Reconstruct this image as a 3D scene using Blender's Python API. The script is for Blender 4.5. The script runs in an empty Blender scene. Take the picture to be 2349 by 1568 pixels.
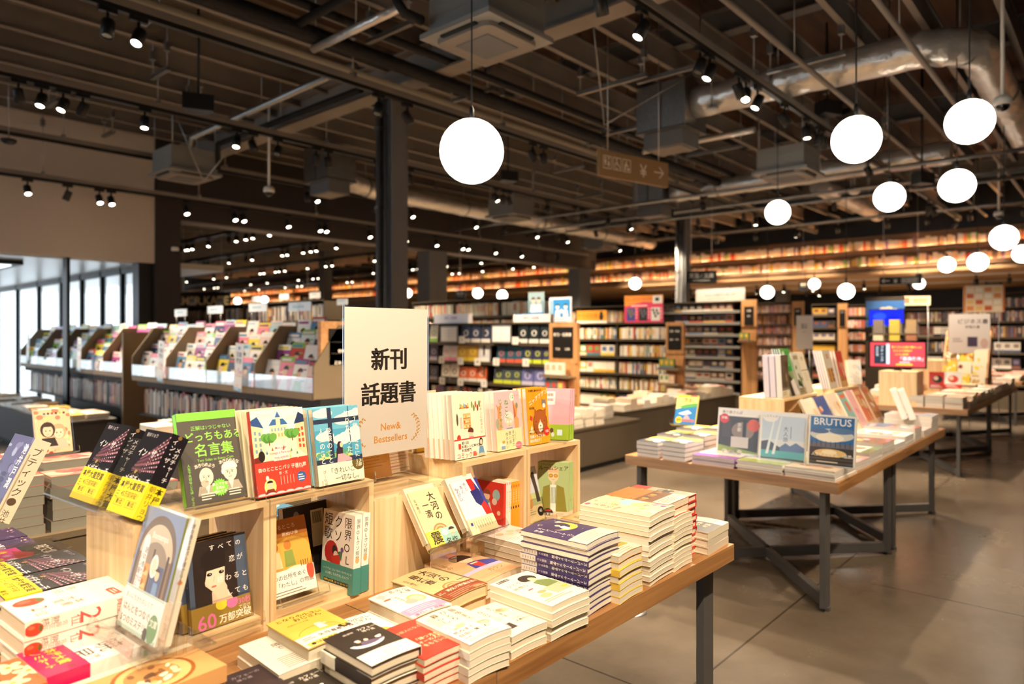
import bpy, bmesh, math, random
from mathutils import Matrix, Vector
SC = bpy.context.scene
COL = SC.collection
R = math.radians
PI = math.pi
rnd = random.Random(7)
# ------------------------------------------------------------------ camera
YAW = R(41.5)                      # optical axis, measured from +X
EYE = 1.2
cam_d = bpy.data.cameras.new('camera')
cam_d.sensor_width = 36.0
cam_d.lens = 1600.0 / 2349.0 * 36.0
cam_d.shift_y = -19.0 / 2349.0
cam_d.clip_start = 0.05
cam_d.dof.use_dof = True
cam_d.dof.focus_distance = 1.75
cam_d.dof.aperture_fstop = 2.6
cam = bpy.data.objects.new('camera', cam_d)
cam.location = (0, 0, EYE)
cam.rotation_euler = (R(90), 0, YAW - R(90))
COL.objects.link(cam)
SC.camera = cam
# ------------------------------------------------------------------ world, exposure
w = bpy.data.worlds.new('daylight')
SC.world = w
w.use_nodes = True
w.node_tree.nodes['Background'].inputs[0].default_value = (0.86, 0.93, 1.0, 1)
w.node_tree.nodes['Background'].inputs[1].default_value = 1.5
SC.view_settings.view_transform = 'Standard'
SC.view_settings.look = 'None'
SC.view_settings.gamma = 1.0
SC.view_settings.use_curve_mapping = False
SC.view_settings.exposure = 1.0
cy = SC.cycles
cy.max_bounces = 5
cy.diffuse_bounces = 3
cy.glossy_bounces = 3
cy.transmission_bounces = 4
cy.transparent_max_bounces = 16
cy.sample_clamp_indirect = 4.0
cy.adaptive_threshold = 0.03
cy.caustics_reflective = False
cy.caustics_refractive = False
SPOT_W, GLOBE_E, LENS_E = 210.0, 4.0, 10.0
WARM = (1.0, 0.80, 0.57)


def at(u, v, x=None, y=None, z=None, d=None):
    """The place on a given wall, shelf or table plane that the photo shows at (u, v)."""
    a = (u - 1174.5) / 1600.0
    rx = math.cos(YAW) + math.sin(YAW) * a
    ry = math.sin(YAW) - math.cos(YAW) * a
    rz = -(v - 765.0) / 1600.0
    t = d if d is not None else x / rx if x is not None else y / ry if y is not None else (z - EYE) / rz
    return Vector((rx * t, ry * t, EYE + rz * t))


# ------------------------------------------------------------------ colours and materials
def C(h):
    if not isinstance(h, str):
        return tuple(h) + (1.0,) if len(h) == 3 else h
    v = [int(h[i:i + 2], 16) / 255 for i in (0, 2, 4)]
    return tuple(x / 12.92 if x < .04045 else ((x + .055) / 1.055) ** 2.4 for x in v) + (1.0,)


def new_mat(name):
    m = bpy.data.materials.new(name)
    m.use_nodes = True
    return m, m.node_tree.nodes, m.node_tree.links, m.node_tree.nodes['Principled BSDF']


MAT = {}


def paint(name, rough=.5, metal=0.0, coat=0.0, spec=.5):
    m, n, l, p = new_mat(name)
    a = n.new('ShaderNodeVertexColor')
    a.layer_name = 'Col'
    l.new(a.outputs[0], p.inputs['Base Color'])
    p.inputs['Roughness'].default_value = rough
    p.inputs['Metallic'].default_value = metal
    p.inputs['Coat Weight'].default_value = coat
    p.inputs['Specular IOR Level'].default_value = spec
    MAT[name] = m


paint('cover', .42, 0, .08)
paint('paper', .7, 0, 0, .3)
paint('gloss', .22, 0, .3)
paint('matte', .75, 0, 0, .25)
paint('enamel', .4, 0, 0, .4)
paint('steel', .35, .9)
paint('plastic', .3)


def wood(name, c1, c2, axis, scale=9.0, rough=.45, stretch=14.0):
    m, n, l, p = new_mat(name)
    tc = n.new('ShaderNodeTexCoord')
    mp = n.new('ShaderNodeMapping')
    s = [scale * stretch / 3] * 3
    s[axis] = scale / 5
    mp.inputs['Scale'].default_value = s
    nz = n.new('ShaderNodeTexNoise')
    nz.inputs['Scale'].default_value = 1.0
    nz.inputs['Detail'].default_value = 5
    nz.inputs['Roughness'].default_value = .6
    nz.inputs['Distortion'].default_value = .6
    cr = n.new('ShaderNodeValToRGB')
    cr.color_ramp.elements[0].position = .35
    cr.color_ramp.elements[1].position = .66
    cr.color_ramp.elements[0].color = C(c1)
    cr.color_ramp.elements[1].color = C(c2)
    l.new(tc.outputs['Object'], mp.inputs[0])
    l.new(mp.outputs[0], nz.inputs[0])
    l.new(nz.outputs[0], cr.inputs[0])
    l.new(cr.outputs[0], p.inputs['Base Color'])
    p.inputs['Roughness'].default_value = rough
    MAT[name] = m


wood('pine_x', 'dcb884', 'efd6ac', 0)
wood('pine_y', 'dcb884', 'efd6ac', 1)
wood('pine_z', 'dcb884', 'efd6ac', 2)
wood('oak_x', '8a5c33', 'b5834f', 0, 7, .4)
wood('oak_daylit_y', '8a6a50', 'b08c6a', 1, 7, .4)  # greyer oak: cool daylight on the table ends, put into the colour
wood('panel_y', 'b98350', 'd5a06a', 1, 6, .5)
wood('panel_z', 'b98350', 'd5a06a', 2, 6, .5)
wood('wall_wood', '8f6a48', 'b08560', 1, 3, .6)
wood('soffit_wood', 'a87e56', 'c89e70', 1, 3, .6)
wood('deck_wood', '2e1d12', '4a2f1b', 0, 3, .8, 8)


def simple(name, col, rough=.5, metal=0.0, spec=.5, noise=0.0, nscale=20.0, bump=0.0):
    m, n, l, p = new_mat(name)
    c = C(col)
    p.inputs['Base Color'].default_value = c
    p.inputs['Roughness'].default_value = rough
    p.inputs['Metallic'].default_value = metal
    p.inputs['Specular IOR Level'].default_value = spec
    if noise or bump:
        tc = n.new('ShaderNodeTexCoord')
        nz = n.new('ShaderNodeTexNoise')
        nz.inputs['Scale'].default_value = nscale
        nz.inputs['Detail'].default_value = 4
        l.new(tc.outputs['Object'], nz.inputs[0])
        if noise:
            cr = n.new('ShaderNodeValToRGB')
            cr.color_ramp.elements[0].position = .3
            cr.color_ramp.elements[1].position = .7
            cr.color_ramp.elements[0].color = tuple(x * (1 - noise) for x in c[:3]) + (1,)
            cr.color_ramp.elements[1].color = tuple(min(1, x * (1 + noise)) for x in c[:3]) + (1,)
            l.new(nz.outputs[0], cr.inputs[0])
            l.new(cr.outputs[0], p.inputs['Base Color'])
        if bump:
            b = n.new('ShaderNodeBump')
            b.inputs['Strength'].default_value = bump
            b.inputs['Distance'].default_value = .03
            l.new(nz.outputs[0], b.inputs['Height'])
            l.new(b.outputs[0], p.inputs['Normal'])
    MAT[name] = m


simple('beam_paint', '827a73', .65, 0, .3, .08, 3)
simple('dark_steel', '565453', .5, .2, .4, .06, 12)
simple('column_paint', '6e6e70', .75, 0, .2, .05, 2)
simple('black_metal', '151413', .45, 0, .4)
simple('pipe_black', '1a1817', .7, 0, .3, .2, 30, .3)
simple('galvanised', '9a9a98', .38, .9, .5, .1, 25)
simple('foil', 'ded9d2', .32, .65, .5, .10, 7, .9)
simple('fixture', '4d4234', .55, 0, .3, .05, 4)
simple('fixture_tan', '7a6a54', .55, 0, .3, .05, 4)
simple('tan_wall', 'd2c6ba', .85, 0, .2, .03, 2)
simple('portal_dark', '3a3431', .6, 0, .3, .05, 2)
simple('soffit_grey', 'cfcac2', .3, 0, .5)
simple('white_panel', 'e8e4dc', .5)
simple('ac_grey', '8c8a86', .5, .1, .4)
simple('black_gloss', '0d0c0c', .15)
simple('rubber', '0c0c0c', .7)


def pages():
    m, n, l, p = new_mat('pages')
    a = n.new('ShaderNodeVertexColor')
    a.layer_name = 'Col'
    tc = n.new('ShaderNodeTexCoord')
    mp = n.new('ShaderNodeMapping')
    mp.inputs['Scale'].default_value = (6, 6, 1500)
    nz = n.new('ShaderNodeTexNoise')
    nz.inputs['Scale'].default_value = 1
    nz.inputs['Detail'].default_value = 2
    mr = n.new('ShaderNodeMapRange')
    mr.inputs['From Min'].default_value = .3
    mr.inputs['From Max'].default_value = .7
    mr.inputs['To Min'].default_value = .80
    mr.inputs['To Max'].default_value = 1.0
    mx = n.new('ShaderNodeMix')
    mx.data_type = 'RGBA'
    mx.blend_type = 'MULTIPLY'
    mx.inputs[0].default_value = 1
    l.new(tc.outputs['Object'], mp.inputs[0])
    l.new(mp.outputs[0], nz.inputs[0])
    l.new(nz.outputs[0], mr.inputs[0])
    l.new(a.outputs[0], mx.inputs[6])
    l.new(mr.outputs[0], mx.inputs[7])
    l.new(mx.outputs[2], p.inputs['Base Color'])
    p.inputs['Roughness'].default_value = .8
    p.inputs['Specular IOR Level'].default_value = .2
    MAT['pages'] = m


pages()


def emit(name, col, s):
    m, n, l, p = new_mat(name)
    n.remove(p)
    e = n.new('ShaderNodeEmission')
    e.inputs[0].default_value = C(col)
    e.inputs[1].default_value = s
    l.new(e.outputs[0], n['Material Output'].inputs[0])
    MAT[name] = m


emit('globe_glow', (1.0, .90, .74), GLOBE_E)
emit('lens_glow', (1.0, .86, .64), LENS_E)
emit('soft_glow', (.8, .9, 1.0), 1.5)


def screen():
    m, n, l, p = new_mat('screen')
    n.remove(p)
    a = n.new('ShaderNodeVertexColor')
    a.layer_name = 'Col'
    e = n.new('ShaderNodeEmission')
    e.inputs[1].default_value = 1.0
    l.new(a.outputs[0], e.inputs[0])
    l.new(e.outputs[0], n['Material Output'].inputs[0])
    MAT['screen'] = m


screen()


def clear(name, col, alpha, rough=.03):
    m, n, l, p = new_mat(name)
    n.remove(p)
    t = n.new('ShaderNodeBsdfTransparent')
    t.inputs[0].default_value = C(col)
    g = n.new('ShaderNodeBsdfGlossy')
    g.inputs['Roughness'].default_value = rough
    f = n.new('ShaderNodeLayerWeight')
    f.inputs[0].default_value = .28
    ma = n.new('ShaderNodeMath')
    ma.operation = 'MULTIPLY_ADD'
    ma.inputs[1].default_value = .32
    ma.inputs[2].default_value = alpha
    mx = n.new('ShaderNodeMixShader')
    l.new(f.outputs[0], ma.inputs[0])
    l.new(ma.outputs[0], mx.inputs[0])
    l.new(t.outputs[0], mx.inputs[1])
    l.new(g.outputs[0], mx.inputs[2])
    l.new(mx.outputs[0], n['Material Output'].inputs[0])
    MAT[name] = m


clear('acrylic', 'fdfdfc', .0)
clear('acrylic_edge', 'ffffff', .30, .25)
simple('lamplit_conduit', 'dcc8a8', .5, .1, .4, .06, 10)  # warm lamplight along the conduit, put into its pale base colour
clear('window_glass', 'f8fbfc', .02)


def concrete():
    m, n, l, p = new_mat('concrete')
    tc = n.new('ShaderNodeTexCoord')
    n1 = n.new('ShaderNodeTexNoise')
    n1.inputs['Scale'].default_value = 1.3
    n1.inputs['Detail'].default_value = 7
    n1.inputs['Roughness'].default_value = .62
    n2 = n.new('ShaderNodeTexNoise')
    n2.inputs['Scale'].default_value = 45
    n2.inputs['Detail'].default_value = 3
    cr = n.new('ShaderNodeValToRGB')
    cr.color_ramp.elements[0].position = .2
    cr.color_ramp.elements[1].position = .85
    cr.color_ramp.elements[0].color = C('4a4035')
    cr.color_ramp.elements[1].color = C('776a5a')
    br = n.new('ShaderNodeTexBrick')
    br.offset = 0
    br.inputs['Color1'].default_value = (1, 1, 1, 1)
    br.inputs['Color2'].default_value = (1, 1, 1, 1)
    br.inputs['Mortar'].default_value = (.35, .33, .3, 1)
    br.inputs['Scale'].default_value = 1
    br.inputs['Mortar Size'].default_value = .005
    br.inputs['Brick Width'].default_value = 1.6
    br.inputs['Row Height'].default_value = 1.6
    mp = n.new('ShaderNodeMapping')
    mp.inputs['Location'].default_value = (-2.06 + 1.6 * 5, -1.115 + 1.6 * 5, 0)
    mx = n.new('ShaderNodeMix')
    mx.data_type = 'RGBA'
    mx.blend_type = 'MULTIPLY'
    mx.inputs[0].default_value = 1
    l.new(tc.outputs['Object'], n1.inputs[0])
    l.new(tc.outputs['Object'], n2.inputs[0])
    l.new(tc.outputs['Object'], mp.inputs[0])
    l.new(mp.outputs[0], br.inputs[0])
    l.new(n1.outputs[0], cr.inputs[0])
    l.new(cr.outputs[0], mx.inputs[6])
    l.new(br.outputs[0], mx.inputs[7])
    l.new(mx.outputs[2], p.inputs['Base Color'])
    mr = n.new('ShaderNodeMapRange')
    mr.inputs['To Min'].default_value = .14
    mr.inputs['To Max'].default_value = .36
    l.new(n1.outputs[0], mr.inputs[0])
    l.new(mr.outputs[0], p.inputs['Roughness'])
    b = n.new('ShaderNodeBump')
    b.inputs['Strength'].default_value = .04
    b.inputs['Distance'].default_value = .01
    l.new(n2.outputs[0], b.inputs['Height'])
    l.new(b.outputs[0], p.inputs['Normal'])
    p.inputs['Specular IOR Level'].default_value = .55
    MAT['concrete'] = m


concrete()

# ------------------------------------------------------------------ mesh building
PIECES = {}


class MB:
    """Collects boxes, bars, tubes and sheets and links them as one mesh object."""

    def __init__(s):
        s.v, s.f, s.c, s.m, s.sm = [], [], [], [], []

    def face(s, idx, col, mat=0, sm=False):
        s.f.append(idx); s.c.append(col); s.m.append(mat); s.sm.append(sm)

    def poly(s, pts, col, mat=0):
        i = len(s.v)
        s.v += [tuple(p) for p in pts]
        s.face(list(range(i, i + len(pts))), col, mat)

    def box(s, x0, y0, z0, x1, y1, z1, col=(.5, .5, .5, 1), mat=0, nx=1, M=None, bev=0):
        col = C(col) if isinstance(col, str) else col
        i = len(s.v)
        for k in range(nx + 1):
            x = x0 + (x1 - x0) * k / nx
            q = [(x, y0, z0), (x, y1, z0), (x, y1, z1), (x, y0, z1)]
            s.v += [tuple(M @ Vector(p)) for p in q] if M else q
        for k in range(nx):
            a = i + 4 * k
            b = a + 4
            for e in range(4):
                g = (e + 1) % 4
                s.face([a + e, a + g, b + g, b + e][::-1], col, mat)
        s.face([i + 3, i + 2, i + 1, i][::-1], col, mat)
        e = i + 4 * nx
        s.face([e, e + 1, e + 2, e + 3], col, mat)
        return s

    def bar(s, p, q, wd, ht, col=(.5, .5, .5, 1), mat=0, up=(0, 0, 1)):
        p, q, up = Vector(p), Vector(q), Vector(up)
        d = q - p
        L = d.length
        x = d.normalized()
        y = up.cross(x)
        if y.length < 1e-5:
            y = Vector((0, 1, 0))
        y.normalize()
        z = x.cross(y)
        M = Matrix((x, y, z)).transposed().to_4x4()
        M.translation = p
        return s.box(0, -wd / 2, -ht / 2, L, wd / 2, ht / 2, col, mat, 1, M)

    def tube(s, pts, r, n=8, col=(.5, .5, .5, 1), mat=0, cap=True):
        col = C(col) if isinstance(col, str) else col
        pts = [Vector(p) for p in pts]
        rs = r if isinstance(r, (list, tuple)) else [r] * len(pts)
        i = len(s.v)
        ref = None
        for k, p in enumerate(pts):
            t = (pts[min(k + 1, len(pts) - 1)] - pts[max(k - 1, 0)]).normalized()
            if ref is None:
                ref = Vector((0, 0, 1)) if abs(t.z) < .9 else Vector((1, 0, 0))
            a = (ref - t * ref.dot(t)).normalized()
            ref = a
            b = t.cross(a)
            for e in range(n):
                g = 2 * PI * e / n
                s.v.append(tuple(p + (a * math.cos(g) + b * math.sin(g)) * rs[k]))
        for k in range(len(pts) - 1):
            for e in range(n):
                g = (e + 1) % n
                s.face([i + k * n + e, i + k * n + g, i + (k + 1) * n + g, i + (k + 1) * n + e], col, mat, True)
        if cap:
            s.face([i + e for e in range(n)][::-1], col, mat)
            j = i + (len(pts) - 1) * n
            s.face([j + e for e in range(n)], col, mat)
        return s

    def lathe(s, prof, n=24, col=(.5, .5, .5, 1), mat=0, M=None):
        col = C(col) if isinstance(col, str) else col
        i = len(s.v)
        for (r, z) in prof:
            for e in range(n):
                g = 2 * PI * e / n
                q = Vector((r * math.cos(g), r * math.sin(g), z))
                s.v.append(tuple(M @ q) if M else tuple(q))
        for k in range(len(prof) - 1):
            for e in range(n):
                g = (e + 1) % n
                s.face([i + k * n + e, i + k * n + g, i + (k + 1) * n + g, i + (k + 1) * n + e], col, mat, True)
        return s

    def prism(s, poly, lo, hi, axis, col=(.5, .5, .5, 1), mat=0):
        """Extrude a 2D outline along an axis (0: the outline is y,z; 1: x,z; 2: x,y)."""
        col = C(col) if isinstance(col, str) else col
        def P(a, b, h):
            return (h, a, b) if axis == 0 else (a, h, b) if axis == 1 else (a, b, h)
        i = len(s.v)
        n = len(poly)
        s.v += [P(a, b, lo) for a, b in poly] + [P(a, b, hi) for a, b in poly]
        s.face([i + k for k in range(n)], col, mat)
        s.face([i + n + k for k in range(n)][::-1], col, mat)
        for k in range(n):
            g = (k + 1) % n
            s.face([i + k, i + n + k, i + n + g, i + g], col, mat)
        return s

    def plate(s, name, parent=None, M=None):
        """Link as clear acrylic whose narrow cut edges catch the light."""
        for i, f in enumerate(s.f):
            e = [(Vector(s.v[f[k]]) - Vector(s.v[f[(k + 1) % len(f)]])).length for k in range(len(f))]
            s.m[i] = 1 if min(e) < .0035 else 0
        return s.build(name, ['acrylic', 'acrylic_edge'], parent, M)

    def build(s, name, mats, parent=None, M=None, bow=None):
        me = bpy.data.meshes.new(name)
        vs = s.v
        me.from_pydata(vs, [], s.f)
        mats = mats if isinstance(mats, (list, tuple)) else [mats]
        for m in mats:
            me.materials.append(MAT[m])
        at_ = me.color_attributes.new('Col', 'FLOAT_COLOR', 'CORNER')
        buf = []
        for f, c in zip(s.f, s.c):
            buf += list(c) * len(f)
        at_.data.foreach_set('color', buf)
        if len(mats) > 1:
            me.polygons.foreach_set('material_index', s.m)
        me.polygons.foreach_set('use_smooth', s.sm)
        if bow:
            fn, wd = bow
            bm = bmesh.new()
            bm.from_mesh(me)
            for k in range(1, 10):
                bmesh.ops.bisect_plane(bm, geom=bm.verts[:] + bm.edges[:] + bm.faces[:], dist=1e-6, plane_co=(wd * k / 10, 0, 0), plane_no=(1, 0, 0))
            for v in bm.verts:
                v.co.z += fn(v.co.x, v.co.y)
            bm.to_mesh(me)
            bm.free()
        me.update()
        o = bpy.data.objects.new(name, me)
        COL.objects.link(o)
        if parent:
            o.parent = parent
        if M is not None:
            o.matrix_local = M
        return o


def tag(o, label=None, cat=None, group=None, kind=None):
    if label: o['label'] = label
    if cat: o['category'] = cat
    if group: o['group'] = group
    if kind: o['kind'] = kind
    return o


def thing(name, label, cat, loc=(0, 0, 0), rz=0.0, group=None, M=None):
    o = bpy.data.objects.new(name, None)
    o.empty_display_size = .05
    COL.objects.link(o)
    if M is not None:
        o.matrix_local = M
    else:
        o.location = loc
        o.rotation_euler = (0, 0, rz)
    return tag(o, label, cat, group)


def struct(o, label=None):
    o['kind'] = 'structure'
    if label: o['label'] = label
    return o


def dup(o, M=None, parent=None, label=None, group=None):
    c = o.copy()
    COL.objects.link(c)
    if parent: c.parent = parent
    if M is not None: c.matrix_local = M
    if label: c['label'] = label
    if group: c['group'] = group
    for ch in o.children:
        dup(ch, None, c)
    return c


ORD = ['first', 'second', 'third', 'fourth', 'fifth', 'sixth', 'seventh', 'eighth', 'ninth', 'tenth', 'eleventh', 'twelfth',
       'thirteenth', 'fourteenth', 'fifteenth', 'sixteenth', 'seventeenth', 'eighteenth', 'nineteenth', 'twentieth']


def nth(i):
    if i < 20: return ORD[i]
    k = i + 1
    return '%d%s' % (k, {1: 'st', 2: 'nd', 3: 'rd'}.get(k % 10 if k % 100 not in (11, 12, 13) else 0, 'th'))


# ------------------------------------------------------------------ lettering
TXT = {}
_tc = bpy.data.curves.new('lettering', 'FONT')
_tc.resolution_u = 2
_to = bpy.data.objects.new('lettering', _tc)


def glyphs(s, bold):
    k = (s, bold)
    if k not in TXT:
        _tc.body = s
        _tc.offset = .014 if bold is True else (bold or .002)
        me = _to.to_mesh()
        vs = [(v.co.x, v.co.y) for v in me.vertices]
        fs = [list(p.vertices) for p in me.polygons]
        _to.to_mesh_clear()
        TXT[k] = (vs, fs, max([v[0] for v in vs] or [0]))
    return TXT[k]


class Canvas:
    """Printed artwork: flat shapes laid on a sheet; x 0..100 across, y downwards in the same unit."""

    def __init__(s, mb, w, h, fn, mat=0):
        s.mb, s.k, s.h, s.fn, s.mat, s.n, s.bb = mb, w / 100.0, h, fn, mat, 0, []
        s.H = 100.0 * h / w

    def put(s, pts, faces, col):
        if not pts: return
        xs, ys = [p[0] for p in pts], [p[1] for p in pts]
        q = (min(xs), min(ys), max(xs), max(ys))
        s.n = 1 + max([n for (a, b, c, d, n) in s.bb if a < q[2] and c > q[0] and b < q[3] and d > q[1]] or [0])
        s.bb.append(q + (s.n,))
        i = len(s.mb.v)
        for (x, y) in pts:
            x = min(100.0, max(0.0, x))
            y = min(s.H, max(0.0, y))
            s.mb.v.append(s.fn(x * s.k, s.h - y * s.k, s.n * .00005))
        c = C(col)
        for f in faces:
            s.mb.face([i + q for q in f], c, s.mat)

    def rect(s, x, y, w, h, col, nx=None):
        nx = nx or max(1, int(w / 14))
        pts, fs = [], []
        for k in range(nx + 1):
            a = x + w * k / nx
            pts += [(a, y), (a, y + h)]
        for k in range(nx):
            fs.append([2 * k + 1, 2 * k + 3, 2 * k + 2, 2 * k])
        s.put(pts, fs, col)

    def poly(s, pts, col):
        a = sum(pts[i][0] * pts[(i + 1) % len(pts)][1] - pts[(i + 1) % len(pts)][0] * pts[i][1] for i in range(len(pts)))
        s.put(pts, [list(range(len(pts)))[::-1] if a > 0 else list(range(len(pts)))], col)

    def ell(s, cx, cy, rx, ry, col, n=18, a0=0, a1=360, rot=0):
        q = []
        m = n if a1 - a0 >= 360 else n + 1
        for i in range(m):
            t = R(a0 + (a1 - a0) * i / n)
            x, y = rx * math.cos(t), ry * math.sin(t)
            q.append((cx + x * math.cos(R(rot)) - y * math.sin(R(rot)), cy + x * math.sin(R(rot)) + y * math.cos(R(rot))))
        s.poly(q, col)

    def star(s, cx, cy, r0, r1, n, col):
        s.poly([(cx + (r0 if i % 2 else r1) * math.cos(PI * i / n), cy + (r0 if i % 2 else r1) * math.sin(PI * i / n)) for i in range(2 * n)], col)

    def line(s, x0, y0, x1, y1, wd, col):
        d = math.hypot(x1 - x0, y1 - y0) or 1
        a, b = -(y1 - y0) / d * wd / 2, (x1 - x0) / d * wd / 2
        s.poly([(x0 + a, y0 + b), (x1 + a, y1 + b), (x1 - a, y1 - b), (x0 - a, y0 - b)], col)

    def text(s, t, x, y, size, col, vert=False, bold=False, al='l', sx=1.0, rot=0.0):
        pts, fs = [], []
        if not vert:
            vs, f0, wd = glyphs(t, bold)
            ox = x - (wd * size * sx / 2 if al == 'c' else wd * size * sx if al == 'r' else 0)
            pts = [(ox + px * size * sx, y + .88 * size - py * size) for px, py in vs]
            fs = [f for f in f0]
        else:
            yy = y
            for ch in t:
                vs, f0, wd = glyphs(ch, bold)
                i = len(pts)
                if ch in 'ー〜…（）「」・―':
                    pts += [(x + (.38 - py) * size * -1, yy + px * size) for px, py in vs] if ch in 'ー…〜―' else [(x + (px - .5) * size, yy + .88 * size - py * size) for px, py in vs]
                else:
                    cx = wd / 2 if wd < .75 else .5
                    pts += [(x + (px - cx) * size, yy + .88 * size - py * size) for px, py in vs]
                fs += [[q + i for q in f] for f in f0]
                yy += size * 1.04
        if rot:
            c, n = math.cos(R(rot)), math.sin(R(rot))
            pts = [(x + (a - x) * c - (b - y) * n, y + (a - x) * n + (b - y) * c) for a, b in pts]
        s.put(pts, fs, col)

    def lines(s, x, y, w, n, gap, th, col, seed=1):
        r = random.Random(seed)
        for i in range(n):
            s.rect(x, y + i * gap, w * (.7 + .3 * r.random()), th, col, 2)
# ================================================================== the room
DECK, PORTAL_Y = 4.05, 9.12
f = MB()
f.poly([(-8, -6, 0), (22, -6, 0), (22, PORTAL_Y, 0), (-8, PORTAL_Y, 0)], (1, 1, 1, 1))
f.poly([(-8, PORTAL_Y, 0), (3.55, PORTAL_Y, 0), (3.55, 17, 0), (-8, 17, 0)], (1, 1, 1, 1))
f.poly([(3.75, PORTAL_Y, 0), (22, PORTAL_Y, 0), (22, 34, 0), (14.2, 34, 0)], (1, 1, 1, 1))
struct(f.build('floor', 'concrete'), 'polished grey brown concrete floor')
struct(MB().box(-8, -6, DECK, 22, 34, DECK + .1).build('ceiling', 'deck_wood'), 'dark brown boarded ceiling deck')
struct(MB().box(-8, -6.1, 0, 22, -6, DECK).build('wall_back', 'tan_wall'))
struct(MB().box(-8.1, -6, 0, -8, 3.5, DECK).build('wall_left', 'tan_wall'))
struct(MB().box(22, -6, 0, 22.1, 34, DECK).build('wall_right', 'portal_dark'))
# tan wall over the entrance, dark portal along the same line
struct(MB().box(-8, PORTAL_Y, 2.08, 3.57, PORTAL_Y + .3, DECK).build('wall_entrance', 'tan_wall'), 'plain tan wall above the entrance windows')
b = MB()
b.box(3.57, PORTAL_Y - .02, 0, 3.88, PORTAL_Y + .32, DECK)
b.box(3.88, PORTAL_Y, 2.66, 13.2, PORTAL_Y + .3, DECK)
struct(b.build('wall_portal', 'portal_dark'), 'dark painted beam and pier framing the opening to the next hall')
struct(MB().box(3.9, PORTAL_Y + .01, 2.645, 13.2, PORTAL_Y + .29, 2.66).build('trim_1', 'beam_paint'))
for x in (8.12, 12.55):
    b = MB().box(x, PORTAL_Y - .02, 0, x + .42, PORTAL_Y + .3, 2.66)
    struct(b.build('column', 'column_paint'), 'square dark grey pier, %s under the long portal beam' % ('first of two from the glass' if x < 10 else 'last'))
# outdoors side
struct(MB().box(-8, PORTAL_Y + .3, 2.08, 3.55, 17, 2.16).build('ceiling_entrance', 'soffit_grey'), 'smooth grey ceiling of the entrance lobby')
struct(MB().box(3.62, PORTAL_Y + .5, 2.08, 4.7, 20, 2.16).build('ceiling_canopy', 'soffit_grey'))
p = MB()
p.prism([(3.72, PORTAL_Y + .32), (3.80, PORTAL_Y + .32), (14.3, 34), (14.2, 34)], 0, DECK, 2)
struct(p.build('wall_partition', 'portal_dark'))
win = struct(MB().box(3.555, PORTAL_Y + .3, .05, 3.565, 17, 2.08).build('window_1', 'window_glass'))
for i, y in enumerate((9.55, 10.15, 10.9, 11.75, 12.7, 13.9, 15.2, 16.6)):
    MB().box(3.53, y - .03, 0, 3.60, y + .03, 2.08).build('window_frame', 'black_metal', win)
MB().box(3.53, PORTAL_Y + .3, 2.0, 3.6, 17, 2.08).build('window_frame', 'black_metal', win)
win2 = struct(MB().box(-8, 17, .05, 3.55, 17.02, 2.08).build('window_2', 'window_glass'))
for x in (-6, -4.5, -3, -1.5, 0, 1.2, 2.4, 3.5):
    MB().box(x - .03, 16.97, 0, x + .03, 17.04, 2.08).build('window_frame', 'black_metal', win2)
struct(MB().box(2.62, PORTAL_Y + .05, 0, 2.655, PORTAL_Y + .2, 2.08).build('trim_2', 'black_metal'), 'slim black post in the entrance opening')
struct(MB().box(3.40, PORTAL_Y + .05, 0, 3.56, PORTAL_Y + .25, 2.08).build('trim_3', 'black_metal'))
wl = struct(MB().box(-8.02, 3.5, .05, -8.0, 17, 3.3).build('window_3', 'window_glass'))
for y in (3.5, 5, 6.5, 8, 9.5, 11, 12.5, 14, 15.5, 17):
    MB().box(-8.05, y - .04, 0, -7.95, y + .04, 3.3).build('window_frame', 'black_metal', wl)
t = thing('skylight_panel', 'black framed white light panel in the lobby ceiling', 'ceiling light', (1.5, 10.9, 2.08))
MB().box(-.9, -.9, -.05, .9, .9, 0).build('frame', 'black_metal', t)
MB().box(-.8, -.8, -.06, .8, .8, -.05).build('diffuser', 'soft_glow', t)
# ------------------------------------------------------------------ far lit wall and the wooden soffit under it
LWX = 14.4
b = MB()
for k in range(5):
    b.box(LWX, -6, 2.40 + k * .13, LWX + .1, 34, 2.40 + k * .13 + .126)
struct(b.build('wall_display', 'wall_wood'), 'long wooden display wall high above the shelves')
struct(MB().box(LWX, -6, 3.06, LWX + .1, 34, DECK).build('wall_display_upper', 'black_metal'))
b = MB()
for k in range(28):
    x = LWX - .25 + k * .27
    b.box(x, -6, 2.30, x + .24, 34, 2.36)
struct(b.build('ceiling_soffit', 'soffit_wood'), 'lowered ceiling of long wooden slats beyond the display wall')
for k, z in enumerate((2.40, 2.70)):
    s = MB().box(LWX - .26, -6, z, LWX - .001, 32.5, z + .04)
    s.box(LWX - .28, -6, z - .01, LWX - .25, 32.5, z + .065)
    s = tag(s.build('display_ledge', 'wall_wood'), 'long wooden ledge carrying the %s lit row of books on the far wall' % ('lower', 'upper')[k], 'shelf')
    for j in range(4):
        ld = bpy.data.lights.new('ledge_strip', 'AREA')
        ld.shape = 'RECTANGLE'
        ld.size, ld.size_y = 9.6, .03
        ld.energy = 190
        ld.color = (1, .85, .64)
        lo = bpy.data.objects.new('ledge_strip', ld)
        COL.objects.link(lo)
        lo.parent = s
        lo.location = (LWX - .225, -1 + 9.8 * j, z + .055)
        lo.rotation_euler = (0, R(-125), R(0))
        lo.rotation_euler = Matrix(((0, -.82, -.57), (1, 0, 0), (0, -.57, .82))).to_euler()
struct(MB().box(19.9, -6, 0, 20, 20, 2.30).build('wall_rear', 'black_metal'))
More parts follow.
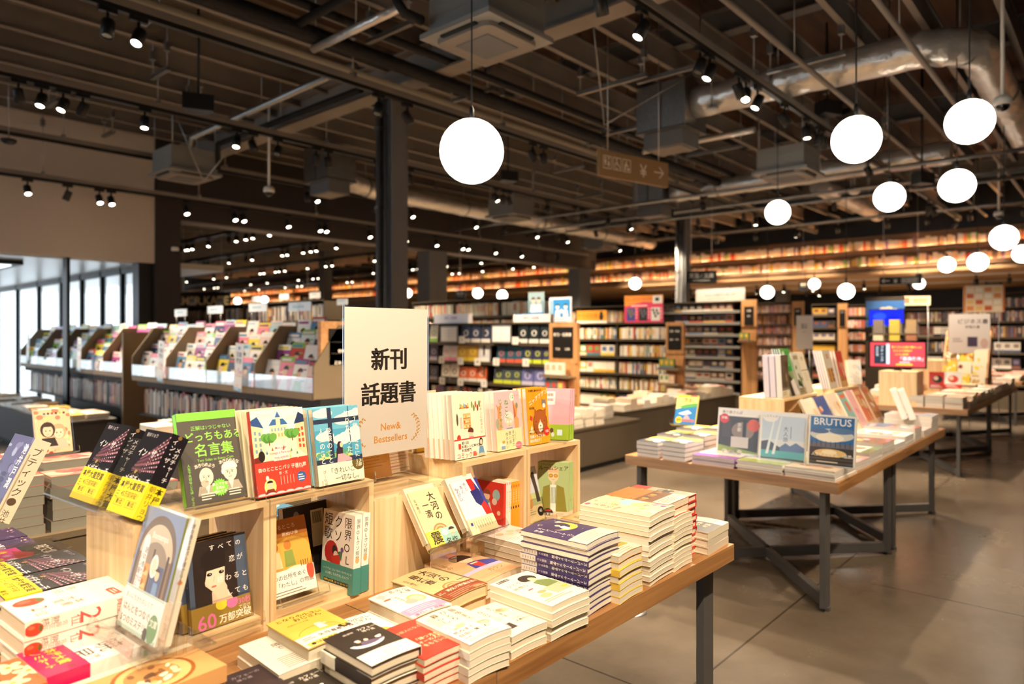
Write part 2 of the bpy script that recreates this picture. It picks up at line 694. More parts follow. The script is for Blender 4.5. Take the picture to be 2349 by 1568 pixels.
# ------------------------------------------------------------------ ceiling steel
js = MB()
js.box(-6, -.024, 0, LWX, .024, .012)
js.box(-6, -.006, .012, LWX, .006, .19)
js.box(-6, -.024, .19, LWX, .024, .20)
j0 = struct(js.build('trim_4', 'beam_paint'))
j0.name = 'ceiling_joist'
j0['label'] = 'slim taupe steel joist running along the open ceiling'
k = 0
y = -1.2
while y < 30:
    if abs(y - PORTAL_Y - .15) > .3:
        o = j0 if k == 0 else dup(j0)
        o['group'] = 'ceiling joists'
        o.location = (0, y, 3.50 + (.03 if k % 3 == 0 else 0))
        k += 1
    y += .47 if y < PORTAL_Y else .95
bs = MB()
bs.box(-.06, -4, 0, .06, 30, .012)
bs.box(-.006, -4, .012, .006, 30, .2)
bs.box(-.06, -4, .2, .06, 30, .212)
b0 = struct(bs.build('ceiling_beam', 'column_paint'), 'grey steel cross beam above the joists')
for i, x in enumerate((.1, 1.95, 5.6, 7.4, 9.3, 13.0)):
    o = b0 if i == 0 else dup(b0)
    o['group'] = 'cross beams above the joists'
    o.location = (x, 0, 3.72)
for x in (3.9, 11.5):
    m = MB()
    m.box(-.09, -4, 0, .09, PORTAL_Y, .018)
    m.box(-.01, -4, .018, .01, PORTAL_Y, .27)
    m.box(-.09, -4, .25, .09, PORTAL_Y, .268)
    o = struct(m.build('ceiling_beam', 'beam_paint'), 'deep taupe main beam resting on the %s steel column' % ('near' if x < 5 else 'far'))
    o.location = (x, 0, 3.36 - .04)


def h_column(x, y, top, label):
    m = MB()
    m.box(-.09, -.1, 0, .09, -.085, top)
    m.box(-.09, .085, 0, .09, .1, top)
    m.box(-.007, -.085, 0, .007, .085, top)
    o = struct(m.build('column', 'column_paint'), label)
    o.location = (x, y, 0)
    pp = MB().tube([(-.13, .03, 0), (-.13, .03, top - .1)], .028, 10)
    pp.tube([(-.12, -.05, 0), (-.12, -.05, top - .2)], .016, 8)
    for z in (1.6, 2.3, 3.0):
        pp.box(-.16, .0, z, -.07, .06, z + .03)
    pp.build('downpipe', 'dark_steel', o)


h_column(3.98, 4.95, 3.33, 'dark grey steel column with a downpipe rising behind the white paper sign')
h_column(11.6, 6.1, 3.33, 'dark grey steel column beside the black hanging literature sign')
for (x, y) in ((8.2, 19.5), (11.4, 17.2), (17.6, 6.5), (18.2, 2.2)):
    top = 3.9 if x < 14 else 2.3
    struct(MB().box(x - .14, y - .14, 0, x + .14, y + .14, top).build('column', 'column_paint'), 'square grey column ' + {8.2: 'in the next hall', 11.4: 'in the next hall near the lit wall', 17.6: 'under the slats behind the notice board', 18.2: 'under the slats behind the arrow sign'}[x])

# ------------------------------------------------------------------ track lighting
lamp_d = bpy.data.lights.new('spot_lamp', 'SPOT')
lamp_d.energy = SPOT_W
lamp_d.color = WARM
lamp_d.spot_size = R(78)
lamp_d.spot_blend = .6
lamp_d.shadow_soft_size = .035
arm_m = MB().box(-.05, -.015, -.028, .05, .015, 0).tube([(0, 0, -.03), (0, 0, -.085)], .009, 8)
hs = MB().lathe([(0, .052), (.034, .05), (.037, .04), (.037, -.058), (.031, -.06), (.029, -.05), (0, -.05)], 18)
arm_o = arm_m.build('arm', 'black_metal')
hou_o = hs.build('housing', 'black_metal')
len_on = MB().lathe([(0, -.052), (.029, -.052)], 18).build('lens', 'lens_glow')
len_off = MB().lathe([(0, -.052), (.029, -.052)], 18).build('lens', 'black_gloss')
PROTO = [arm_o, hou_o, len_on, len_off]
n_spot = 0


def spot(p, lit, label, tilt=None, head=None, power=None, group='track spotlights', light=True):
    global n_spot
    n_spot += 1
    r = rnd
    tilt = R(r.uniform(8, 34)) if tilt is None else R(tilt)
    head = r.uniform(0, 2 * PI) if head is None else R(head)
    t = thing('track_spotlight', label, 'spotlight', p, 0, group)
    a = arm_o.copy(); COL.objects.link(a); a.parent = t
    M = Matrix.Translation((0, 0, -.12)) @ Matrix.Rotation(head, 4, 'Z') @ Matrix.Rotation(tilt, 4, 'Y')
    h = hou_o.copy(); COL.objects.link(h); h.parent = t; h.matrix_local = M
    c = (len_on if lit else len_off).copy(); COL.objects.link(c); c.parent = h
    if lit and light:
        d = lamp_d
        if power:
            d = lamp_d.copy()
            d.energy = power
        l = bpy.data.objects.new('lamp', d)
        COL.objects.link(l); l.parent = t
        l.matrix_local = M @ Matrix.Translation((0, 0, -.07))
    return t


def track(phrase, y, z, x0, x1, us, axis=0, rods=True, xs=None, mat='black_metal'):
    t = thing('lighting_track', 'black lighting track %s' % phrase, 'lighting track', (0, 0, 0), 0, 'ceiling lighting tracks')
    if axis == 0:
        MB().box(x0, y - .018, z, x1, y + .018, z + .03).build('rail', 'black_metal', t)
        MB().box(x0, y - .024, z + .03, x1, y + .024, z + .075).build('channel', 'beam_paint', t)
    else:
        MB().box(y - .018, x0, z, y + .018, x1, z + .03).build('rail', 'black_metal', t)
        MB().box(y - .02, x0, z + .03, y + .02, x1, z + .06).build('channel', 'galvanised', t)
    if rods:
        n = int((x1 - x0) / 1.7)
        for i in range(n):
            q = x0 + .6 + i * 1.7
            m = MB()
            P = (q, y) if axis == 0 else (y, q)
            m.tube([(P[0], P[1], z + .07), (P[0], P[1], DECK)], .005, 6)
            m.box(P[0] - .02, P[1] - .02, 3.46, P[0] + .02, P[1] + .02, 3.53)
            m.box(P[0] - .015, P[1] - .03, z + .06, P[0] + .015, P[1] + .03, z + .10)
            m.build('hanger_rod', 'galvanised', t)
    k = 0
    for e in us:
        u, lit = e[0], e[1]
        if axis == 0:
            a = (u - 1174.5) / 1600
            d = y / (math.sin(YAW) - math.cos(YAW) * a)
            p = (d * (math.cos(YAW) + math.sin(YAW) * a), y, z)
        else:
            p = (y, u, z)
        spot(p, lit, '%s spotlight, %s from the left on the track %s' % ('lit' if lit else 'unlit', nth(k), phrase), *e[2:])
        k += 1


# the five rows seen from the near table, each counted from its left end
track('over the near book table', 4.46, 3.10, -2.5, 13.8, [(247, 0), (318, 1, 30, 40, 90), (868, 0), (934, 1, 35, 150, 240), (1222, 0), (1247, 1), (1612, 1), (1733, 1), (1828, 1), (1900, 1)])
track('across the right half', 2.14, 3.10, 1.2, 13.8, [(1378, 1, 30, 190), (1472, 1, 30, 330), (1606, 0), (1628, 1, 28, 330), (1695, 0), (1711, 1), (1738, 1, 28, 330), (1800, 0), (1850, 1), (1878, 0), (1887, 1), (1992, 1), (2050, 1), (2066, 0), (2082, 1), (2130, 0), (2142, 1), (2190, 1)])
track('in front of the steel column', 6.32, 3.13, -1.5, 13.8, [(42, 0), (95, 1, 22, 45), (145, 1, 26, 30), (190, 0), (332, 1, 16, 60), (543, 1, 22, 45), (580, 0), (637, 0), (726, 0), (753, 0), (866, 1), (940, 0), (1137, 1), (1154, 1), (1168, 0), (1255, 0), (1318, 1), (1335, 1), (1395, 0), (1445, 1), (1500, 1), (1530, 1)])
track('before the dark portal beam', 8.15, 3.13, 0, 13.8, [(385, 0), (437, 0), (705, 0), (726, 1, 32, 90), (860, 0), (945, 1, 32, 90), (1090, 1, 32, 90), (1160, 0), (1230, 1, 32, 90), (1300, 1, 32, 90), (1420, 1, 32, 90)])
track('along the tan wall', 8.85, 2.86, 0, 12.5, [(63, 1, 32, 90), (155, 0), (228, 1, 32, 90), (255, 1, 32, 90), (427, 1, 32, 90), (538, 1, 32, 90), (558, 1, 32, 90), (660, 1, 32, 90), (733, 1, 32, 90), (747, 1, 32, 90), (847, 1, 32, 90), (930, 1, 32, 90), (1000, 1, 32, 90), (1060, 1, 32, 90), (1072, 1, 32, 90), (1135, 1, 32, 90), (1195, 1, 32, 90), (1280, 0)])
# near tracks over the photographer, which light the near table
track('over the aisle behind the photographer', -.45, 3.10, -2.0, 4.2, [], rods=False)
for i, (x, tl, hd, pw) in enumerate(((-.6, 38, 62, 82), (.1, 38, 72, 92), (.7, 36, 80, 92), (1.5, 36, 84, 84), (2.6, 36, 60, 100), (3.6, 34, 66, 100))):
    spot((x, -.45, 3.10), 1, 'lit black spotlight, %s from the left on the track behind the photographer' % nth(i), tl, hd + 180, pw)
track('directly over the left end of the near table', 2.6, 3.10, -3.0, 1.1, [], rods=False)
for i, (x, tl, hd, pw) in enumerate(((-1.6, 38, 180, 105), (-.8, 26, 160, 90), (.2, 20, 200, 45))):
    spot((x, 2.6, 3.10), 1, 'lit black spotlight, %s from the left over the left end of the near table' % nth(i), tl, hd, pw)
# the hall beyond the portal: tracks run towards the far end
for i, (x, y1, ys) in enumerate(((6.2, 19, (10.5, 10.75, 12.2, 14, 14.2, 16.4, 18.2)), (8.0, 24, (10.6, 12.4, 12.6, 15, 17.2, 17.4, 20.5, 22.6)), (10.0, 29, (10.4, 12, 12.2, 14.8, 17, 17.2, 20, 23, 26)),
                                 (12.0, 33, (10.5, 12.8, 13.0, 15.5, 18.5, 21.5, 25)), (13.6, 33, (10.2, 12, 14, 16.4, 19, 22, 25, 28)))):
    ph = 'of the next hall, row %s' % ('one', 'two', 'three', 'four', 'five')[i]
    ys = sorted(list(ys) + [v + .28 for v in ys if v + .28 < y1] + [v + 1.1 for v in ys if v + 1.1 < y1])
    track(ph, x, 3.05, PORTAL_Y + .5, y1, [(v, (q * 3 + i) % 5 != 1, 20, 50, None, 'track spotlights', q % 3 == 0) for q, v in enumerate(ys)], axis=1, rods=(i < 3))
# in front of the lit display wall
track('along the lit display wall', 13.2, 3.18, -1.5, PORTAL_Y, [(v, q % 4 != 2, 26, 180, 120) for q, v in enumerate((8.6, 7.9, 7.0, 6.2, 5.4, 4.6, 3.9, 3.1, 2.5, 1.9, 1.2))], axis=1, rods=False)
track('one bay before the display wall', 11.0, 3.22, -1.5, PORTAL_Y, [(v, q % 3 != 1, 24, 180, 130) for q, v in enumerate((8.5, 7.6, 6.9, 6.3, 5.5, 4.7, 4.0, 3.3, 2.6, 1.9))], axis=1, rods=False)
# white spots under the wooden soffit
wt = MB().box(15.2, -4, 2.27, 15.24, 9, 2.299).build('soffit_track', 'white_panel')
tag(wt, 'white lighting track fixed under the wooden slat ceiling', 'lighting track')
wt2 = MB().box(17.2, -4, 2.27, 17.24, 9, 2.299).build('soffit_track', 'white_panel')
tag(wt2, 'white lighting track under the slat ceiling, deeper than the first', 'lighting track')
k = 0
for x, ys in ((15.22, (8.2, 7.8, 6.8, 6.2, 5.6, 5.0, 4.0, 3.2, 3.0, 2.1, 1.6, .9, .6)), (17.22, (7.5, 6.8, 5.8, 5.5, 4.2, 3.6, 2.4, 2.2, 1.2, .4))):
    for j, y in enumerate(ys):
        spot((x, y, 2.27), 1, 'lit spotlight, %s from the left on the %s track under the wooden slat ceiling' % (nth(j), 'front' if x < 16 else 'rear'), 15, None, 150, 'soffit spotlights')
for o in PROTO:
    bpy.data.objects.remove(o)

# ------------------------------------------------------------------ pendant globes
cord_m = MB().tube([(0, 0, 0), (0, 0, 1)], .004, 6)
cord_m.lathe([(0, -.0), (.012, 0), (.012, .03), (.006, .04)], 10)
cord_o = cord_m.build('cord', 'black_metal')
gl = MB().lathe([(.5 * math.sin(PI * i / 16), -.5 * math.cos(PI * i / 16)) for i in range(17)], 32)
globe_o = gl.build('globe', 'globe_glow')
cap_o = MB().lathe([(.0, .06), (.05, .06), (.05, 0), (0, 0)], 16).build('ceiling_cap', 'black_metal')
glob_d = bpy.data.lights.new('pendant_lamp', 'POINT')
PEND = [(1082, 347, 146, .32, 'large round globe pendant hanging in front of the steel column, nearest the paper sign'),
        (1964, 320, 106, .24, 'globe pendant lowest left of the two large ones below the silver duct'),
        (2224, 279, 100, .24, 'globe pendant at upper right beside the dome camera'),
        (2195, 426, 75, .24, 'globe pendant on the right, below the one beside the dome camera'),
        (2040, 452, 66, .24, 'globe pendant lower left of the pair halfway down the right aisle'),
        (1784, 487, 55, .24, 'globe pendant under the boxy ceiling air unit on the right'),
        (2303, 545, 57, .24, 'globe pendant at the right edge, level with the upper lit row of books'),
        (2345, 582, 40, .24, 'globe pendant cut by the right edge of the view'),
        (2243, 601, 42, .24, 'globe pendant just below the lower lit row of books, right of its neighbour'),
        (2172, 607, 35, .24, 'small globe pendant below the lower lit row of books, left of its neighbour'),
        (1941, 668, 36, .2, 'globe pendant above the white notice board on the right shelves'),
        (1868, 651, 25, .2, 'small globe pendant beside the column under the slat ceiling'),
        (2108, 650, 25, .2, 'small globe pendant behind the black arrow sign'),
        (1760, 670, 30, .2, 'globe pendant right of the long white ranking header'),
        (1457, 650, 27, .2, 'globe pendant above the red and orange poster'),
        (1096, 672, 23, .2, 'small globe pendant left of the pair over the tall shelves'),
        (1152, 677, 24, .2, 'small globe pendant right of the pair over the tall shelves'),
        (935, 672, 20, .2, 'tiny globe pendant just right of the near steel column'),
        (545, 690, 16, .2, 'tiny globe pendant over the magazine racks, leftmost'),
        (607, 687, 16, .2, 'tiny globe pendant over the magazine racks, second from the left')]
for k, (u, v, px, D, lab) in enumerate(PEND):
    d = 1600 * D / px
    p = at(u, v, d=d)
    t = thing('globe_pendant', lab, 'pendant lamp', p, 0, 'round globe pendants')
    g = globe_o.copy(); COL.objects.link(g); g.parent = t; g.scale = (D, D, D)
    c = cord_o.copy(); COL.objects.link(c); c.parent = t
    c.location = (0, 0, D / 2 - .005)
    top = DECK if p.x < 14 else 2.3
    c.scale = (1, 1, max(.05, top - p.z - D / 2))
    e = cap_o.copy(); COL.objects.link(e); e.parent = t
    e.location = (0, 0, max(.02, top - p.z - .06))
for o in (cord_o, globe_o, cap_o):
    bpy.data.objects.remove(o)

# ------------------------------------------------------------------ ducts, pipes, air units
def duct(pts, r, label):
    t = thing('air_duct', label, 'air duct')
    P = [Vector(q) for q in pts]
    fine = [P[0]]
    for a, b in zip(P[:-1], P[1:]):
        n = max(2, int((b - a).length / .12))
        fine += [a.lerp(b, (i + 1) / n) for i in range(n)]
    rr = [r * (1 + .035 * math.sin(i * 2.1) + rnd.uniform(-.02, .02)) for i in range(len(fine))]
    m = MB().tube(fine, rr, 22)
    m.build('sleeve', 'foil', t)
    for i in range(6, len(fine) - 3, 16):
        m = MB()
        q = fine[i]
        m.tube([q + Vector((-.01, .0, 0)), q + Vector((.02, 0, 0)) if abs((fine[i + 1] - q).x) > abs((fine[i + 1] - q).y) else q + Vector((-.01, .02, 0))], r + .008, 22)
        m.tube([(q.x, q.y, q.z + r), (q.x, q.y, DECK)], .005, 6)
        m.build('strap', 'galvanised', t)
    return t


def arc(c, r, a0, a1, z, n=10):
    return [(c[0] + r * math.cos(R(a0 + (a1 - a0) * i / n)), c[1] + r * math.sin(R(a0 + (a1 - a0) * i / n)), z) for i in range(n + 1)]


big = duct([(5.95, 3.0, 3.33), (5.95, 1.35, 3.33)] + arc((6.35, 1.25), .4, 180, 270, 3.33, 8)[1:] + [(9.5, .85, 3.33)], .135, 'big silver foil duct bending at the upper right')
duct([(5.1, 7.5, 3.25), (5.6, 7.8, 3.22), (6.1, 7.92, 3.2), (13.6, 7.92, 3.2)], .125, 'long silver foil duct crossing behind the steel column')
duct([(9.2, 5.0, 3.25), (9.2, 1.5, 3.25)], .13, 'silver foil duct deep in the right half of the ceiling')
duct([(10.3, 3.3, 3.3), (13.4, 3.3, 3.3)], .13, 'silver foil duct before the lit display wall')


def plenum(x, y, z, sx, sy, sz, label):
    t = thing('duct_plenum', label, 'duct box', (x, y, z))
    MB().box(-sx / 2, -sy / 2, 0, sx / 2, sy / 2, sz).build('casing', 'galvanised', t)
    m = MB()
    m.box(-sx / 2 - .01, -sy / 2 - .01, -.02, sx / 2 + .01, sy / 2 + .01, 0)
    m.box(-sx / 2 - .01, -.01, 0, -sx / 2, .01, sz)
    m.build('flange', 'dark_steel', t)
    MB().box(-sx / 2 + .05, -sy / 2 + .05, -.16, sx / 2 - .05, sy / 2 - .05, -.02).build('outlet', 'column_paint', t)
    MB().box(-sx / 2 + .08, -sy / 2 + .08, -.17, sx / 2 - .08, sy / 2 - .08, -.16).build('grille', 'beam_paint', t)
    return t


plenum(5.95, 3.25, 3.10, .42, .5, .42, 'grey sheet metal duct box at the end of the big silver duct')
plenum(4.9, 7.3, 3.05, .4, .5, .4, 'grey sheet metal duct box left of the steel column')
plenum(9.2, 5.3, 3.1, .4, .5, .36, 'grey sheet metal duct box above the rightmost distant globes')


def cassette(x, y, z, label, w=.57):
    t = thing('air_cassette', label, 'air conditioner', (x, y, z))
    h = w / 2
    m = MB()
    m.box(-h * .86, -h * .86, .03, h * .86, h * .86, .27)
    for s in (-.4, 0, .4):
        m.box(-h * .87, h * s - .06, .18, -h * .86, h * s + .06, .19)
        m.box(h * s - .06, -h * .87, .18, h * s + .06, -h * .86, .19)
        m.box(-h * .87, h * s - .06, .12, -h * .86, h * s + .06, .13)
    m.build('casing', 'ac_grey', t)
    MB().box(-h, -h, 0, h, h, .03).build('fascia', 'ac_grey', t)
    q = []
    for (cx, cy_, a) in ((1, 1, 0), (-1, 1, 90), (-1, -1, 180), (1, -1, 270)):
        for i in range(5):
            g = R(a + 22.5 * i)
            q.append((cx * h * .58 + .06 * math.cos(g), cy_ * h * .58 + .06 * math.sin(g)))
    MB().prism(q, -.03, 0, 2).build('panel', 'beam_paint', t)
    MB().box(-h * .46, -h * .46, -.036, h * .46, h * .46, -.03).build('grille', 'column_paint', t)
    for (sx, sy) in ((1, 0), (-1, 0), (0, 1), (0, -1)):
        a, c = (h * .06, h * .5) if sx else (h * .5, h * .06)
        MB().box(sx * h * .82 - a, sy * h * .82 - c, -.012, sx * h * .82 + a, sy * h * .82 + c, 0).build('air_slot', 'rubber', t)
    for sx in (-1, 1):
        for sy in (-1, 1):
            MB().tube([(sx * h * .8, sy * h * .8, .2), (sx * h * .8, sy * h * .8, DECK - z)], .006, 6).build('hanger_rod', 'galvanised', t)
    return t


cassette(3.05, 2.9, 2.96, 'large grey ceiling air conditioner cassette, nearest the camera, above the globe')
cassette(3.35, 7.75, 2.92, 'grey ceiling air conditioner cassette before the tan wall')
cassette(7.6, 2.75, 2.90, 'grey ceiling air conditioner cassette on the right, under a looped cable')
cassette(7.9, 7.0, 2.95, 'grey ceiling air conditioner cassette right of the steel column')
cassette(12.3, 8.4, 3.0, 'small distant grey air conditioner cassette near the end of the portal beam')


def pipe(pts, r, mat, label, name='ceiling_pipe'):
    o = tag(MB().tube(pts, r, 10).build(name, mat), label, 'pipe', 'ceiling pipes')
    a, b = max(zip(pts[:-1], pts[1:]), key=lambda q: (Vector(q[1]) - Vector(q[0])).length)
    a, b = Vector(a), Vector(b)
    n = max(1, int((b - a).length / 2.4))
    for i in range(n):
        q = a.lerp(b, (i + .5) / n)
        MB().tube([(q.x, q.y, q.z + r * .5), (q.x, q.y, DECK)], .005, 6).build('hanger_rod', 'galvanised', o)
    return o


pipe([(-1.5, 4.25, 3.28), (9.8, 4.25, 3.28)], .055, 'pipe_black', 'thick black insulated pipe running along the ceiling past the column')
pipe([(-1.5, 4.05, 3.36), (13.8, 4.05, 3.36)], .03, 'pipe_black', 'thinner black insulated pipe beside the thick one')
pipe([(2.75, 3.15, 3.06), (2.62, 3.15, 3.06), (2.58, 3.17, 3.12), (2.58, 3.25, 3.3), (2.58, 4.25, 3.3)], .03, 'pipe_black', 'black pipe with an elbow entering the near air conditioner')
pipe([(2.75, 3.3, 3.2), (2.75, 4.3, 3.2)], .028, 'foil', 'silver clad pipe beside the near air conditioner')
pipe([(3.3, 7.55, 3.1), (3.32, 7.5, 3.3), (3.32, 4.6, 3.33)], .03, 'galvanised', 'long bright silver pipe sloping over the left tracks')
pipe([(3.6, 7.5, 3.0), (3.6, 7.5, 3.28), (3.6, 4.9, 3.28)], .03, 'pipe_black', 'black pipe dropping to the air conditioner by the tan wall')
pipe([(-2.5, 4.52, 3.23), (13.8, 4.52, 3.23)], .03, 'lamplit_conduit', 'long warm lit conduit along the near lighting track')
pipe([(1.2, 1.76, 3.14), (13.8, 1.76, 3.14)], .02, 'beam_paint', 'slim taupe conduit right of the right hand track')
pipe([(1.2, 1.1, 3.14), (13.8, 1.1, 3.14)], .02, 'beam_paint', 'slim taupe conduit nearest the big silver duct bend')
for i, (x, z) in enumerate(((8.4, 3.0), (9.6, 3.05), (10.4, 3.1), (12.4, 3.1))):
    pipe([(x, -1.0, z), (x, 8.8, z)], .022, 'galvanised', 'slim galvanised pipe crossing the hall, %s of four counted from the column' % nth(i))
pipe([(6.7, 2.75, 3.2), (6.7, 4.0, 3.2)], .03, 'foil', 'short silver clad pipe left of the right air conditioner')
# strut rails hung from the joists
for i, (x, y, L) in enumerate(((2.35, 5.9, .34), (1.9, 4.9, .3), (2.9, 6.5, .3), (3.1, 3.9, .5), (4.4, 4.4, .5), (5.0, 3.3, .7), (5.1, 2.8, .6), (6.2, 3.9, .6), (6.9, 4.6, .6), (7.6, 3.6, .7), (8.3, 2.3, .7), (5.6, 1.9, .6), (7.2, 5.4, .5), (8.8, 6.2, .5), (2.0, 7.4, .3), (2.7, 8.1, .3))):
    t = thing('strut_rail', 'short galvanised strut rail hung on rods, %s from the photographer outward' % nth(i), 'strut rail', (x, y, 3.30), 0, 'strut rails')
    m = MB()
    m.box(-.02, -L / 2, 0, .02, L / 2, .004)
    m.box(-.02, -L / 2, 0, -.016, L / 2, .03)
    m.box(.016, -L / 2, 0, .02, L / 2, .03)
    m.build('channel', 'galvanised', t)
    for s in (-1, 1):
        MB().tube([(0, s * (L / 2 - .03), 0), (0, s * (L / 2 - .03), DECK - 3.30)], .005, 6).box(-.02, s * (L / 2 - .03) - .02, .16, .02, s * (L / 2 - .03) + .02, .23).build('hanger_rod', 'galvanised', t)
# diagonal sway braces
for i, (a, b) in enumerate((((4.15, 2.9, 3.5), (4.9, 3.3, 2.95)), ((5.6, 2.75, 3.5), (4.9, 3.3, 2.95)), ((3.0, 7.2, 3.45), (3.35, 7.3, 2.8)), ((3.75, 7.1, 3.45), (3.35, 7.3, 2.8)))):
    tag(MB().tube([a, b], .006, 6).build('sway_brace', 'galvanised'), 'thin diagonal steel brace wire under the joists, %s counted from the photographer' % nth(i), 'brace', 'ceiling brace wires')


def dome_cam(u, v, d, drop, label, scale=1.0):
    p = at(u, v, d=d)
    t = thing('dome_camera', label, 'security camera', p)
    MB().tube([(0, 0, .05), (0, 0, DECK - p.z)], .012 * scale, 8).build('pole', 'white_panel', t)
    MB().lathe([(0, .05), (.045 * scale, .05), (.055 * scale, .03), (.055 * scale, 0), (.04 * scale, -.005)], 20).build('housing', 'white_panel', t)
    MB().lathe([(.04 * scale * math.cos(R(i * 15)), -.005 - .04 * scale * math.sin(R(i * 15))) for i in range(7)], 18).build('dome', 'black_gloss', t)


dome_cam(617, 440, 7.2, 1.3, 'white dome security camera on a long white pole left of the column')
dome_cam(2300, 240, 4.6, 1, 'white dome security camera on a white pole at the upper right')
dome_cam(2291, 494, 8.6, 1, 'small dome camera on a pole before the display wall, far right')
dome_cam(400, 575, 8.9, 1, 'dome camera on a pole before the dark pier at the entrance')
for (u, v, d, lab) in ((455, 238, 5.3, 'black wedge shaped ceiling speaker between two silver pipes'), (1897, 250, 6.4, 'black boxy ceiling speaker under the silver duct'), (1165, 405, 8.5, 'black ceiling speaker right of the large globe'), (2115, 410, 7.5, 'black ceiling speaker between the two middle globes'), (1525, 490, 10.5, 'black ceiling speaker left of the far column')):
    p = at(u, v, d=d)
    t = thing('ceiling_speaker', lab, 'speaker', p, R(-25), 'ceiling speakers')
    MB().prism([(-.11, -.07), (.11, -.07), (.08, .07), (-.08, .07)], -.06, .06, 2).build('cabinet', 'black_metal', t)
    MB().tube([(0, 0, .06), (0, 0, DECK - p.z)], .01, 6).build('bracket', 'black_metal', t)
for (u, v, d, lab) in ((20, 325, 6.5, 'black round smoke detector at the left edge'), (1632, 255, 6.2, 'white round smoke detector beside the duct box'), (1960, 442, 8.5, 'white round smoke detector over the middle globe')):
    p = at(u, v, d=d)
    t = thing('smoke_detector', lab, 'smoke detector', p)
    MB().lathe([(0, -.02), (.04, -.018), (.062, 0), (.065, .02), (0, .02)], 20).build('body', 'black_metal' if u < 100 else 'white_panel', t)
    MB().tube([(0, 0, .02), (0, 0, DECK - p.z)], .005, 6).build('hanger_rod', 'galvanised', t)
pt = at(985, 585, y=PORTAL_Y)
# ================================================================== tables and fixtures
TOP = .568


def table(x0, x1, y0, y1, label, group='steel legged oak display tables'):
    t = thing('display_table', label, 'table', (x0, y0, 0), 0, group)
    L, W = x1 - x0, y1 - y0
    m = MB()
    m.box(0, 0, TOP - .048, L, W, TOP)
    m.build('tabletop', 'oak_x', t)
    MB().box(-.0015, 0, TOP - .048, 0, W, TOP).build('end_edging', 'oak_daylit_y', t)
    i = .05
    pts = [(i, i + .02), (L - i, i + .02), (L - i, W - i - .02), (i, W - i - .02)]
    for k, (x, y) in enumerate(pts):
        m = MB()
        m.box(x - .032, y - .012, .015, x + .032, y + .012, TOP - .048)
        m.box(x - .012, y - .02, 0, x + .012, y + .02, .015)
        m.build('leg', 'dark_steel', t)
    for a, b in ((0, 2), (1, 3)):
        m = MB()
        m.bar((pts[a][0], pts[a][1], .04), (pts[b][0], pts[b][1], .04), .03, .05)
        m.build('floor_bar', 'dark_steel', t)
    return t


table(-.09, .962, .89, 1.98, 'oak display table with the black moon book stack, its left end nearest the camera')
table(.966, 2.014, .89, 1.98, 'oak display table under the tall purple book stack, its free end towards the aisle')
table(3.12, 4.263, .92, 1.97, 'oak display table under the upright travel magazines, second table along the aisle')
table(4.267, 5.41, .92, 1.97, 'oak display table under the pink and cookery magazines, third along the aisle')
table(6.82, 8.55, 1.0, 2.05, 'oak display table with the red television screen')
table(8.555, 10.3, 1.0, 2.05, 'oak display table behind the television table, further down the aisle')
table(11.2, 12.6, 1.05, 2.0, 'distant oak table with red covered books at the right edge')
m = MB().lathe([(0, .006), (.07, .006), (.075, 0), (0, 0)], 24)
o = tag(m.build('floor_outlet', 'steel'), 'small round metal floor outlet under the near table end', 'floor outlet')
o.location = (2.6, 1.62, .0)


def crate(x0, y0, z0, label, wd=.272, dp=.25, ht=.278, lying=False, back=False):
    t = thing('wooden_crate', label, 'display box', (x0, y0, z0), 0, 'pale pine display boxes')
    b = .014
    if not lying:
        MB().box(0, 0, ht - b, wd, dp, ht).build('top_board', 'pine_x', t)
        MB().box(b, 0, 0, wd - b, dp, b).box(b, .01, b, wd - b, dp, .03).build('bottom_board', 'pine_x', t)
        MB().box(0, 0, 0, b, dp, ht - b).build('side_panel', 'pine_z', t)
        MB().box(wd - b, 0, 0, wd, dp, ht - b).build('side_panel', 'pine_z', t)
        if back: MB().box(b, dp - .008, .03, wd - b, dp, ht - b).build('back_panel', 'pine_z', t)
    else:
        MB().box(0, 0, 0, wd, b, ht).build('front_panel', 'pine_z', t)
        MB().box(0, b, ht - b, wd, dp, ht).build('top_board', 'pine_x', t)
        MB().box(0, b, 0, b, dp, ht - b).build('side_panel', 'pine_z', t)
        MB().box(wd - b, b, 0, wd, dp, ht - b).build('side_panel', 'pine_z', t)
    return t


CY = 1.374                       # front of the boxes on the near table
crate(.500, CY, TOP, 'open pine box at the near end of the near table, dark haired girl cover inside')
crate(.774, CY, TOP, 'open pine box holding the orange kitchen cover and the teal verse books')
crate(1.050, CY + .002, TOP, 'low closed pine box under the big paper sign', wd=.29, dp=.26, ht=.224, lying=True)
crate(1.348, CY, TOP, 'open pine box holding the white and yellow cat comics')
crate(1.624, CY, TOP, 'open pine box at the far end of the near table, green comic covers inside')
crate(3.80, 1.40, TOP, 'pine box at the near end of the magazine table, green magazine above it', back=True)
crate(4.075, 1.40, TOP, 'pine box under the tall cream magazine on the magazine table', back=True)
crate(4.36, 1.40, TOP, 'low pine box between the two pairs on the magazine table', wd=.27, ht=.20, lying=True)
crate(4.66, 1.40, TOP, 'pine box left in the far pair on the magazine table, cookery covers above', back=True)
crate(4.935, 1.40, TOP, 'pine box at the far end of the magazine table', back=True)
crate(6.86, 1.38, TOP, 'pale box standing under the red television screen', wd=.27, dp=.30, ht=.30, lying=True)
crate(8.9, 1.5, TOP, 'pale box on the further table under the business poster', wd=.3, dp=.34, ht=.34, lying=True)


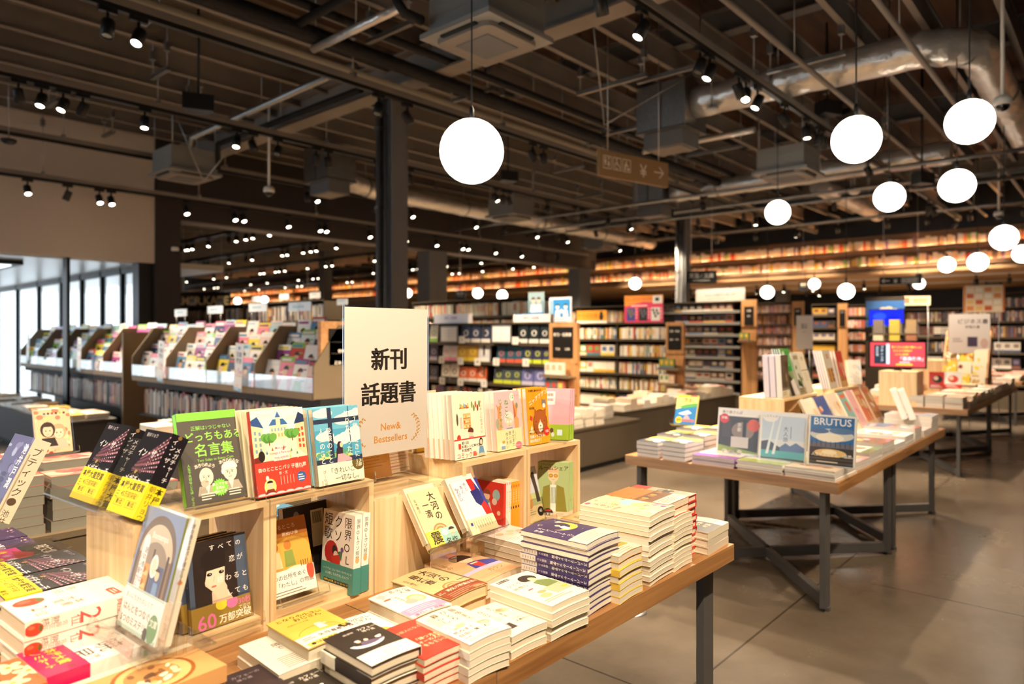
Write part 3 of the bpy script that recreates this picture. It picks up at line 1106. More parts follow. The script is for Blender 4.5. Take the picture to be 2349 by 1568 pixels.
def plinth(x0, y0, x1, y1, h, label, mat='fixture', seam=None):
    t = thing('display_plinth', label, 'display plinth', (x0, y0, 0))
    L, W = x1 - x0, y1 - y0
    MB().box(.02, .02, 0, L - .02, W - .02, .05).build('kick_base', 'rubber', t)
    m = MB().box(0, 0, .05, L, W, h - .02)
    for s in (seam or []):
        m.box(s - .003, -.002, .05, s + .003, 0, h - .02)
    m.build('body', mat, t)
    MB().box(-.01, -.01, h - .02, L + .01, W + .01, h).build('top_board', mat, t)
    return t


plinth(4.3, 3.53, 5.84, 4.02, .384, 'low brown plinth stacked with books behind the far end of the near table')
plinth(6.2, 3.95, 9.0, 4.4, .384, 'long low brown plinth covered with book stacks below the tall shelves', seam=[.9, 1.8])
plinth(.3, 2.60, 3.0, 3.1, .555, 'low brown plinth behind the near table carrying bound comic stacks', 'fixture_tan')
plinth(2.05, 7.3, 2.5, 11.4, .39, 'long dark glossy topped plinth in front of the left magazine rack', 'portal_dark')
plinth(2.0, 3.75, 2.6, 5.7, .36, 'low brown plinth before the right magazine rack')


# ------------------------------------------------------------------ tall book shelves
SHELF = MB()                      # everything shelved beyond the first three hundred books
PAL = ['f4ead8', 'efe2c8', 'f7f1e4', 'e9d3b0', 'e4b89c', 'd9806a', 'c8483c', 'e6b33f', 'f0d264', '7d9a5a', '4f7f86', '5b79a8', '2f3d5c', '8c6b9a', 'e5a5ac', 'f3c9c4', '3a332e', '6b5a4a', 'b9a58a', 'd6dfe2']
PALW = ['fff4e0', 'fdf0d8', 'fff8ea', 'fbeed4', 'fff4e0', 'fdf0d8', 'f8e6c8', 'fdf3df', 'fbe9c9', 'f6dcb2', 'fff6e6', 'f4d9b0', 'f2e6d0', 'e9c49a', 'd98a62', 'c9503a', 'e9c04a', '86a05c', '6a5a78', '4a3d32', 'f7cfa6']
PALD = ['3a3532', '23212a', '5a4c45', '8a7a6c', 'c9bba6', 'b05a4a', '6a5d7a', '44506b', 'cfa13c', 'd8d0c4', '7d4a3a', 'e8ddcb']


def spines(mb, x, y0, y1, z, h, pal, wmin=.012, wmax=.03, depth=.15, axis='x', r=rnd, gap=.04, jig=.12):
    y = y0
    while y < y1:
        t = r.uniform(wmin, wmax)
        if y + t > y1: break
        hh = h * (1 - jig * r.random())
        if r.random() > gap:
            c = C(r.choice(pal))
            i0 = x + r.uniform(0, .012)
            if axis == 'x':
                mb.box(i0, y, z, i0 + depth, y + t * .96, z + hh, c)
                if wmax < .06 and r.random() < .6:
                    c2 = C(r.choice(pal))
                    mb.box(i0 - .0006, y + t * .15, z + hh * .35, i0, y + t * .8, z + hh * .85, c2)
            else:
                mb.box(y, i0, z, y + t * .96, i0 + depth, z + hh, c)
        y += t


def faceouts(mb, x, y0, y1, z, h, pal, r=rnd, wd=.115, depth=.06, lean=.0):
    y = y1
    while y - wd > y0:
        c1, c2, c3 = (C(r.choice(pal)) for _ in range(3))
        n = r.choice((1, 2, 2, 3))
        for k in range(n):
            if y - wd < y0: break
            hh = h * (.9 + .1 * r.random()) if k == 0 else hh
            mb.box(x, y - wd * .97, z, x + depth, y, z + hh, c1)
            mb.box(x - .001, y - wd * .8, z + hh * .45, x, y - wd * .2, z + hh * .85, c2)
            mb.box(x - .001, y - wd * .97, z, x, y, z + hh * .26, c3)
            y -= wd
        y -= .004


def gondola(x, y0, y1, zs, top, label, bays=1, depth=.28, fill='mix', pal=PAL, h=None, mat='fixture', base=.3, strip=False):
    t = thing('book_shelf', label, 'bookshelf', (x, y0, 0))
    L = y1 - y0
    MB().box(depth, 0, 0, depth + .02, L, top).build('back_panel', mat, t)
    for k in range(bays + 1):
        yy = L * k / bays
        MB().box(.02, max(0, yy - .012), 0, depth, min(L, yy + .012), top).build('side_panel', mat, t)
    zs = sorted(zs)
    for z in zs:
        m = MB().box(.0, .0, z - .018, depth, L, z)
        m.box(-.004, 0, z - .03, 0, L, z)
        sb = m.build('shelf_board', mat, t)
        if strip: MB().box(-.010, .01, z - .032, -.004, L - .01, z + .006).build('price_strip', 'ac_grey', sb)
    MB().box(.0, 0, 0, depth, L, min(base, zs[0] - .05)).build('base', mat, t)
    MB().box(0, 0, top - .015, depth, L, top).build('top_board', mat, t)
    tops = zs[1:] + [top]
    if fill:
        for z, z2 in zip(zs, tops):
            hh = min((z2 - z) * .80, h or 1)
            for k in range(bays):
                a, b = y0 + L * k / bays + .015, y0 + L * (k + 1) / bays - .015
                if fill == 'face' or (fill == 'mix' and rnd.random() < .5):
                    faceouts(SHELF, x + .03, a, b, z, hh, pal)
                else:
                    spines(SHELF, x + .03, a, b, z, hh, pal)
    return t


gondola(5.12, 4.06, 5.80, [.50, .705, .915, 1.11], 1.31, 'brown book shelf with ranking cards and face out bestsellers right of the paper sign', 2, fill=None)
gondola(8.0, 4.45, 5.95, [.22, .45, .67, .90, 1.13], 1.345, 'book shelf with pale spines below the red and orange poster', 2, fill='mix', h=.16, pal=PAL[:12] + ['f4ead8', 'fbf2e2'] * 3)
gondola(9.6, 4.14, 5.45, [.35, .52, .69, .86, 1.02, 1.19, 1.36, 1.53], 1.67, 'tall dark book shelf under the long white ranking header', 1, fill='face', pal=PALD + ['e8e0d4', 'd8a8a0', '8aa0c0'], h=.12, strip=True)
gondola(10.6, 3.79, 4.42, [.5, .69, .86, 1.03, 1.2, 1.35, 1.52], 1.68, 'dark shelf of pink comics right of the ranking shelf', 1, pal=['e0b8a8', 'd88c8a', 'c9a29a', 'e9cfc0', 'a88a9c', 'd6a560', 'f0ddd0', '8a5a52'], fill='spine', h=.14)
gondola(11.8, 3.5, 3.9, [.5, .7, .9, 1.1, 1.3, 1.5], 1.68, 'dark shelf behind the tall white notice board', 1, pal=PALD, fill='face', h=.12)
gondola(12.4, 3.12, 3.58, [.3, .5, .7, .9, 1.1, 1.3, 1.5], 1.68, 'dark shelf of red and pink spines left of the blue screen', 1, pal=['d9a49a', 'c2604f', 'e7c5b4', 'd98d5a', 'a8564d', 'ecd9c8'], fill='spine', h=.14)
gondola(4.6, 7.0, 10.8, [.6, .85, 1.1, 1.36], 1.6, 'tall book shelf behind the right magazine rack', 2, pal=PALD + ['e8e0d4'] * 5, fill='spine', h=.2)
gondola(6.7, 5.3, 7.9, [.7, .95, 1.2, 1.44], 1.66, 'tall pale filled shelf behind the ranking card shelf', 3, pal=PAL[:8] + ['f2ecdf', 'dfe3d0', 'c9d3c0'] * 2, fill='spine', h=.19)
gondola(13.4, .2, 3.05, [.4, .65, .9, 1.15, 1.4], 1.62, 'long dark shelf at the far right behind the book spinner', 3, pal=PALD, fill='mix', h=.17)
gondola(16.5, -1.5, 2.5, [.5, .8, 1.1, 1.4, 1.7], 2.0, 'distant dark shelf at the right edge of the hall', 3, pal=PALD, fill='spine', h=.2)
gondola(7.5, 8.2, 9.0, [.6, .9, 1.2], 1.5, 'brown shelf near the portal pier', 1, pal=PAL, fill='spine', h=.2)
gondola(10.2, 6.4, 8.6, [.5, .8, 1.1, 1.4], 1.68, 'tall shelf far behind the blue people posters', 2, pal=PAL[:9], fill='spine', h=.2)


def endcap(x, y0, y1, z0, z1, sign, label, lines_, face='x'):
    """Wood faced shelf end with a black section sign."""
    t = thing('shelf_end_panel', label, 'sign panel', (x, y0, 0))
    L = y1 - y0
    if face == 'x':
        MB().box(0, 0, 0, .03, L, z0).build('lower_panel', 'panel_z', t)
        MB().box(-.012, 0, z0, .03, L, z1).build('wood_panel', 'panel_z', t)
        m = MB().box(-.02, L * sign[0], sign[1], -.012, L * sign[2], sign[3], C('1a1613'))
        cv = Canvas(m, L * (sign[2] - sign[0]), sign[3] - sign[1], lambda a, b, c: (-.0205 - c, L * sign[2] - a, sign[1] + b))
    else:
        MB().box(0, 0, 0, L, .03, z0).build('lower_panel', 'fixture_tan', t)
        MB().box(0, -.012, z0, L, .03, z1).build('wood_panel', 'panel_y', t)
        m = MB().box(L * sign[0], -.02, sign[1], L * sign[2], -.012, sign[3], C('1a1613'))
        cv = Canvas(m, L * (sign[2] - sign[0]), sign[3] - sign[1], lambda a, b, c: (L * sign[0] + a, -.0205 - c, sign[1] + b))
    for (s, xx, yy, sz) in lines_:
        cv.text(s, xx, yy, sz, 'f6efe2', al='c', bold=True)
    for q in (.36, .67):
        cv.rect(4, cv.H * q, 92, 1.5, '3a332d')
    m.build('section_sign', 'enamel', t)
    return t


endcap(5.10, 3.72, 4.04, .93, 1.30, (.14, .98, .86, 1.26), 'wood shelf end with black section sign between the ranking shelf and the pale shelf', [('新刊・話題書', 50, 22, 15), ('文芸', 26, 80, 12), ('文庫', 74, 80, 12)])
endcap(7.98, 4.18, 4.43, .95, 1.345, (.14, 1.0, .86, 1.3), 'wood shelf end with black section sign below the red poster', [('文庫・新書', 50, 30, 16), ('国内', 28, 90, 14), ('海外', 72, 90, 14)])
endcap(9.58, 3.90, 4.12, 1.3, 1.68, (.2, 1.32, .8, 1.58), 'narrow wood shelf end with black sign beside the ranking shelf', [('文庫', 50, 30, 26), ('国内', 50, 90, 18)])
endcap(10.58, 3.60, 3.77, 1.3, 1.68, (.2, 1.32, .8, 1.58), 'narrow wood shelf end with black sign behind the white notice board', [('新書', 50, 30, 26)])
endcap(11.78, 3.34, 3.48, 1.3, 1.68, (.2, 1.32, .8, 1.58), 'narrow wood shelf end with black sign right of the notice board', [('人文', 50, 30, 26)])
endcap(12.38, 2.96, 3.10, 1.3, 1.66, (.2, 1.32, .8, 1.58), 'narrow wood shelf end with black sign left of the blue screen', [('理学', 50, 30, 26)])
endcap(2.66, 4.08, 4.52, .88, 1.285, (.14, .985, .9, 1.235), 'wood end panel with black magazine section sign left of the paper sign', [('雑誌', 72, 12, 12), ('情報誌', 32, 42, 8), ('趣味・実用', 32, 66, 8)], 'y')

# ------------------------------------------------------------------ magazine racks
def rack(x, y0, bays, bay, label, gmag, where, seed, per=4, tiers=4):
    """Stepped magazine rack facing the lobby, with spine rows below."""
    r = random.Random(seed)
    t = thing('magazine_rack', label, 'magazine rack', (x, y0, -.08))
    L = bays * bay
    prof = [(0, .84), (0, 1.06), (.20, 1.34), (.40, 1.34), (.40, .84)]
    for k in range(bays + 1):
        yy = min(L - .012, max(0, k * bay - .006))
        MB().prism([(a, b) for a, b in prof], yy, yy + .014, 1).build('side_panel', 'fixture_tan', t)
    for k in range(bays):
        m = MB()
        for j in range(tiers):
            a, z = .035 + j * .085, .845 + j * .095
            m.box(a, k * bay + .008, z, a + .083, (k + 1) * bay - .008, z + .006)
            m.box(a, k * bay + .008, z, a + .003, (k + 1) * bay - .008, z + .03)
        m.box(0, k * bay + .008, .835, .008, (k + 1) * bay - .008, .885)
        tr = m.build('stepped_tray', 'fixture_tan', t)
        MB().box(-.004, k * bay + .01, .885, -.001, (k + 1) * bay - .01, .985).build('clear_front', 'acrylic', tr)
        MB().box(.06, k * bay + .008, .50, .40, (k + 1) * bay - .008, .515).build('spine_shelf', 'black_metal', t)
    MB().box(.40, 0, 0, .43, L, 1.285).build('back_panel', 'fixture_tan', t)
    MB().box(.05, 0, .78, .40, L, .838).build('valance', 'rubber', t)
    MB().box(.05, 0, .08, .40, L, .30).build('base', 'black_metal', t)
    spines(SHELF, x + .10, y0 + .02, y0 + L - .02, .435, .25, ['f1ede6', 'e6d6d2', '23211f', 'cfc6bb', 'd8a8a0', 'b84a48', '3b3a40', 'e8e2d4', 'dcd3c8', '8a94a8', 'c9b37e', '14130f'], .006, .022, .2, jig=.18)
    # magazines, one by one
    n = 0
    pal = ['e9e6e4', 'd9e3e6', 'c24a44', 'e5c9c2', '5a8cb0', 'e8d24a', 'f2f0ee', '86b052', 'e58aa0', '3d4a66', 'd9d4cf', 'a8c8d0', 'f6e9e0', '9a4f86']
    for k in range(bays):
        for j in range(tiers):
            step = (bay - .03) / per
            for q in range(per):
                yy = y0 + k * bay + .015 + q * step
                m = MB()
                c = [C(r.choice(pal)) for _ in range(4)]
                wd, hh, th = step * .97, .255 + r.uniform(-.02, .02), .012
                m.box(0, 0, 0, th, wd, hh, c[0])
                cv = Canvas(m, wd, hh, lambda a, b, l: (-.0003 - l, wd - a, b))
                cv.rect(0, 0, 100, 22, c[1])
                cv.ell(r.uniform(38, 62), 62, 17, 21, r.choice(['e8c4a8', 'f0d5c0', 'd9b090']), 12)
                cv.ell(50, 52, 20, 16, r.choice(['2a211d', '4a3428', '1d1b1e']), 12, 180, 360)
                cv.poly([(14, cv.H), (30, 88), (70, 88), (88, cv.H)], c[2])
                cv.rect(6, 8, 60 + 25 * r.random(), 10, c[3])
                for s in range(3):
                    cv.rect(4 if s % 2 else 62, 40 + 22 * s, 30, 5, c[(s + 1) % 4])
                M = Matrix.Translation((x + .042 + j * .085, yy, .773 + j * .095)) @ Matrix.Rotation(R(13), 4, 'Y')
                o = m.build('magazine', 'gloss', None, M)
                tag(o, 'magazine %s from the right, %s step, %s bay of the %s' % (nth(q), ('lowest', 'second', 'third', 'top')[j], nth(k), where), 'magazine', gmag)
                n += 1
    return t


rack(2.60, 4.06, 4, .78, 'right hand stepped magazine rack with brown side panels', 'magazines on the right rack', 'right rack', 3)
rack(2.69, 7.45, 5, .78, 'left hand stepped magazine rack standing by the entrance glass', 'magazines on the left rack', 'left rack', 5, per=3)
t = tag(MB().box(2.60, 7.40, 0, 3.10, 7.435, 1.215).build('rack_end_board', 'fixture_tan'), 'tall plain brown end board of the left magazine rack', 'panel')


def hang_card(u, v, x, label, wd=.12, ht=.36):
    p = at(u, v, x=x)
    m = MB().box(0, -wd / 2, -ht / 2, .003, wd / 2, ht / 2, C('f1efee'))
    cv = Canvas(m, wd, ht, lambda a, b, c: (-.0002 - c, wd / 2 - a, -ht / 2 + b))
    cv.ell(50, 26, 14, 14, '3f7fb4')
    cv.ell(50, 20, 14, 8, 'e8eef2', 12, 180, 360)
    cv.text('定期', 50, 52, 34, '4a4a4e', al='c', bold=True)
    cv.text('購読', 50, 92, 34, '4a4a4e', al='c', bold=True)
    cv.poly([(8, 172), (30, 172), (19, 190)], 'e9b23c')
    cv.text('5', 52, 148, 48, 'd8486a', al='c')
    cv.text('倍', 82, 166, 26, 'd8486a', al='c', bold=True)
    cv.rect(8, 200, 84, 6, 'f0b63a')
    cv.lines(24, 262, 50, 2, 6, 2.2, 'a8a8ac')
    cv.rect(0, 280, 100, 20, '79b4d8')
    cv.text('定期購読', 36, 283, 12, 'f4f8fb', al='c')
    o = m.build('hanging_card', 'cover')
    o.location = p
    o.rotation_euler = (R(6), 0, 0)
    return tag(o, label, 'sign card', 'subscription cards on the racks')


hang_card(547, 842, 2.57, 'white subscription card hanging before the right rack, nearest the wood end panel')
hang_card(368, 828, 2.57, 'white subscription card at the far end of the right magazine rack')
hang_card(181, 812, 2.59, 'white subscription card on the left rack, near its brown end board')
hang_card(64, 795, 2.59, 'white subscription card at the left end of the left rack', .11, .34)
for i, (u, v, wd, d) in enumerate(((415, 717, .27, 7.6), (494, 710, .3, 7.4), (592, 705, .3, 7.0), (688, 703, .32, 6.6), (441, 690, .2, 8.4), (505, 688, .2, 8.8), (588, 686, .23, 8.6), (652, 680, .22, 8.4), (722, 677, .22, 8.2), (785, 692, .2, 8.6))):
    p = at(u, v, x=2.98 if i < 4 else 4.72)
    t = thing('category_plate', 'white category plate over the magazine racks, %s of the %s row from the left' % (nth(i if i < 4 else i - 4), 'front' if i < 4 else 'back'), 'sign', p, 0, 'category plates over the racks')
    m = MB().box(-.004, -wd / 2, -.035, .004, wd / 2, .035, C('eef1f0'))
    cv = Canvas(m, wd, .07, lambda a, b, c: (-.0045 - c, wd / 2 - a, -.035 + b))
    cv.rect(20, 8, 50, 6, 'b9cfcb')
    m.build('plate', 'gloss', t)
    for s in (-1, 1):
        MB().tube([(0, s * wd * .35, -.03), (0, s * wd * .35, (1.205 if i < 4 else 1.60) - p.z)], .004, 6).build('prong', 'steel', t)


# ------------------------------------------------------------------ signs
def board(name, label, p, wd, ht, th, yaw, col, art, mat='cover', cat='sign', supports=None, group=None):
    """A flat board facing the viewer's side; yaw 0 faces -Y, -90 faces -X."""
    t = thing(name, label, cat, p, R(yaw), group)
    m = MB().box(-wd / 2, 0, 0, wd / 2, th, ht, C(col))
    cv = Canvas(m, wd, ht, lambda a, b, c: (-wd / 2 + a, -.0003 - c, b))
    if art: art(cv)
    m.build('panel', mat, t)
    for (x, z0, z1) in supports or []:
        MB().tube([(x, th / 2, z0), (x, th / 2, z1)], .004, 6).build('wire' if z1 > ht else 'post', 'steel', t)
    return t


def art_toilet(cv):
    w_ = 'f2e6d2'
    for i in range(3):
        x = 5 + i * 13.5
        for (a, b, c, d) in ((x, 5, 11.5, .7), (x, 17.3, 11.5, .7), (x, 5, .7, 13), (x + 10.8, 5, .7, 13)):
            cv.rect(a, b, c, d, w_)
    for x, f in ((8, 0), (12.5, 1)):
        cv.ell(x, 7.5, 1, 1, w_)
        cv.poly([(x - 1.7, 9.2), (x + 1.7, 9.2), (x + .4, 16)] if not f else [(x, 9), (x + 1.8, 14), (x - 1.8, 14)], w_)
        if f: cv.rect(x - .5, 14, 1, 2.4, w_)
    cv.ell(23.5, 7.3, 1, 1, w_)
    cv.line(23.7, 8.5, 24, 12.5, 1, w_); cv.line(24, 12.3, 27, 12.6, 1, w_); cv.line(27, 12.6, 28.3, 16, 1, w_)
    for k in range(10):
        a0 = R(60 + k * 24)
        cv.line(24 + 3.1 * math.cos(a0), 13.4 + 3.1 * math.sin(a0), 24 + 3.1 * math.cos(a0 + R(24)), 13.4 + 3.1 * math.sin(a0 + R(24)), .8, w_)
    cv.ell(37, 8, 1, 1, w_)
    cv.poly([(34.5, 16.6), (35, 10), (37.6, 9), (40.5, 12.5), (39.8, 13.2), (37, 11.2), (36.2, 16.6)], w_)
    cv.ell(40, 15, 2, 1.3, w_)
    cv.text('¥', 62, 4, 18, w_, al='c')
    cv.line(78, 12, 92, 12, 1.1, w_); cv.line(86, 6, 92.4, 12.2, 1.1, w_); cv.line(86, 18, 92.4, 11.8, 1.1, w_)


a0, a1 = at(1375, 370, y=3.18), at(1533, 415, y=3.0)
hd = a1 - a0
board('hanging_sign', 'brown hanging sign with toilet pictograms, yen mark and arrow', ((a0.x + a1.x) / 2, (a0.y + a1.y) / 2, 2.47), hd.xy.length, .21, .03, math.degrees(math.atan2(hd.y, hd.x)), '96784f', art_toilet, 'enamel', supports=[(-.3, .21, DECK - 2.47), (.3, .21, DECK - 2.47)])


def art_lit(cv):
    cv.text('文芸 / 文庫', 50, 7, 17, 'f4f2ec', al='c', bold=True)
    cv.text('NOVEL/PAPERBACK', 50, 29, 6.5, 'd8d5cc', al='c')


p = at(1609, 650, d=10.5)
board('hanging_sign', 'black hanging sign for literature and paperbacks beside the far column', p, .44, .19, .03, -60, '141717', art_lit, 'enamel', supports=[(-.15, .19, DECK - p.z), (.15, .19, DECK - p.z)])


def art_arrow(cv):
    w_ = 'f2efe6'
    cv.line(6, 10, 24, 10, 1.6, w_); cv.line(6, 10, 12, 5, 1.6, w_); cv.line(6, 10, 12, 15, 1.6, w_)
    cv.text('¥', 38, 3, 15, w_, al='c')
    for x in (52, 65, 78):
        for (a, b, c, d) in ((x, 4, 11.5, .9), (x, 15.5, 11.5, .9), (x, 4, .9, 12), (x + 10.8, 4, .9, 12)):
            cv.rect(a, b, c, d, w_)
        cv.ell(x + 5.7, 7.5, 1.4, 1.4, w_); cv.rect(x + 4.6, 9.2, 2.2, 5, w_)


p = at(2066, 652, d=11.5)
board('hanging_sign', 'black hanging sign with a left arrow and yen mark on the far right', p, .62, .125, .03, -70, '131413', art_arrow, 'enamel', supports=[(-.25, .125, DECK - p.z), (.25, .125, DECK - p.z)])
for (u, v, wd, ht, lab) in ((1843, 668, .16, .17, 'small square black hanging sign beside the column under the slats'), (1055, 685, .2, .14, 'small black hanging sign right of the first portal pier'), (705, 694, .3, .14, 'small black hanging sign over the shelves left of the steel column')):
    p = at(u, v, d=13.5 if u > 1500 else 12.5)
    board('hanging_sign', lab, p, wd, ht, .02, -60, '141413', lambda cv: (cv.rect(20, 14, 26, 14, 'f0e6cc'), cv.rect(54, 14, 26, 14, 'f0e6cc'), cv.rect(20, 40, 60, 6, 'b9ad98')), 'enamel', supports=[(0, ht, DECK - p.z)])
p = at(462, 706, d=13.0)
board('shop_sign', 'dark fascia with glowing cafe lettering deep in the next hall', p, 1.15, .30, .05, -60, '1b1714', lambda cv: cv.text('AMER.KATE', 50, 4, 19, 'f0d8a8', al='c', bold=True), 'enamel', supports=[(-.4, .3, DECK - p.z), (.4, .3, DECK - p.z)])

# long white headers over the shelves
p = at(1651, 690, x=9.66); p.z = 1.671
board('shelf_header', 'long white ranking header above the tall dark shelf', p, .76, .19, .02, -90, 'bdb7b0', lambda cv: (cv.text('ジャンル別ランキング', 50, 9, 6.2, '3d3a36', al='c', bold=True), cv.lines(24, 19, 50, 1, 4, 1, '8a857d')))
p = at(1034, 741, x=5.14); p.z = 1.311
board('shelf_header', 'white lit header over the left bay of the ranking card shelf', p, .53, .10, .06, -90, 'f3eef0', lambda cv: cv.text('新刊・話題書', 50, 5, 6, 'c4789a', al='c', bold=True), 'gloss')
p = at(1270, 741, x=5.14); p.z = 1.311; p.y = 4.30
board('shelf_header', 'white header over the black sign, under the blue people poster', p, .46, .075, .06, -90, 'f0e9e2', lambda cv: cv.text('新刊・話題書', 50, 4, 7, 'c0508a', al='c', bold=True), 'gloss')


def art_couple(cv):
    cv.rect(0, 0, 100, 105, '7f9fae')
    cv.rect(0, 0, 100, 45, '9db7bd')
    for x, sh in ((32, 'e6e4ea'), (66, 'cfd6e4')):
        cv.poly([(x - 20, 105), (x - 14, 62), (x + 14, 62), (x + 20, 105)], sh)
        cv.ell(x, 44, 11, 14, 'e9c8b4')
        cv.ell(x, 38, 13, 13, '4a3a34', 14, 180, 360)
    cv.rect(0, 105, 100, cv.H - 105, '2d86c8')
    cv.text('ナツイチ', 50, 112, 20, 'f2f6fa', al='c', bold=True)


def art_blue(cv):
    cv.rect(0, 0, 100, cv.H, 'eef2f5')
    cv.rect(18, 8, 76, 66, '2b8fd4')
    for x in (38, 74):
        cv.ell(x, 36, 8, 9, 'f2f2f0'); cv.ell(x, 31, 9, 7, '28323c', 12, 180, 360)
        cv.poly([(x - 12, 72), (x - 8, 48), (x + 8, 48), (x + 12, 72)], 'f4f4f2')
    cv.ell(56, 52, 9, 8, 'dfe9f0')
    cv.rect(4, 10, 12, 60, '8fb9d6')
    cv.lines(22, 80, 60, 3, 6, 2.5, '5a8fb4')


p = at(1230, 741, x=5.34); p.z = 1.311
board('shelf_poster', 'tall photo poster of two people with a blue lower band', p, .19, .30, .006, -84, '7f9fae', art_couple, cat='poster')
p = at(1285, 728, x=5.34); p.z = 1.311
board('shelf_poster', 'blue poster with two drawn white figures', p, .26, .24, .006, -86, 'eef2f5', art_blue, cat='poster')
p = at(1196, 741, x=5.30); p.z = 1.311
tag(board('shelf_card', 'plain bright blue card left of the couple poster', p, .13, .09, .01, -86, '2f86cc', None, cat='poster'))
p = at(1357, 741, x=8.1); p.z = 1.346
board('shelf_card', 'orange card with black cat silhouette and lettering beside the blue poster', p, .5, .18, .006, -88, 'f2a43c', lambda cv: (cv.text('ナツの文庫', 36, 8, 14, 'c87a1e', al='c', bold=True), cv.ell(82, 18, 7, 10, '2a2320'), cv.ell(82, 8, 5, 5, '2a2320'), cv.rect(0, 29, 100, 8, 'f8f2e6')), cat='poster')


def art_red(cv):
    H = cv.H
    cv.rect(0, 0, 100, H, 'e8456c')
    cv.poly([(0, 0), (100, 0), (100, H * .28), (50, H * .24), (0, H * .4)], 'f39a3a')
    cv.text('君も、知らない夏の物語', 38, 5, 6.4, 'f4582c', al='c', bold=True)
    cv.rect(74, 1.5, 24, 18, 'f6f2ec')
    cv.rect(80, 6, 10, 8, '3a3a3a')
    cv.lines(18, 23, 56, 1, 4, 2.6, 'f9dfe2')
    for x, c1, c2 in ((6, '3f4d9c', '8a7a3c'), (38, '2c2d31', '6a6d74'), (70, 'f2eee8', '2a2428')):
        cv.rect(x, 29, 22, 31, c1)
        for k in range(5):
            cv.ell(x + 5 + k * 3, 35 + (k * 7) % 20, 3, 3.5, c2)
        cv.lines(x + 24, 30, 4, 4, 7, 3, 'f9dfe2')


p = at(1476, 741, x=8.04); p.z = 1.346
board('shelf_poster', 'red and orange poster showing three book covers', p, .56, .36, .006, -86, 'e8456c', art_red, cat='poster')
p = at(1845, 800, x=9.2)
board('notice_board', 'tall narrow white notice board on the right, before the dark shelves', p, .2, .43, .02, -88, 'f0e7dd', lambda cv: (cv.text('話題', 40, 50, 17, '4a433c', vert=True, bold=True), cv.text('の本', 60, 50, 17, '4a433c', vert=True, bold=True), cv.rect(38, 104, 24, 2, '8a8378')), supports=[(-.06, -p.z, 0), (.06, -p.z, 0)])
p = at(2223, 810, x=9.0)
board('shelf_poster', 'pale business book poster with a dark purple square', p, .38, .43, .01, -80, 'e6dedb', lambda cv: (cv.text('ビジネス書', 58, 14, 15, '5a5258', al='c', bold=True), cv.text('年間大賞', 58, 33, 9, '6d656a', al='c', bold=True), cv.rect(46, 66, 24, 28, '4a3f5a'), cv.lines(10, 70, 26, 2, 7, 3, 'a39ca2'), cv.ell(86, 84, 9, 14, 'd9b9b0')), cat='poster', supports=[(-.1, TOP - p.z, 0), (.1, TOP - p.z, 0)])


def tv(p, yaw, wd, ht, art, label, stand=True):
    t = thing('television', label, 'television', p, R(yaw))
    MB().box(-wd / 2 - .015, 0, .05, wd / 2 + .015, .03, .05 + ht + .03).build('bezel', 'black_gloss', t)
    m = MB().box(-wd / 2, -.002, .065, wd / 2, 0, .065 + ht, C('d8454a'))
    art(Canvas(m, wd, ht, lambda a, b, c: (-wd / 2 + a, -.0025 - c, .065 + b)))
    m.build('screen', 'screen', t)
    if stand:
        MB().box(-.03, .0, .0, .03, .02, .06).box(-.12, -.05, 0, .12, .08, .012).build('stand', 'black_gloss', t)


def art_tv(cv):
    cv.rect(0, 0, 100, cv.H, 'd9474d')
    cv.rect(7, 5, 23, 40, '2c333c'); cv.rect(30, 3, 6, 42, 'd9dce4')
    cv.text('池井戸潤', 13, 8, 5, 'e8e8ea', vert=True); cv.text('ブティック', 22, 7, 6.5, 'eef0f2', vert=True)
    cv.text('数十万の企業が関わった', 67, 7, 5, 'f0d23c', al='c', bold=True)
    cv.text('ひとりの物語が', 60, 14.5, 5, 'f0d23c', al='c', bold=True)
    cv.text('ついに登場！', 58, 22, 5, 'f0d23c', al='c', bold=True)
    cv.text('「最高傑作」', 74, 29, 8.5, 'f6f0ee', al='c', bold=True)
    cv.lines(54, 40, 26, 1, 4, 2, 'f6d8d8'); cv.rect(48, 44, 30, 3, 'f0c83c')


tv(at(2058, 857, x=6.95) + Vector((0, 0, 0)), -84, .43, .215, art_tv, 'small television with a red advert screen on a pale box')
tv(at(2033, 756, x=10.8), -84, .42, .21, lambda cv: (cv.rect(0, 0, 100, cv.H, '1a28e6'), cv.ell(30, 20, 20, 12, '2c4af4'), cv.ell(70, 32, 22, 12, '1420c4')), 'glowing blue screen below the flower garland display', False)

tag(MB().box(10.86, 2.36, 0, 10.98, 2.84, 1.72).build('display_pillar', 'fixture'), 'brown pillar carrying the blue screen and the flower panel', 'display stand')
# garland and other far right displays
p = at(2030, 722, x=10.8)
t = thing('flower_display', 'round picture panel of pale flowers and green leaves over the blue screen', 'display', p, R(-84))
m = MB().box(-.24, 0, -.17, .24, .02, .20, C('2a6ad0'))
cv = Canvas(m, .48, .37, lambda a, b, c: (-.24 + a, -.0003 - c, -.17 + b))
cv.rect(0, 0, 100, 77, '3f76c0')
r = random.Random(4)
for i in range(16):
    cv.ell(r.uniform(8, 92), r.uniform(45, 74), r.uniform(7, 13), r.uniform(4, 8), r.choice(['2e6a34', '49863e', '1f4f2c']), 10, 0, 360, r.uniform(0, 90))
for i in range(7):
    x, y = r.uniform(22, 78), r.uniform(24, 56)
    cv.ell(x, y, 13, 12, r.choice(['f1dcc8', 'ead0cf', 'e8b987']), 12); cv.ell(x, y, 6, 6, 'd9bda8', 10)
m.build('panel', 'cover', t)
p = at(2257, 716, x=10.2)
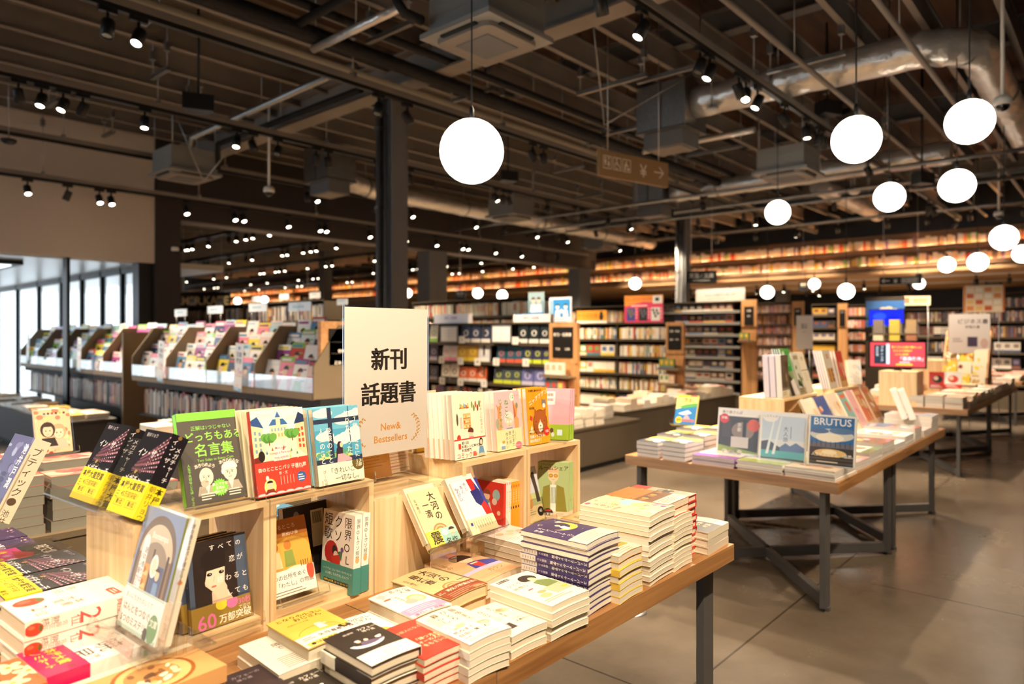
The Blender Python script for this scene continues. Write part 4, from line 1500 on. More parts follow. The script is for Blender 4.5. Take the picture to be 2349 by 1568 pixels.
board('shelf_poster', 'large cream and orange panel of small pictures at the far right', p, .42, .33, .03, -78, 'e6cfae', lambda cv: ([cv.rect(8 + (i % 4) * 22, 6 + (i // 4) * 18, 17, 13, ('f2e3cf', 'd98a4a', 'c9603a', 'f4ecd9', 'e8c27a')[i * 3 % 5]) for i in range(16)], cv.rect(0, 0, 5, 78, 'c8743a'), cv.rect(95, 0, 5, 78, 'c8743a')), cat='poster', supports=[(-.15, -p.z, 0), (.15, -p.z, 0)])
p = at(2092, 700, x=11.2)
board('shelf_header', 'slanted cream title strip right of the flower panel', p, .46, .13, .01, -70, 'e2cfae', lambda cv: (cv.rect(4, 4, 40, 18, 'a8785a'), cv.rect(52, 6, 40, 14, 'c49a74')), supports=[(-.2, -p.z, 0), (.2, -p.z, 0)])
# ================================================================== books
def lean(p, yaw=0.0, a=0.0, t=0.0, roll=0.0):
    """Standing: the bottom left of the front face at p; yaw 0 faces -Y, -90 faces -X; the top leans away by a degrees."""
    return Matrix.Translation(p) @ Matrix.Rotation(R(yaw), 4, 'Z') @ Matrix.Rotation(R(90 - a), 4, 'X') @ Matrix.Rotation(R(roll), 4, 'Z') @ Matrix.Translation((0, 0, -t))


def flat(x, y, z, ang=0.0, up='Y', w=0.0, l=0.0, flip=False):
    if up == 'Y':
        M = Matrix.Translation((x, y, z)) @ Matrix.Rotation(R(ang), 4, 'Z')
    else:
        M = Matrix.Translation((x, y + w, z)) @ Matrix.Rotation(R(ang - 90), 4, 'Z')
    if flip:
        M = M @ Matrix.Translation((w, l, 0)) @ Matrix.Rotation(PI, 4, 'Z')
    return M


def book(label, M, w, h, t, col, art=None, obi=None, spine='R', spine_col=None, spine_art=None, pcol='f3e6cb', hard=False,
         bow=0.0, group=None, cat='book', name='book', mat='cover'):
    c = .0022 if hard else .0009
    ov = .0028 if hard else .0006
    col, pcol = C(col), C(pcol)
    sc = C(spine_col) if spine_col else col
    fn = ((lambda x, y: bow * math.sin(PI * min(1, max(0, x / w)))), w) if bow else None
    nx = 1
    m = MB()
    m.box(0, 0, 0, w, h, c, col, 0, nx)
    m.box(0, 0, t - c, w, h, t, col, 0, nx)
    x0, x1 = (w - c, w) if spine == 'R' else (0, c)
    m.box(x0, 0, c, x1, h, t - c, sc)
    if art:
        art(Canvas(m, w, h, lambda a, b, q: (a, b, t + .00008 + q)))
    if spine_art:
        if spine == 'R':
            spine_art(Canvas(m, t, h, lambda a, b, q: (w + .00008 + q, b, t - a)))
        else:
            spine_art(Canvas(m, t, h, lambda a, b, q: (-.00008 - q, b, a)))
    o = m.build(name, mat, None, M, fn)
    tag(o, label, cat, group)
    pg = MB()
    a, b = (ov, w - c) if spine == 'R' else (c, w - ov)
    pg.box(a, ov, c, b, h - ov, t - c, pcol, 0, nx)
    pg.build('page_block', 'pages', o, None, fn)
    if obi:
        oh, oc, oa = obi[:3]
        oc = C(oc)
        e = .0009
        m = MB()
        m.box(-.0002, -.0003, t + .0002, w + e, oh, t + e + .0002, oc, 0, nx)
        m.box(-.0002, -.0003, -e, w + e, oh, 0, oc, 0, nx)
        if spine == 'R': m.box(w + .0002, -.0003, 0, w + e + .0002, oh, t, oc)
        else: m.box(-e - .0002, -.0003, 0, -.0002, oh, t, oc)
        if oa: oa(Canvas(m, w, oh, lambda a, b, q: (a, b, t + e + .0003 + q)))
        if len(obi) > 3 and obi[3]:
            if spine == 'R': obi[3](Canvas(m, t, oh, lambda a, b, q: (w + e + .0003 + q, b, t - a)))
            else: obi[3](Canvas(m, t, oh, lambda a, b, q: (-e - .0003 - q, b, a)))
        m.build('belly_band', 'cover', o, None, fn)
    return o


def stack(desc, phrase, F, zt, w, l, n, col, up='Y', ang=0.0, z0=TOP, flips=(), jit=.0025, below=None, art=None, obi=None, seed=1, **k):
    """A pile of one title: the top copy printed in full, the others copies of a plain one."""
    r = random.Random(seed)
    t = (zt - z0) / n
    x, y = F[0], F[1]
    cat_ = k.get('cat')
    wd, ln = (w, l)
    proto = None
    for i in range(n):
        z = zt - (i + 1) * t
        dx, dy = (0, 0) if i == 0 else (r.uniform(-jit, jit), r.uniform(-jit, jit))
        M = flat(x + dx, y + dy, z, ang + (0 if i == 0 else r.uniform(-.6, .6)), up, wd, ln, i in flips)
        g = 'books of the ' + phrase
        if i == 0:
            book(desc + (', top copy of its pile' if n > 1 else ', lying alone'), M, w, l, t * .985, col, art, obi, group=g, **k)
        else:
            lab = '%s %s from the top of the %s' % (cat_ or 'book', nth(i), phrase)
            if proto is None:
                k2 = dict(k)
                k2.update(below or {})
                proto = book(lab, M, w, l, t * .985, k2.pop('col', col), None, (obi[0], obi[1], None, obi[3] if len(obi) > 3 else None) if obi else None, group=g, **k2)
            else:
                dup(proto, M, None, lab)


def easel(p, yaw, wd, ht, a, label, z0=None, deep=.09, lip=.02):
    """Clear acrylic stand: back plate, ledge with a lip, and a foot reaching back or down to z0."""
    t = thing('acrylic_book_stand', label, 'book stand', None or p, 0, 'clear acrylic book stands')
    t.matrix_local = Matrix.Translation(p) @ Matrix.Rotation(R(yaw), 4, 'Z')
    L = Matrix.Rotation(R(90 - a), 4, 'X')
    MB().box(0, 0, -.003, wd, ht, 0).plate('back_plate', t, L)
    m = MB().box(0, -.003, 0, wd, 0, deep * .5)
    m.box(0, 0, deep * .5 - .003, wd, lip, deep * .5)
    m.plate('ledge', t, L)
    m = MB()
    if z0 is None:
        top = L @ Vector((0, ht * .7, -.003))
        m.poly([(wd * .2, top.y, top.z), (wd * .8, top.y, top.z), (wd * .8, top.y + deep, .0), (wd * .2, top.y + deep, .0)], (1, 1, 1, 1))
        m.poly([(wd * .2, top.y + deep, 0.001), (wd * .8, top.y + deep, 0.001), (wd * .8, 0, 0.001), (wd * .2, 0, 0.001)], (1, 1, 1, 1))
    else:
        dz = z0 - p[2]
        m.box(wd * .1, .004, dz + .003, wd * .9, .007, .02)
        m.box(wd * .05, -.03, dz, wd * .95, deep, dz + .003)
    m.plate('foot', t)
    return t


INK, WHT = '2b2622', 'fbf4e6'
SKIN, HAIR = 'f3cfae', '2a1f1b'


def girl(cv, cx, cy, s, skin=SKIN, hair=HAIR, cloth='e8e2da'):
    cv.poly([(cx - 1.3 * s, cy + 2.6 * s), (cx - .9 * s, cy + 1.25 * s), (cx + .9 * s, cy + 1.25 * s), (cx + 1.3 * s, cy + 2.6 * s)], cloth)
    cv.ell(cx, cy - .05 * s, 1.05 * s, 1.25 * s, hair, 16)
    cv.ell(cx, cy + .15 * s, .72 * s, .95 * s, skin, 16)
    cv.ell(cx, cy - .5 * s, .8 * s, .5 * s, hair, 12, 180, 360)
    for q in (-.28, .28):
        cv.ell(cx + q * s, cy + .12 * s, .09 * s, .12 * s, INK, 8)
    cv.line(cx - .15 * s, cy + .65 * s, cx + .15 * s, cy + .65 * s, .06 * s, 'c86a5a')


def pencil_head(cv, cx, cy, s, bald):
    c1, c2 = 'efe3cc', '8a8072'
    cv.poly([(cx - 1.4 * s, cy + 2.4 * s), (cx - 1.1 * s, cy + 1.2 * s), (cx + 1.0 * s, cy + 1.2 * s), (cx + 1.5 * s, cy + 2.4 * s)], 'b5aa97')
    cv.poly([(cx - .4 * s, cy + 1.0 * s), (cx + .4 * s, cy + 1.0 * s), (cx, cy + 2.3 * s)], 'f6efdf')
    cv.ell(cx, cy, .95 * s, 1.2 * s, c1, 18)
    if not bald:
        cv.ell(cx, cy - .55 * s, 1.08 * s, .8 * s, 'fbf4e4', 14, 170, 370)
        cv.ell(cx - .95 * s, cy - .1 * s, .22 * s, .4 * s, 'fbf4e4', 10)
    else:
        cv.ell(cx - .3 * s, cy + .85 * s, .55 * s, .5 * s, 'c9bda8', 12)
    for q in (-.35, .3):
        cv.line(cx + (q - .18) * s, cy - .15 * s, cx + (q + .18) * s, cy - .12 * s, .09 * s, c2)
        cv.ell(cx + q * s, cy + .05 * s, .1 * s, .08 * s, '4a443c', 8)
    cv.line(cx - .02 * s, cy, cx - .12 * s, cy + .4 * s, .08 * s, c2)
    cv.line(cx - .25 * s, cy + .68 * s, cx + .22 * s, cy + .66 * s, .09 * s, c2)
    for i in range(6):
        cv.line(cx - (1.2 - .2 * i) * s, cy + 2.35 * s, cx - (1.05 - .2 * i) * s, cy + 1.5 * s, .04 * s, c2)


# ------------------------------------------------------------------ cover artwork
def a_moon(cv):
    cv.text('カフェーの', 58, 10, 10, WHT, rot=-2, bold=True)
    cv.text('帰り道', 62, 21, 9, WHT)
    cv.text('嶋津輝', 28, 14, 7, 'd8cfc4')
    cv.ell(46, 62, 34, 24, 'efeaf2', 26, 10, 175)
    cv.ell(48, 57, 31, 20, '2e2622', 26, 5, 180)
    cv.poly([(30, 74), (36, 60), (52, 62), (66, 68), (80, 66), (80, 70), (60, 74), (44, 76)], '6a5a78')
    cv.ell(34, 56, 4.5, 5, SKIN); cv.ell(33, 53, 5, 3.5, 'd8cfd8')
    cv.ell(48, 58, 4, 4.5, 'f0dcc0'); cv.ell(72, 60, 6, 4.5, 'f4f0f2'); cv.ell(77, 57, 3, 3, 'f4f0f2')


def o_moon(cv):
    cv.ell(78, 14, 13, 9, 'e9dcc8'); cv.ell(78, 14, 11.5, 7.6, 'fbf4e6')
    cv.lines(40, 12, 30, 3, 6, 1.3, 'c9b8a0', 3)
    cv.lines(20, 30, 52, 2, 6, 1.5, 'd6c6ae', 4)


def a_red(cv):
    cv.rect(0, cv.H * .42, 100, cv.H * .58, 'd23a26')
    cv.text('食の鉄人になる', 12, 30, 10, 'f6c9a0', rot=-3)
    for i, s in enumerate(('「縁つ力」', 'オーの人がいな', 'をも食いい')):
        cv.text(s, 30, 72 + i * 14, 11, 'f6d2a8', bold=True)
    for i in range(6):
        cv.ell(70 + (i % 3) * 9, 76 + (i // 3) * 10, 3, 4, 'f0b48a', 8)


def a_alone(cv):
    for i, s in enumerate(('最後まで', 'ひとり', '暮らし')):
        cv.text(s, 74 - i * 22, 8, 17, '3a2a1a', vert=True)
    cv.lines(8, 20, 18, 8, 5, 1.3, '9a8560', 2)
    cv.ell(38, 82, 10, 7, 'd8c08e'); cv.ell(24, 88, 5, 4, 'c4a878')


def o_alone(cv):
    cv.text('死ぬまで、', 6, 4, 12, INK, bold=True)
    cv.text('自由に楽しむ！', 6, 18, 12, INK, bold=True)
    cv.ell(80, 6, 14, 12, 'e8b48a'); cv.ell(80, 8, 8, 8, SKIN); cv.ell(80, 2, 9, 5, 'b8a898')
    cv.text('89歳、一人、歩む。', 8, 34, 7.5, '3a342e')
    cv.lines(8, 46, 76, 2, 5, 1.5, '5a4e40', 5)


def a_house(cv):
    cv.text('ありのまま', 60, 12, 12, '4a3824', vert=True)
    cv.text('なので', 36, 14, 14, '4a3824', vert=True)
    cv.ell(76, 42, 15, 9, 'd8b088'); cv.ell(70, 38, 6, 6, 'c49468'); cv.ell(84, 44, 5, 6, 'e4c8a0')
    cv.lines(10, 62, 40, 3, 6, 1.4, '8a7858', 6)
    cv.rect(0, 96, 42, 24, '3a2e28'); cv.ell(24, 100, 9, 12, 'c98a80')
    cv.text('立つ人に', 56, 84, 8, '5a4632'); cv.text('夫婦が行く', 56, 96, 9, '5a4632', bold=True)


def a_boy(cv):
    cv.poly([(10, 12), (24, 6), (30, 22), (16, 34)], 'dfc6c2')
    cv.ell(20, 40, 9, 4, 'c8684a')
    for i, s in enumerate(('小僧', 'の人', '恋')):
        cv.text(s, 84 - i * 17, 6, 13, '3a2c28', vert=True)
    cv.text('松井佳子', 40, 40, 8, '4a3c34', vert=True)
    cv.ell(70, 72, 22, 20, 'e6c078'); cv.ell(70, 74, 16, 15, 'f4dcbc'); cv.ell(50, 82, 14, 12, 'dcb8ac'); cv.line(64, 74, 68, 74, 1, '6a4a34'); cv.line(73, 74, 77, 74, 1, '6a4a34'); cv.line(66, 81, 74, 81, .9, 'b05a44')


def o_boy(cv):
    cv.rect(0, 0, 100, 30, 'e89ac0')
    cv.text('連作!! 大感動！', 8, 30, 13, 'c0488a', bold=True)
    cv.lines(10, 6, 80, 3, 7, 2, 'f6cfe0', 3)


def a_taiga(cv, tail=True):
    cv.text('大河の', 66, 8, 25, '3a2a1c', vert=True, bold=True)
    cv.text('一滴', 38 if not tail else 88, 30 if not tail else 84, 22, '3a2a1c', vert=True, bold=True)
    if tail:
        cv.text('最終章', 36, 14, 21, '3a2a1c', vert=True, bold=True)
    cv.text('五木寛之', 12, 20, 9, '5a4632', vert=True)
    for k in range(5):
        cv.ell(52, 112, 24 - 4.6 * k, 20 - 4 * k, ('b08a54', 'd9bd8a')[k % 2], 18)
    cv.ell(76, 122, 10, 6, 'c09a62')


def o_taiga(cv):
    cv.text('常に、再生の希望はある。', 50, 6, 10.5, 'f6e2c0', al='c', bold=True)
    cv.lines(10, 24, 60, 3, 6, 1.8, 'd49a74', 2)
    cv.ell(82, 36, 16, 9, 'c46a3c'); cv.lines(70, 32, 24, 2, 5, 2, 'f0c49a')


def o_taiga2(cv):
    cv.rect(0, 0, 46, 60, 'f4e258'); cv.rect(46, 0, 54, 60, 'a9d8cc')
    cv.text('震', 12, 2, 34, INK, bold=True); cv.text('え', 30, 36, 10, INK)
    cv.text('名作', 52, 26, 20, INK, bold=True)
    cv.ell(60, 12, 9, 8, 'f2f2e8'); cv.ell(84, 14, 9, 9, SKIN); cv.ell(84, 9, 10, 7, '4a3020', 12, 180, 360)


def a_gown(cv):
    for i, s in enumerate(('赤と', '青の', 'ガウン')):
        cv.text(s, 46 - i * 15, 6 + i * 6, 12, '2c3a78', vert=True)
    cv.text('彬子女王', 10, 16, 9, '2c3a78', vert=True)
    cv.poly([(58, 0), (84, 0), (84, 40), (64, 52)], 'c82a24')
    cv.poly([(84, 0), (100, 0), (100, 94), (70, 62)], '3a3a8c')
    cv.poly([(56, 34), (90, 30), (88, 72), (72, 78), (60, 66)], '2a2a72')
    cv.poly([(74, 76), (92, 66), (100, 92), (100, 104), (78, 104)], 'c82a24')
    cv.poly([(78, 0), (88, 0), (92, 40)], 'e8e6f0')


def a_gown2(cv):
    cv.rect(0, 0, 100, cv.H, 'd9ae80')
    cv.rect(0, 0, 100, 26, 'c89a70')
    cv.ell(58, 44, 15, 17, SKIN); cv.ell(58, 36, 24, 22, '2a1c18', 18, 160, 380)
    cv.poly([(36, 92), (44, 62), (72, 62), (84, 92)], '3a3f9a'); cv.poly([(72, 62), (100, 72), (100, 100), (84, 92)], '3a3f9a')
    cv.poly([(44, 62), (58, 74), (72, 62), (64, 92), (52, 92)], 'c8342c'); cv.rect(48, 66, 18, 5, 'f2e2b0')
    cv.rect(0, 92, 100, 12, 'd8b8d8')
    cv.text('ガウン', 62, 108, 13, '6a4a3a', al='c'); cv.text('赤と青の', 10, 10, 12, '6a4a3a', vert=True)
    cv.lines(8, 124, 60, 2, 6, 2, 'c0a080')


def a_curly(cv):
    cv.rect(10, 5, 28, 9, '4a3c34'); cv.text('新しい私', 24, 6, 6.5, WHT, al='c')
    for i in range(6):
        cv.text('ひとり時間'[i % 5], 8 + (i % 3) * 12, 30 + (i // 3) * 18, 11, '5a4a34')
    cv.ell(66, 30, 20, 15, '2a211d'); cv.ell(54, 34, 9, 9, '2a211d'); cv.ell(70, 40, 9, 10, SKIN)
    cv.poly([(56, 54), (74, 48), (96, 58), (98, 86), (60, 84)], '8a9a5a')
    for k in range(6):
        cv.line(58 + 6 * k, 54, 62 + 6 * k, 84, 1.1, '6d7d44')
    cv.poly([(46, 86), (98, 80), (98, 112), (52, 116)], 'e8c4a0'); cv.ell(36, 92, 10, 6, 'e4b07a'); cv.ell(88, 100, 9, 4, 'e8c840')
    cv.ell(30, 108, 12, 9, 'd8bf8c'); cv.rect(24, 70, 12, 4, 'c85a4a')
    cv.lines(8, 122, 70, 2, 6, 2, 'b89a54')


def a_trip(cv):
    cv.text('ひとり旅', 50, 14, 17, 'c8606a', al='c', bold=True)
    for i, c in enumerate(('e8c090', 'f0d8b8', 'c8d4b0', 'f2c4b8')):
        cv.ell(24 + 18 * i, 56 + (i % 2) * 12, 11, 9, c)
    cv.poly([(60, 80), (100, 70), (100, 110), (70, 112)], 'd84848')
    cv.lines(8, 92, 44, 3, 7, 2, 'd8a8a0')


def a_cosmos(cv):
    cv.text('スーパーマーケット', 22, 22, 8.5, WHT, bold=True, vert=True)
    cv.text('宇宙', 10, 24, 9, WHT, bold=True, vert=True)
    cv.text('宇宙へ', 40, 8, 5.5, 'e8d8c0', vert=True)
    cv.ell(60, 48, 30, 28, 'f2cf48', 28, -60, 170)
    cv.ell(53, 41, 26, 24, '372a58', 28)
    cv.poly([(44, 60), (52, 46), (62, 52), (58, 68), (46, 72)], 'f6eee0'); cv.ell(54, 42, 5, 5, 'f4dfa8')
    cv.rect(72, 22, 13, 8, 'f0e2c0'); cv.line(74, 32, 84, 32, 1.2, 'f0e2c0')
    for x, y in ((10, 84), (34, 14), (88, 12), (70, 86), (26, 92), (90, 60)):
        cv.star(x, y, .8, 2.2, 4, 'f6eee0')


def a_water(cv):
    cv.rect(0, 0, 100, cv.H, 'ecdcae')
    r = random.Random(5)
    for i in range(34):
        cv.ell(r.uniform(4, 96), r.uniform(4, cv.H - 4), r.uniform(3, 9), r.uniform(2, 6), r.choice(['eccf6a', 'e4b490', 'f4e8cc', 'c8d49a', 'e69c80']), 9)
    cv.poly([(40, 60), (70, 44), (96, 58), (90, 84), (52, 92)], '9fd0dc')
    cv.ell(60, 84, 16, 12, 'f4e294'); cv.ell(82, 112, 14, 11, 'efb0c0'); cv.ell(76, 126, 8, 5, '7a5aa8')
    cv.text('天使の', 18, 18, 13, '4a4644', vert=True); cv.text('しっぽ', 34, 26, 11, '4a4644', vert=True)
    cv.text('だいすき', 82, 107, 6, 'd8386a', al='c', bold=True); cv.ell(14, 8, 7, 5, 'e85a96')


def a_orange(cv):
    cv.rect(0, 0, 100, cv.H * .45, 'e07a24'); cv.rect(0, cv.H * .45, 100, cv.H * .3, '7a4a22')
    for i in range(7):
        cv.ell(10 + 13 * i, cv.H * .56, 7, 8, ('a8702c', 'd8a040', '5a3218')[i % 3], 10)
    cv.rect(0, cv.H * .75, 100, cv.H * .25, 'f0e2c4'); cv.lines(10, cv.H * .8, 70, 4, 6, 2, '8a7a60')


def a_car(cv):
    cv.rect(0, 0, 100, 40, 'd0342a'); cv.lines(20, 10, 60, 3, 9, 4, 'f0d2c0', 4)
    cv.rect(0, 40, 100, cv.H - 40, 'b8a48a')
    cv.poly([(44, 84), (52, 66), (80, 62), (94, 78), (94, 94), (44, 96)], '3a3430'); cv.poly([(54, 78), (58, 68), (76, 66), (84, 76)], '9a948a')
    cv.ell(54, 94, 8, 8, '1f1c1a'); cv.ell(86, 92, 8, 8, '1f1c1a'); cv.ell(92, 84, 3, 3, 'f0e8d0')
    cv.text('ハミングバード', 14, 50, 12, '2b2622', vert=True, bold=True)


def a_line(cv):
    cv.rect(0, 0, 100, cv.H, 'f6e8cc'); cv.ell(52, 16, 20, 8, 'a8c058'); cv.ell(70, 30, 10, 5, 'e8a83c')
    cv.lines(12, 48, 60, 3, 9, 3, 'c8a888', 3); cv.rect(0, cv.H - 10, 100, 6, 'd84a36')


def a_night(cv):
    cv.rect(0, 0, 100, 46, 'e8dcc0'); cv.lines(24, 12, 60, 3, 9, 2, '8a7a64')
    cv.rect(0, 46, 100, cv.H - 46, '2e2a22'); cv.text('夜の', 44, 54, 19, 'e8d8b0', vert=True); cv.text('底を', 68, 58, 19, 'e8d8b0', vert=True)
    cv.ell(24, 92, 14, 8, 'b8a888')


def a_ojisan(cv):
    cv.text('となりの小さい', 10, 6, 12, '4a3418', rot=2, bold=True)
    cv.text('おじさん', 34, 20, 13, '4a3418', bold=True)
    cv.text('大切なことの話', 16, 38, 5.5, '7a5c28')
    cv.ell(50, 88, 38, 22, 'd8a040', 26, 185, 355); cv.ell(50, 90, 37, 21.5, 'f2c858', 26, 180, 360)
    cv.ell(58, 66, 7, 6.5, 'fbf6ea'); cv.poly([(50, 84), (52, 70), (64, 70), (66, 84)], 'fbf6ea'); cv.ell(68, 68, 3, 2.5, 'fbf6ea')
    cv.ell(56, 65, .8, 1, INK, 6); cv.ell(60, 65, .8, 1, INK, 6)


def o_ojisan(cv):
    cv.text('矢作直樹氏推薦', 34, 8, 11, INK, bold=True); cv.lines(8, 8, 22, 2, 6, 2, '6a5c48')
    cv.rect(6, 26, 52, 16, 'f6d868'); cv.text('●は何がある？', 10, 28, 10, INK, bold=True); cv.ell(86, 6, 12, 7, '2f2218'); cv.text('夢', 86, 0, 10, 'f0c040', al='c', bold=True)


def a_poem(cv):
    cv.text('あの', 78, 14, 14, '5a3e20', vert=True); cv.text('時', 58, 20, 13, '5a3e20', vert=True); cv.text('隣で', 42, 34, 14, '5a3e20', vert=True)
    cv.lines(20, 88, 62, 7, 6, 1.6, '8a7450', 3)


def a_church(cv):
    r = random.Random(8)
    cv.rect(0, 0, 100, cv.H, '1c1a20')
    for k in range(8):
        a = 6 + k * 9
        pts = [(100, a), (100, a + 5), (34 - k * 2, 54 + k * 3.2), (30 - k * 2, 52 + k * 3)]
        cv.poly(pts, ('5a3a48', '8a5a68', '3f2f42', '70455a')[k % 4])
        for q in range(9):
            f = q / 9.0
            cv.ell(98 - 64 * f, a + 2.5 + (48 - 6 * k) * f, 2.4 - 1.5 * f, 1.7 - f, ('d8a8b0', 'b0808e', 'e8c8c0')[q % 3], 6)
    for k in range(16):
        g = 2 * PI * k / 16
        cv.line(36 + 6 * math.cos(g), 78 + 6 * math.sin(g), 36 + 19 * math.cos(g), 78 + 19 * math.sin(g), .8, '7a6440')
    cv.ell(36, 78, 4, 4, 'a88c58')
    cv.text('朝井リョウ', 12, 5, 8.5, 'c8c0c4', vert=False)
    cv.text('イン・ザ・', 12, 34, 16, 'f4eef0', bold=True)
    cv.text('メガチャーチ', 6, 84, 15.5, 'f4eef0', bold=True)


def o_church(cv):
    cv.text('本屋大賞受賞', 50, 4, 14.5, '2a2208', al='c', bold=True)
    cv.text('45万部突破！', 54, 21, 11.5, '6a5a10', al='c')
    cv.lines(6, 24, 10, 3, 5, 1.4, '8a7a20', 2)
    for x in (12, 56):
        cv.rect(x, 36, 34, .6, '8a7a20'); cv.rect(x, 48, 34, .6, '8a7a20'); cv.rect(x, 36, .6, 12, '8a7a20'); cv.rect(x + 33.4, 36, .6, 12, '8a7a20')
        cv.text('第1位', x + 17, 37, 9, '3a300c', al='c', bold=True)


def s_church(cv):
    cv.rect(0, 0, 100, cv.H, '1f1c22')
    cv.text('イン・ザ・', 34, 24, 34, 'f0eaec', vert=True); cv.text('メガチャーチ', 70, 60, 34, 'f0eaec', vert=True); cv.ell(50, 12, 12, 12, '8a6a40')


def so_church(cv):
    cv.text('本屋大賞', 72, 6, 46, '3a300c', vert=True, bold=True); cv.text('朝井リョウ', 30, 6, 38, '6a5a18', vert=True)


def a_persimmon(cv):
    cv.ell(28, 118, 15, 18, 'c84a2c'); cv.ell(28, 106, 8, 4, '6a7a3c', 8); cv.ell(24, 122, 6, 8, 'dc6a48')
    for i, s in enumerate(('本屋大賞',)):
        cv.text('本屋', 72, 66, 14, 'd0503c', vert=True); cv.text('大賞', 54, 70, 14, 'd0503c', vert=True)
    cv.text('2', 56, 102, 26, 'd0504a'); cv.text('位', 76, 112, 16, 'd86a5a')
    cv.rect(60, 24, 26, 12, 'd8544a'); cv.ell(60, 30, 6, 6, 'd8544a'); cv.lines(62, 27, 20, 2, 4, 1.8, 'f6dccf')
    cv.text('熟柿', 14, 56, 15, '8a7c70', vert=True); cv.lines(30, 56, 4, 1, 3, 30, 'f4e4d0')


def s_persimmon(cv):
    cv.text('2', 50, 210, 150, 'd0504a', al='c', rot=0); cv.text('本屋', 72, 60, 48, 'd0605a', vert=True); cv.text('大賞', 28, 60, 48, 'd0605a', vert=True)
    cv.text('位', 30, 330, 60, 'd0605a'); cv.text('佐藤正午', 58, 400, 30, 'a89a90', vert=True); cv.text('熟柿', 28, 440, 44, '7a6a60', vert=True)
    cv.ell(50, 560, 34, 44, 'c2452b'); cv.ell(50, 530, 18, 8, '5a6a34', 8); cv.ell(38, 572, 10, 16, 'dc7050')


def a_dawn(cv):
    cv.text('暁星', 62, 44, 34, '4a4038', vert=True)
    cv.text('湊かなえ', 84, 80, 13, '6a5a50', vert=True)
    r = random.Random(3)
    for i in range(12):
        cv.poly([(60 + r.uniform(-20, 34), 8 + r.uniform(0, 26)) for _ in range(4)], r.choice(['e8a850', 'c8543c', '7a8a4a', 'e8d29a']))
    cv.lines(20, 24, 22, 3, 7, 1.6, 'd8c4b8')


def o_dawn(cv):
    cv.text('本屋大賞', 46, 10, 15, 'f2d83c', al='c', bold=True); cv.text('ノミネート', 46, 27, 13, 'f2d83c', al='c', bold=True)
    cv.lines(6, 48, 80, 5, 5, 1.5, 'f2b8cc', 4); cv.ell(88, 16, 5, 5, '8a1a40')


def a_bread(cv):
    cv.rect(0, 0, 100, cv.H, 'd8a468')
    cv.ell(54, 70, 44, 48, 'a05c28', 28); cv.ell(54, 70, 39, 43, 'e2b878', 28); cv.ell(54, 72, 30, 32, 'c08850', 24)
    r = random.Random(2)
    for i in range(26):
        cv.ell(54 + r.uniform(-24, 24), 72 + r.uniform(-26, 26), r.uniform(4, 9), r.uniform(2.5, 5), r.choice(['8a5a34', 'efd9ac', 'b87a40', '6a4a34', 'f2e6c8', 'd8b070']), 9, rot=r.uniform(0, 90))
    cv.rect(0, 0, 12, cv.H, 'f4e2c0'); cv.text('美しい人', 6, 30, 9, '8a5a34', vert=True)
    cv.lines(16, cv.H - 16, 70, 2, 6, 2, 'b87848')


def a_flower(cv):
    cv.rect(0, 0, 100, cv.H, 'e06a3c')
    cv.rect(0, cv.H * .30, 100, cv.H * .34, '6e7434')
    for k in range(12):
        cv.rect(0, cv.H * .30 + k * 4.2, 100, .8, '5a6028')
    for x, y in ((24, 18), (72, 26), (30, 122), (76, 112), (52, 136), (50, 4)):
        for q in range(5):
            g = R(72 * q + x)
            cv.ell(x + 9 * math.cos(g), y + 9 * math.sin(g), 8.5, 5.6, 'f4dfb4', 10, rot=math.degrees(g))
        cv.ell(x, y, 3.4, 3.4, 'e0a83c', 8)


def a_pinkmag(cv):
    cv.rect(0, 0, 100, cv.H, '3a3a34'); cv.rect(0, cv.H * .4, 100, cv.H * .6, 'e8489a')
    cv.text('呪文集', 54, 12, 24, 'f4e8d8', al='c', bold=True); cv.poly([(20, 70), (60, 44), (96, 60), (80, 78)], 'c8443a')
    for i in range(6):
        cv.star(20 + 15 * i, 84 + (i % 2) * 16, 6, 10, 10, ('f2d028', 'f6efe2', 'f0b0c8')[i % 3])
    cv.text('最恐の一冊', 50, 108, 14, 'fbf3e2', al='c', bold=True)
    cv.rect(8, 126, 84, 12, 'f2d028')


def a_violet(cv):
    cv.rect(0, 0, 100, cv.H, '4a3a5e')
    r = random.Random(9)
    for i in range(40):
        cv.ell(r.uniform(0, 100), r.uniform(0, cv.H), r.uniform(2, 9), r.uniform(1, 4), r.choice(['6a4a86', '8a6a9a', '2c2438', 'b08ab0', 'd8a890', '3a2c58']), 8, rot=r.uniform(-20, 20))
    cv.text('暗黒の海', 52, 50, 20, 'efe4e8', al='c', bold=True)
    cv.poly([(10, 84), (60, 70), (94, 88), (50, 96)], '8a3a8a')


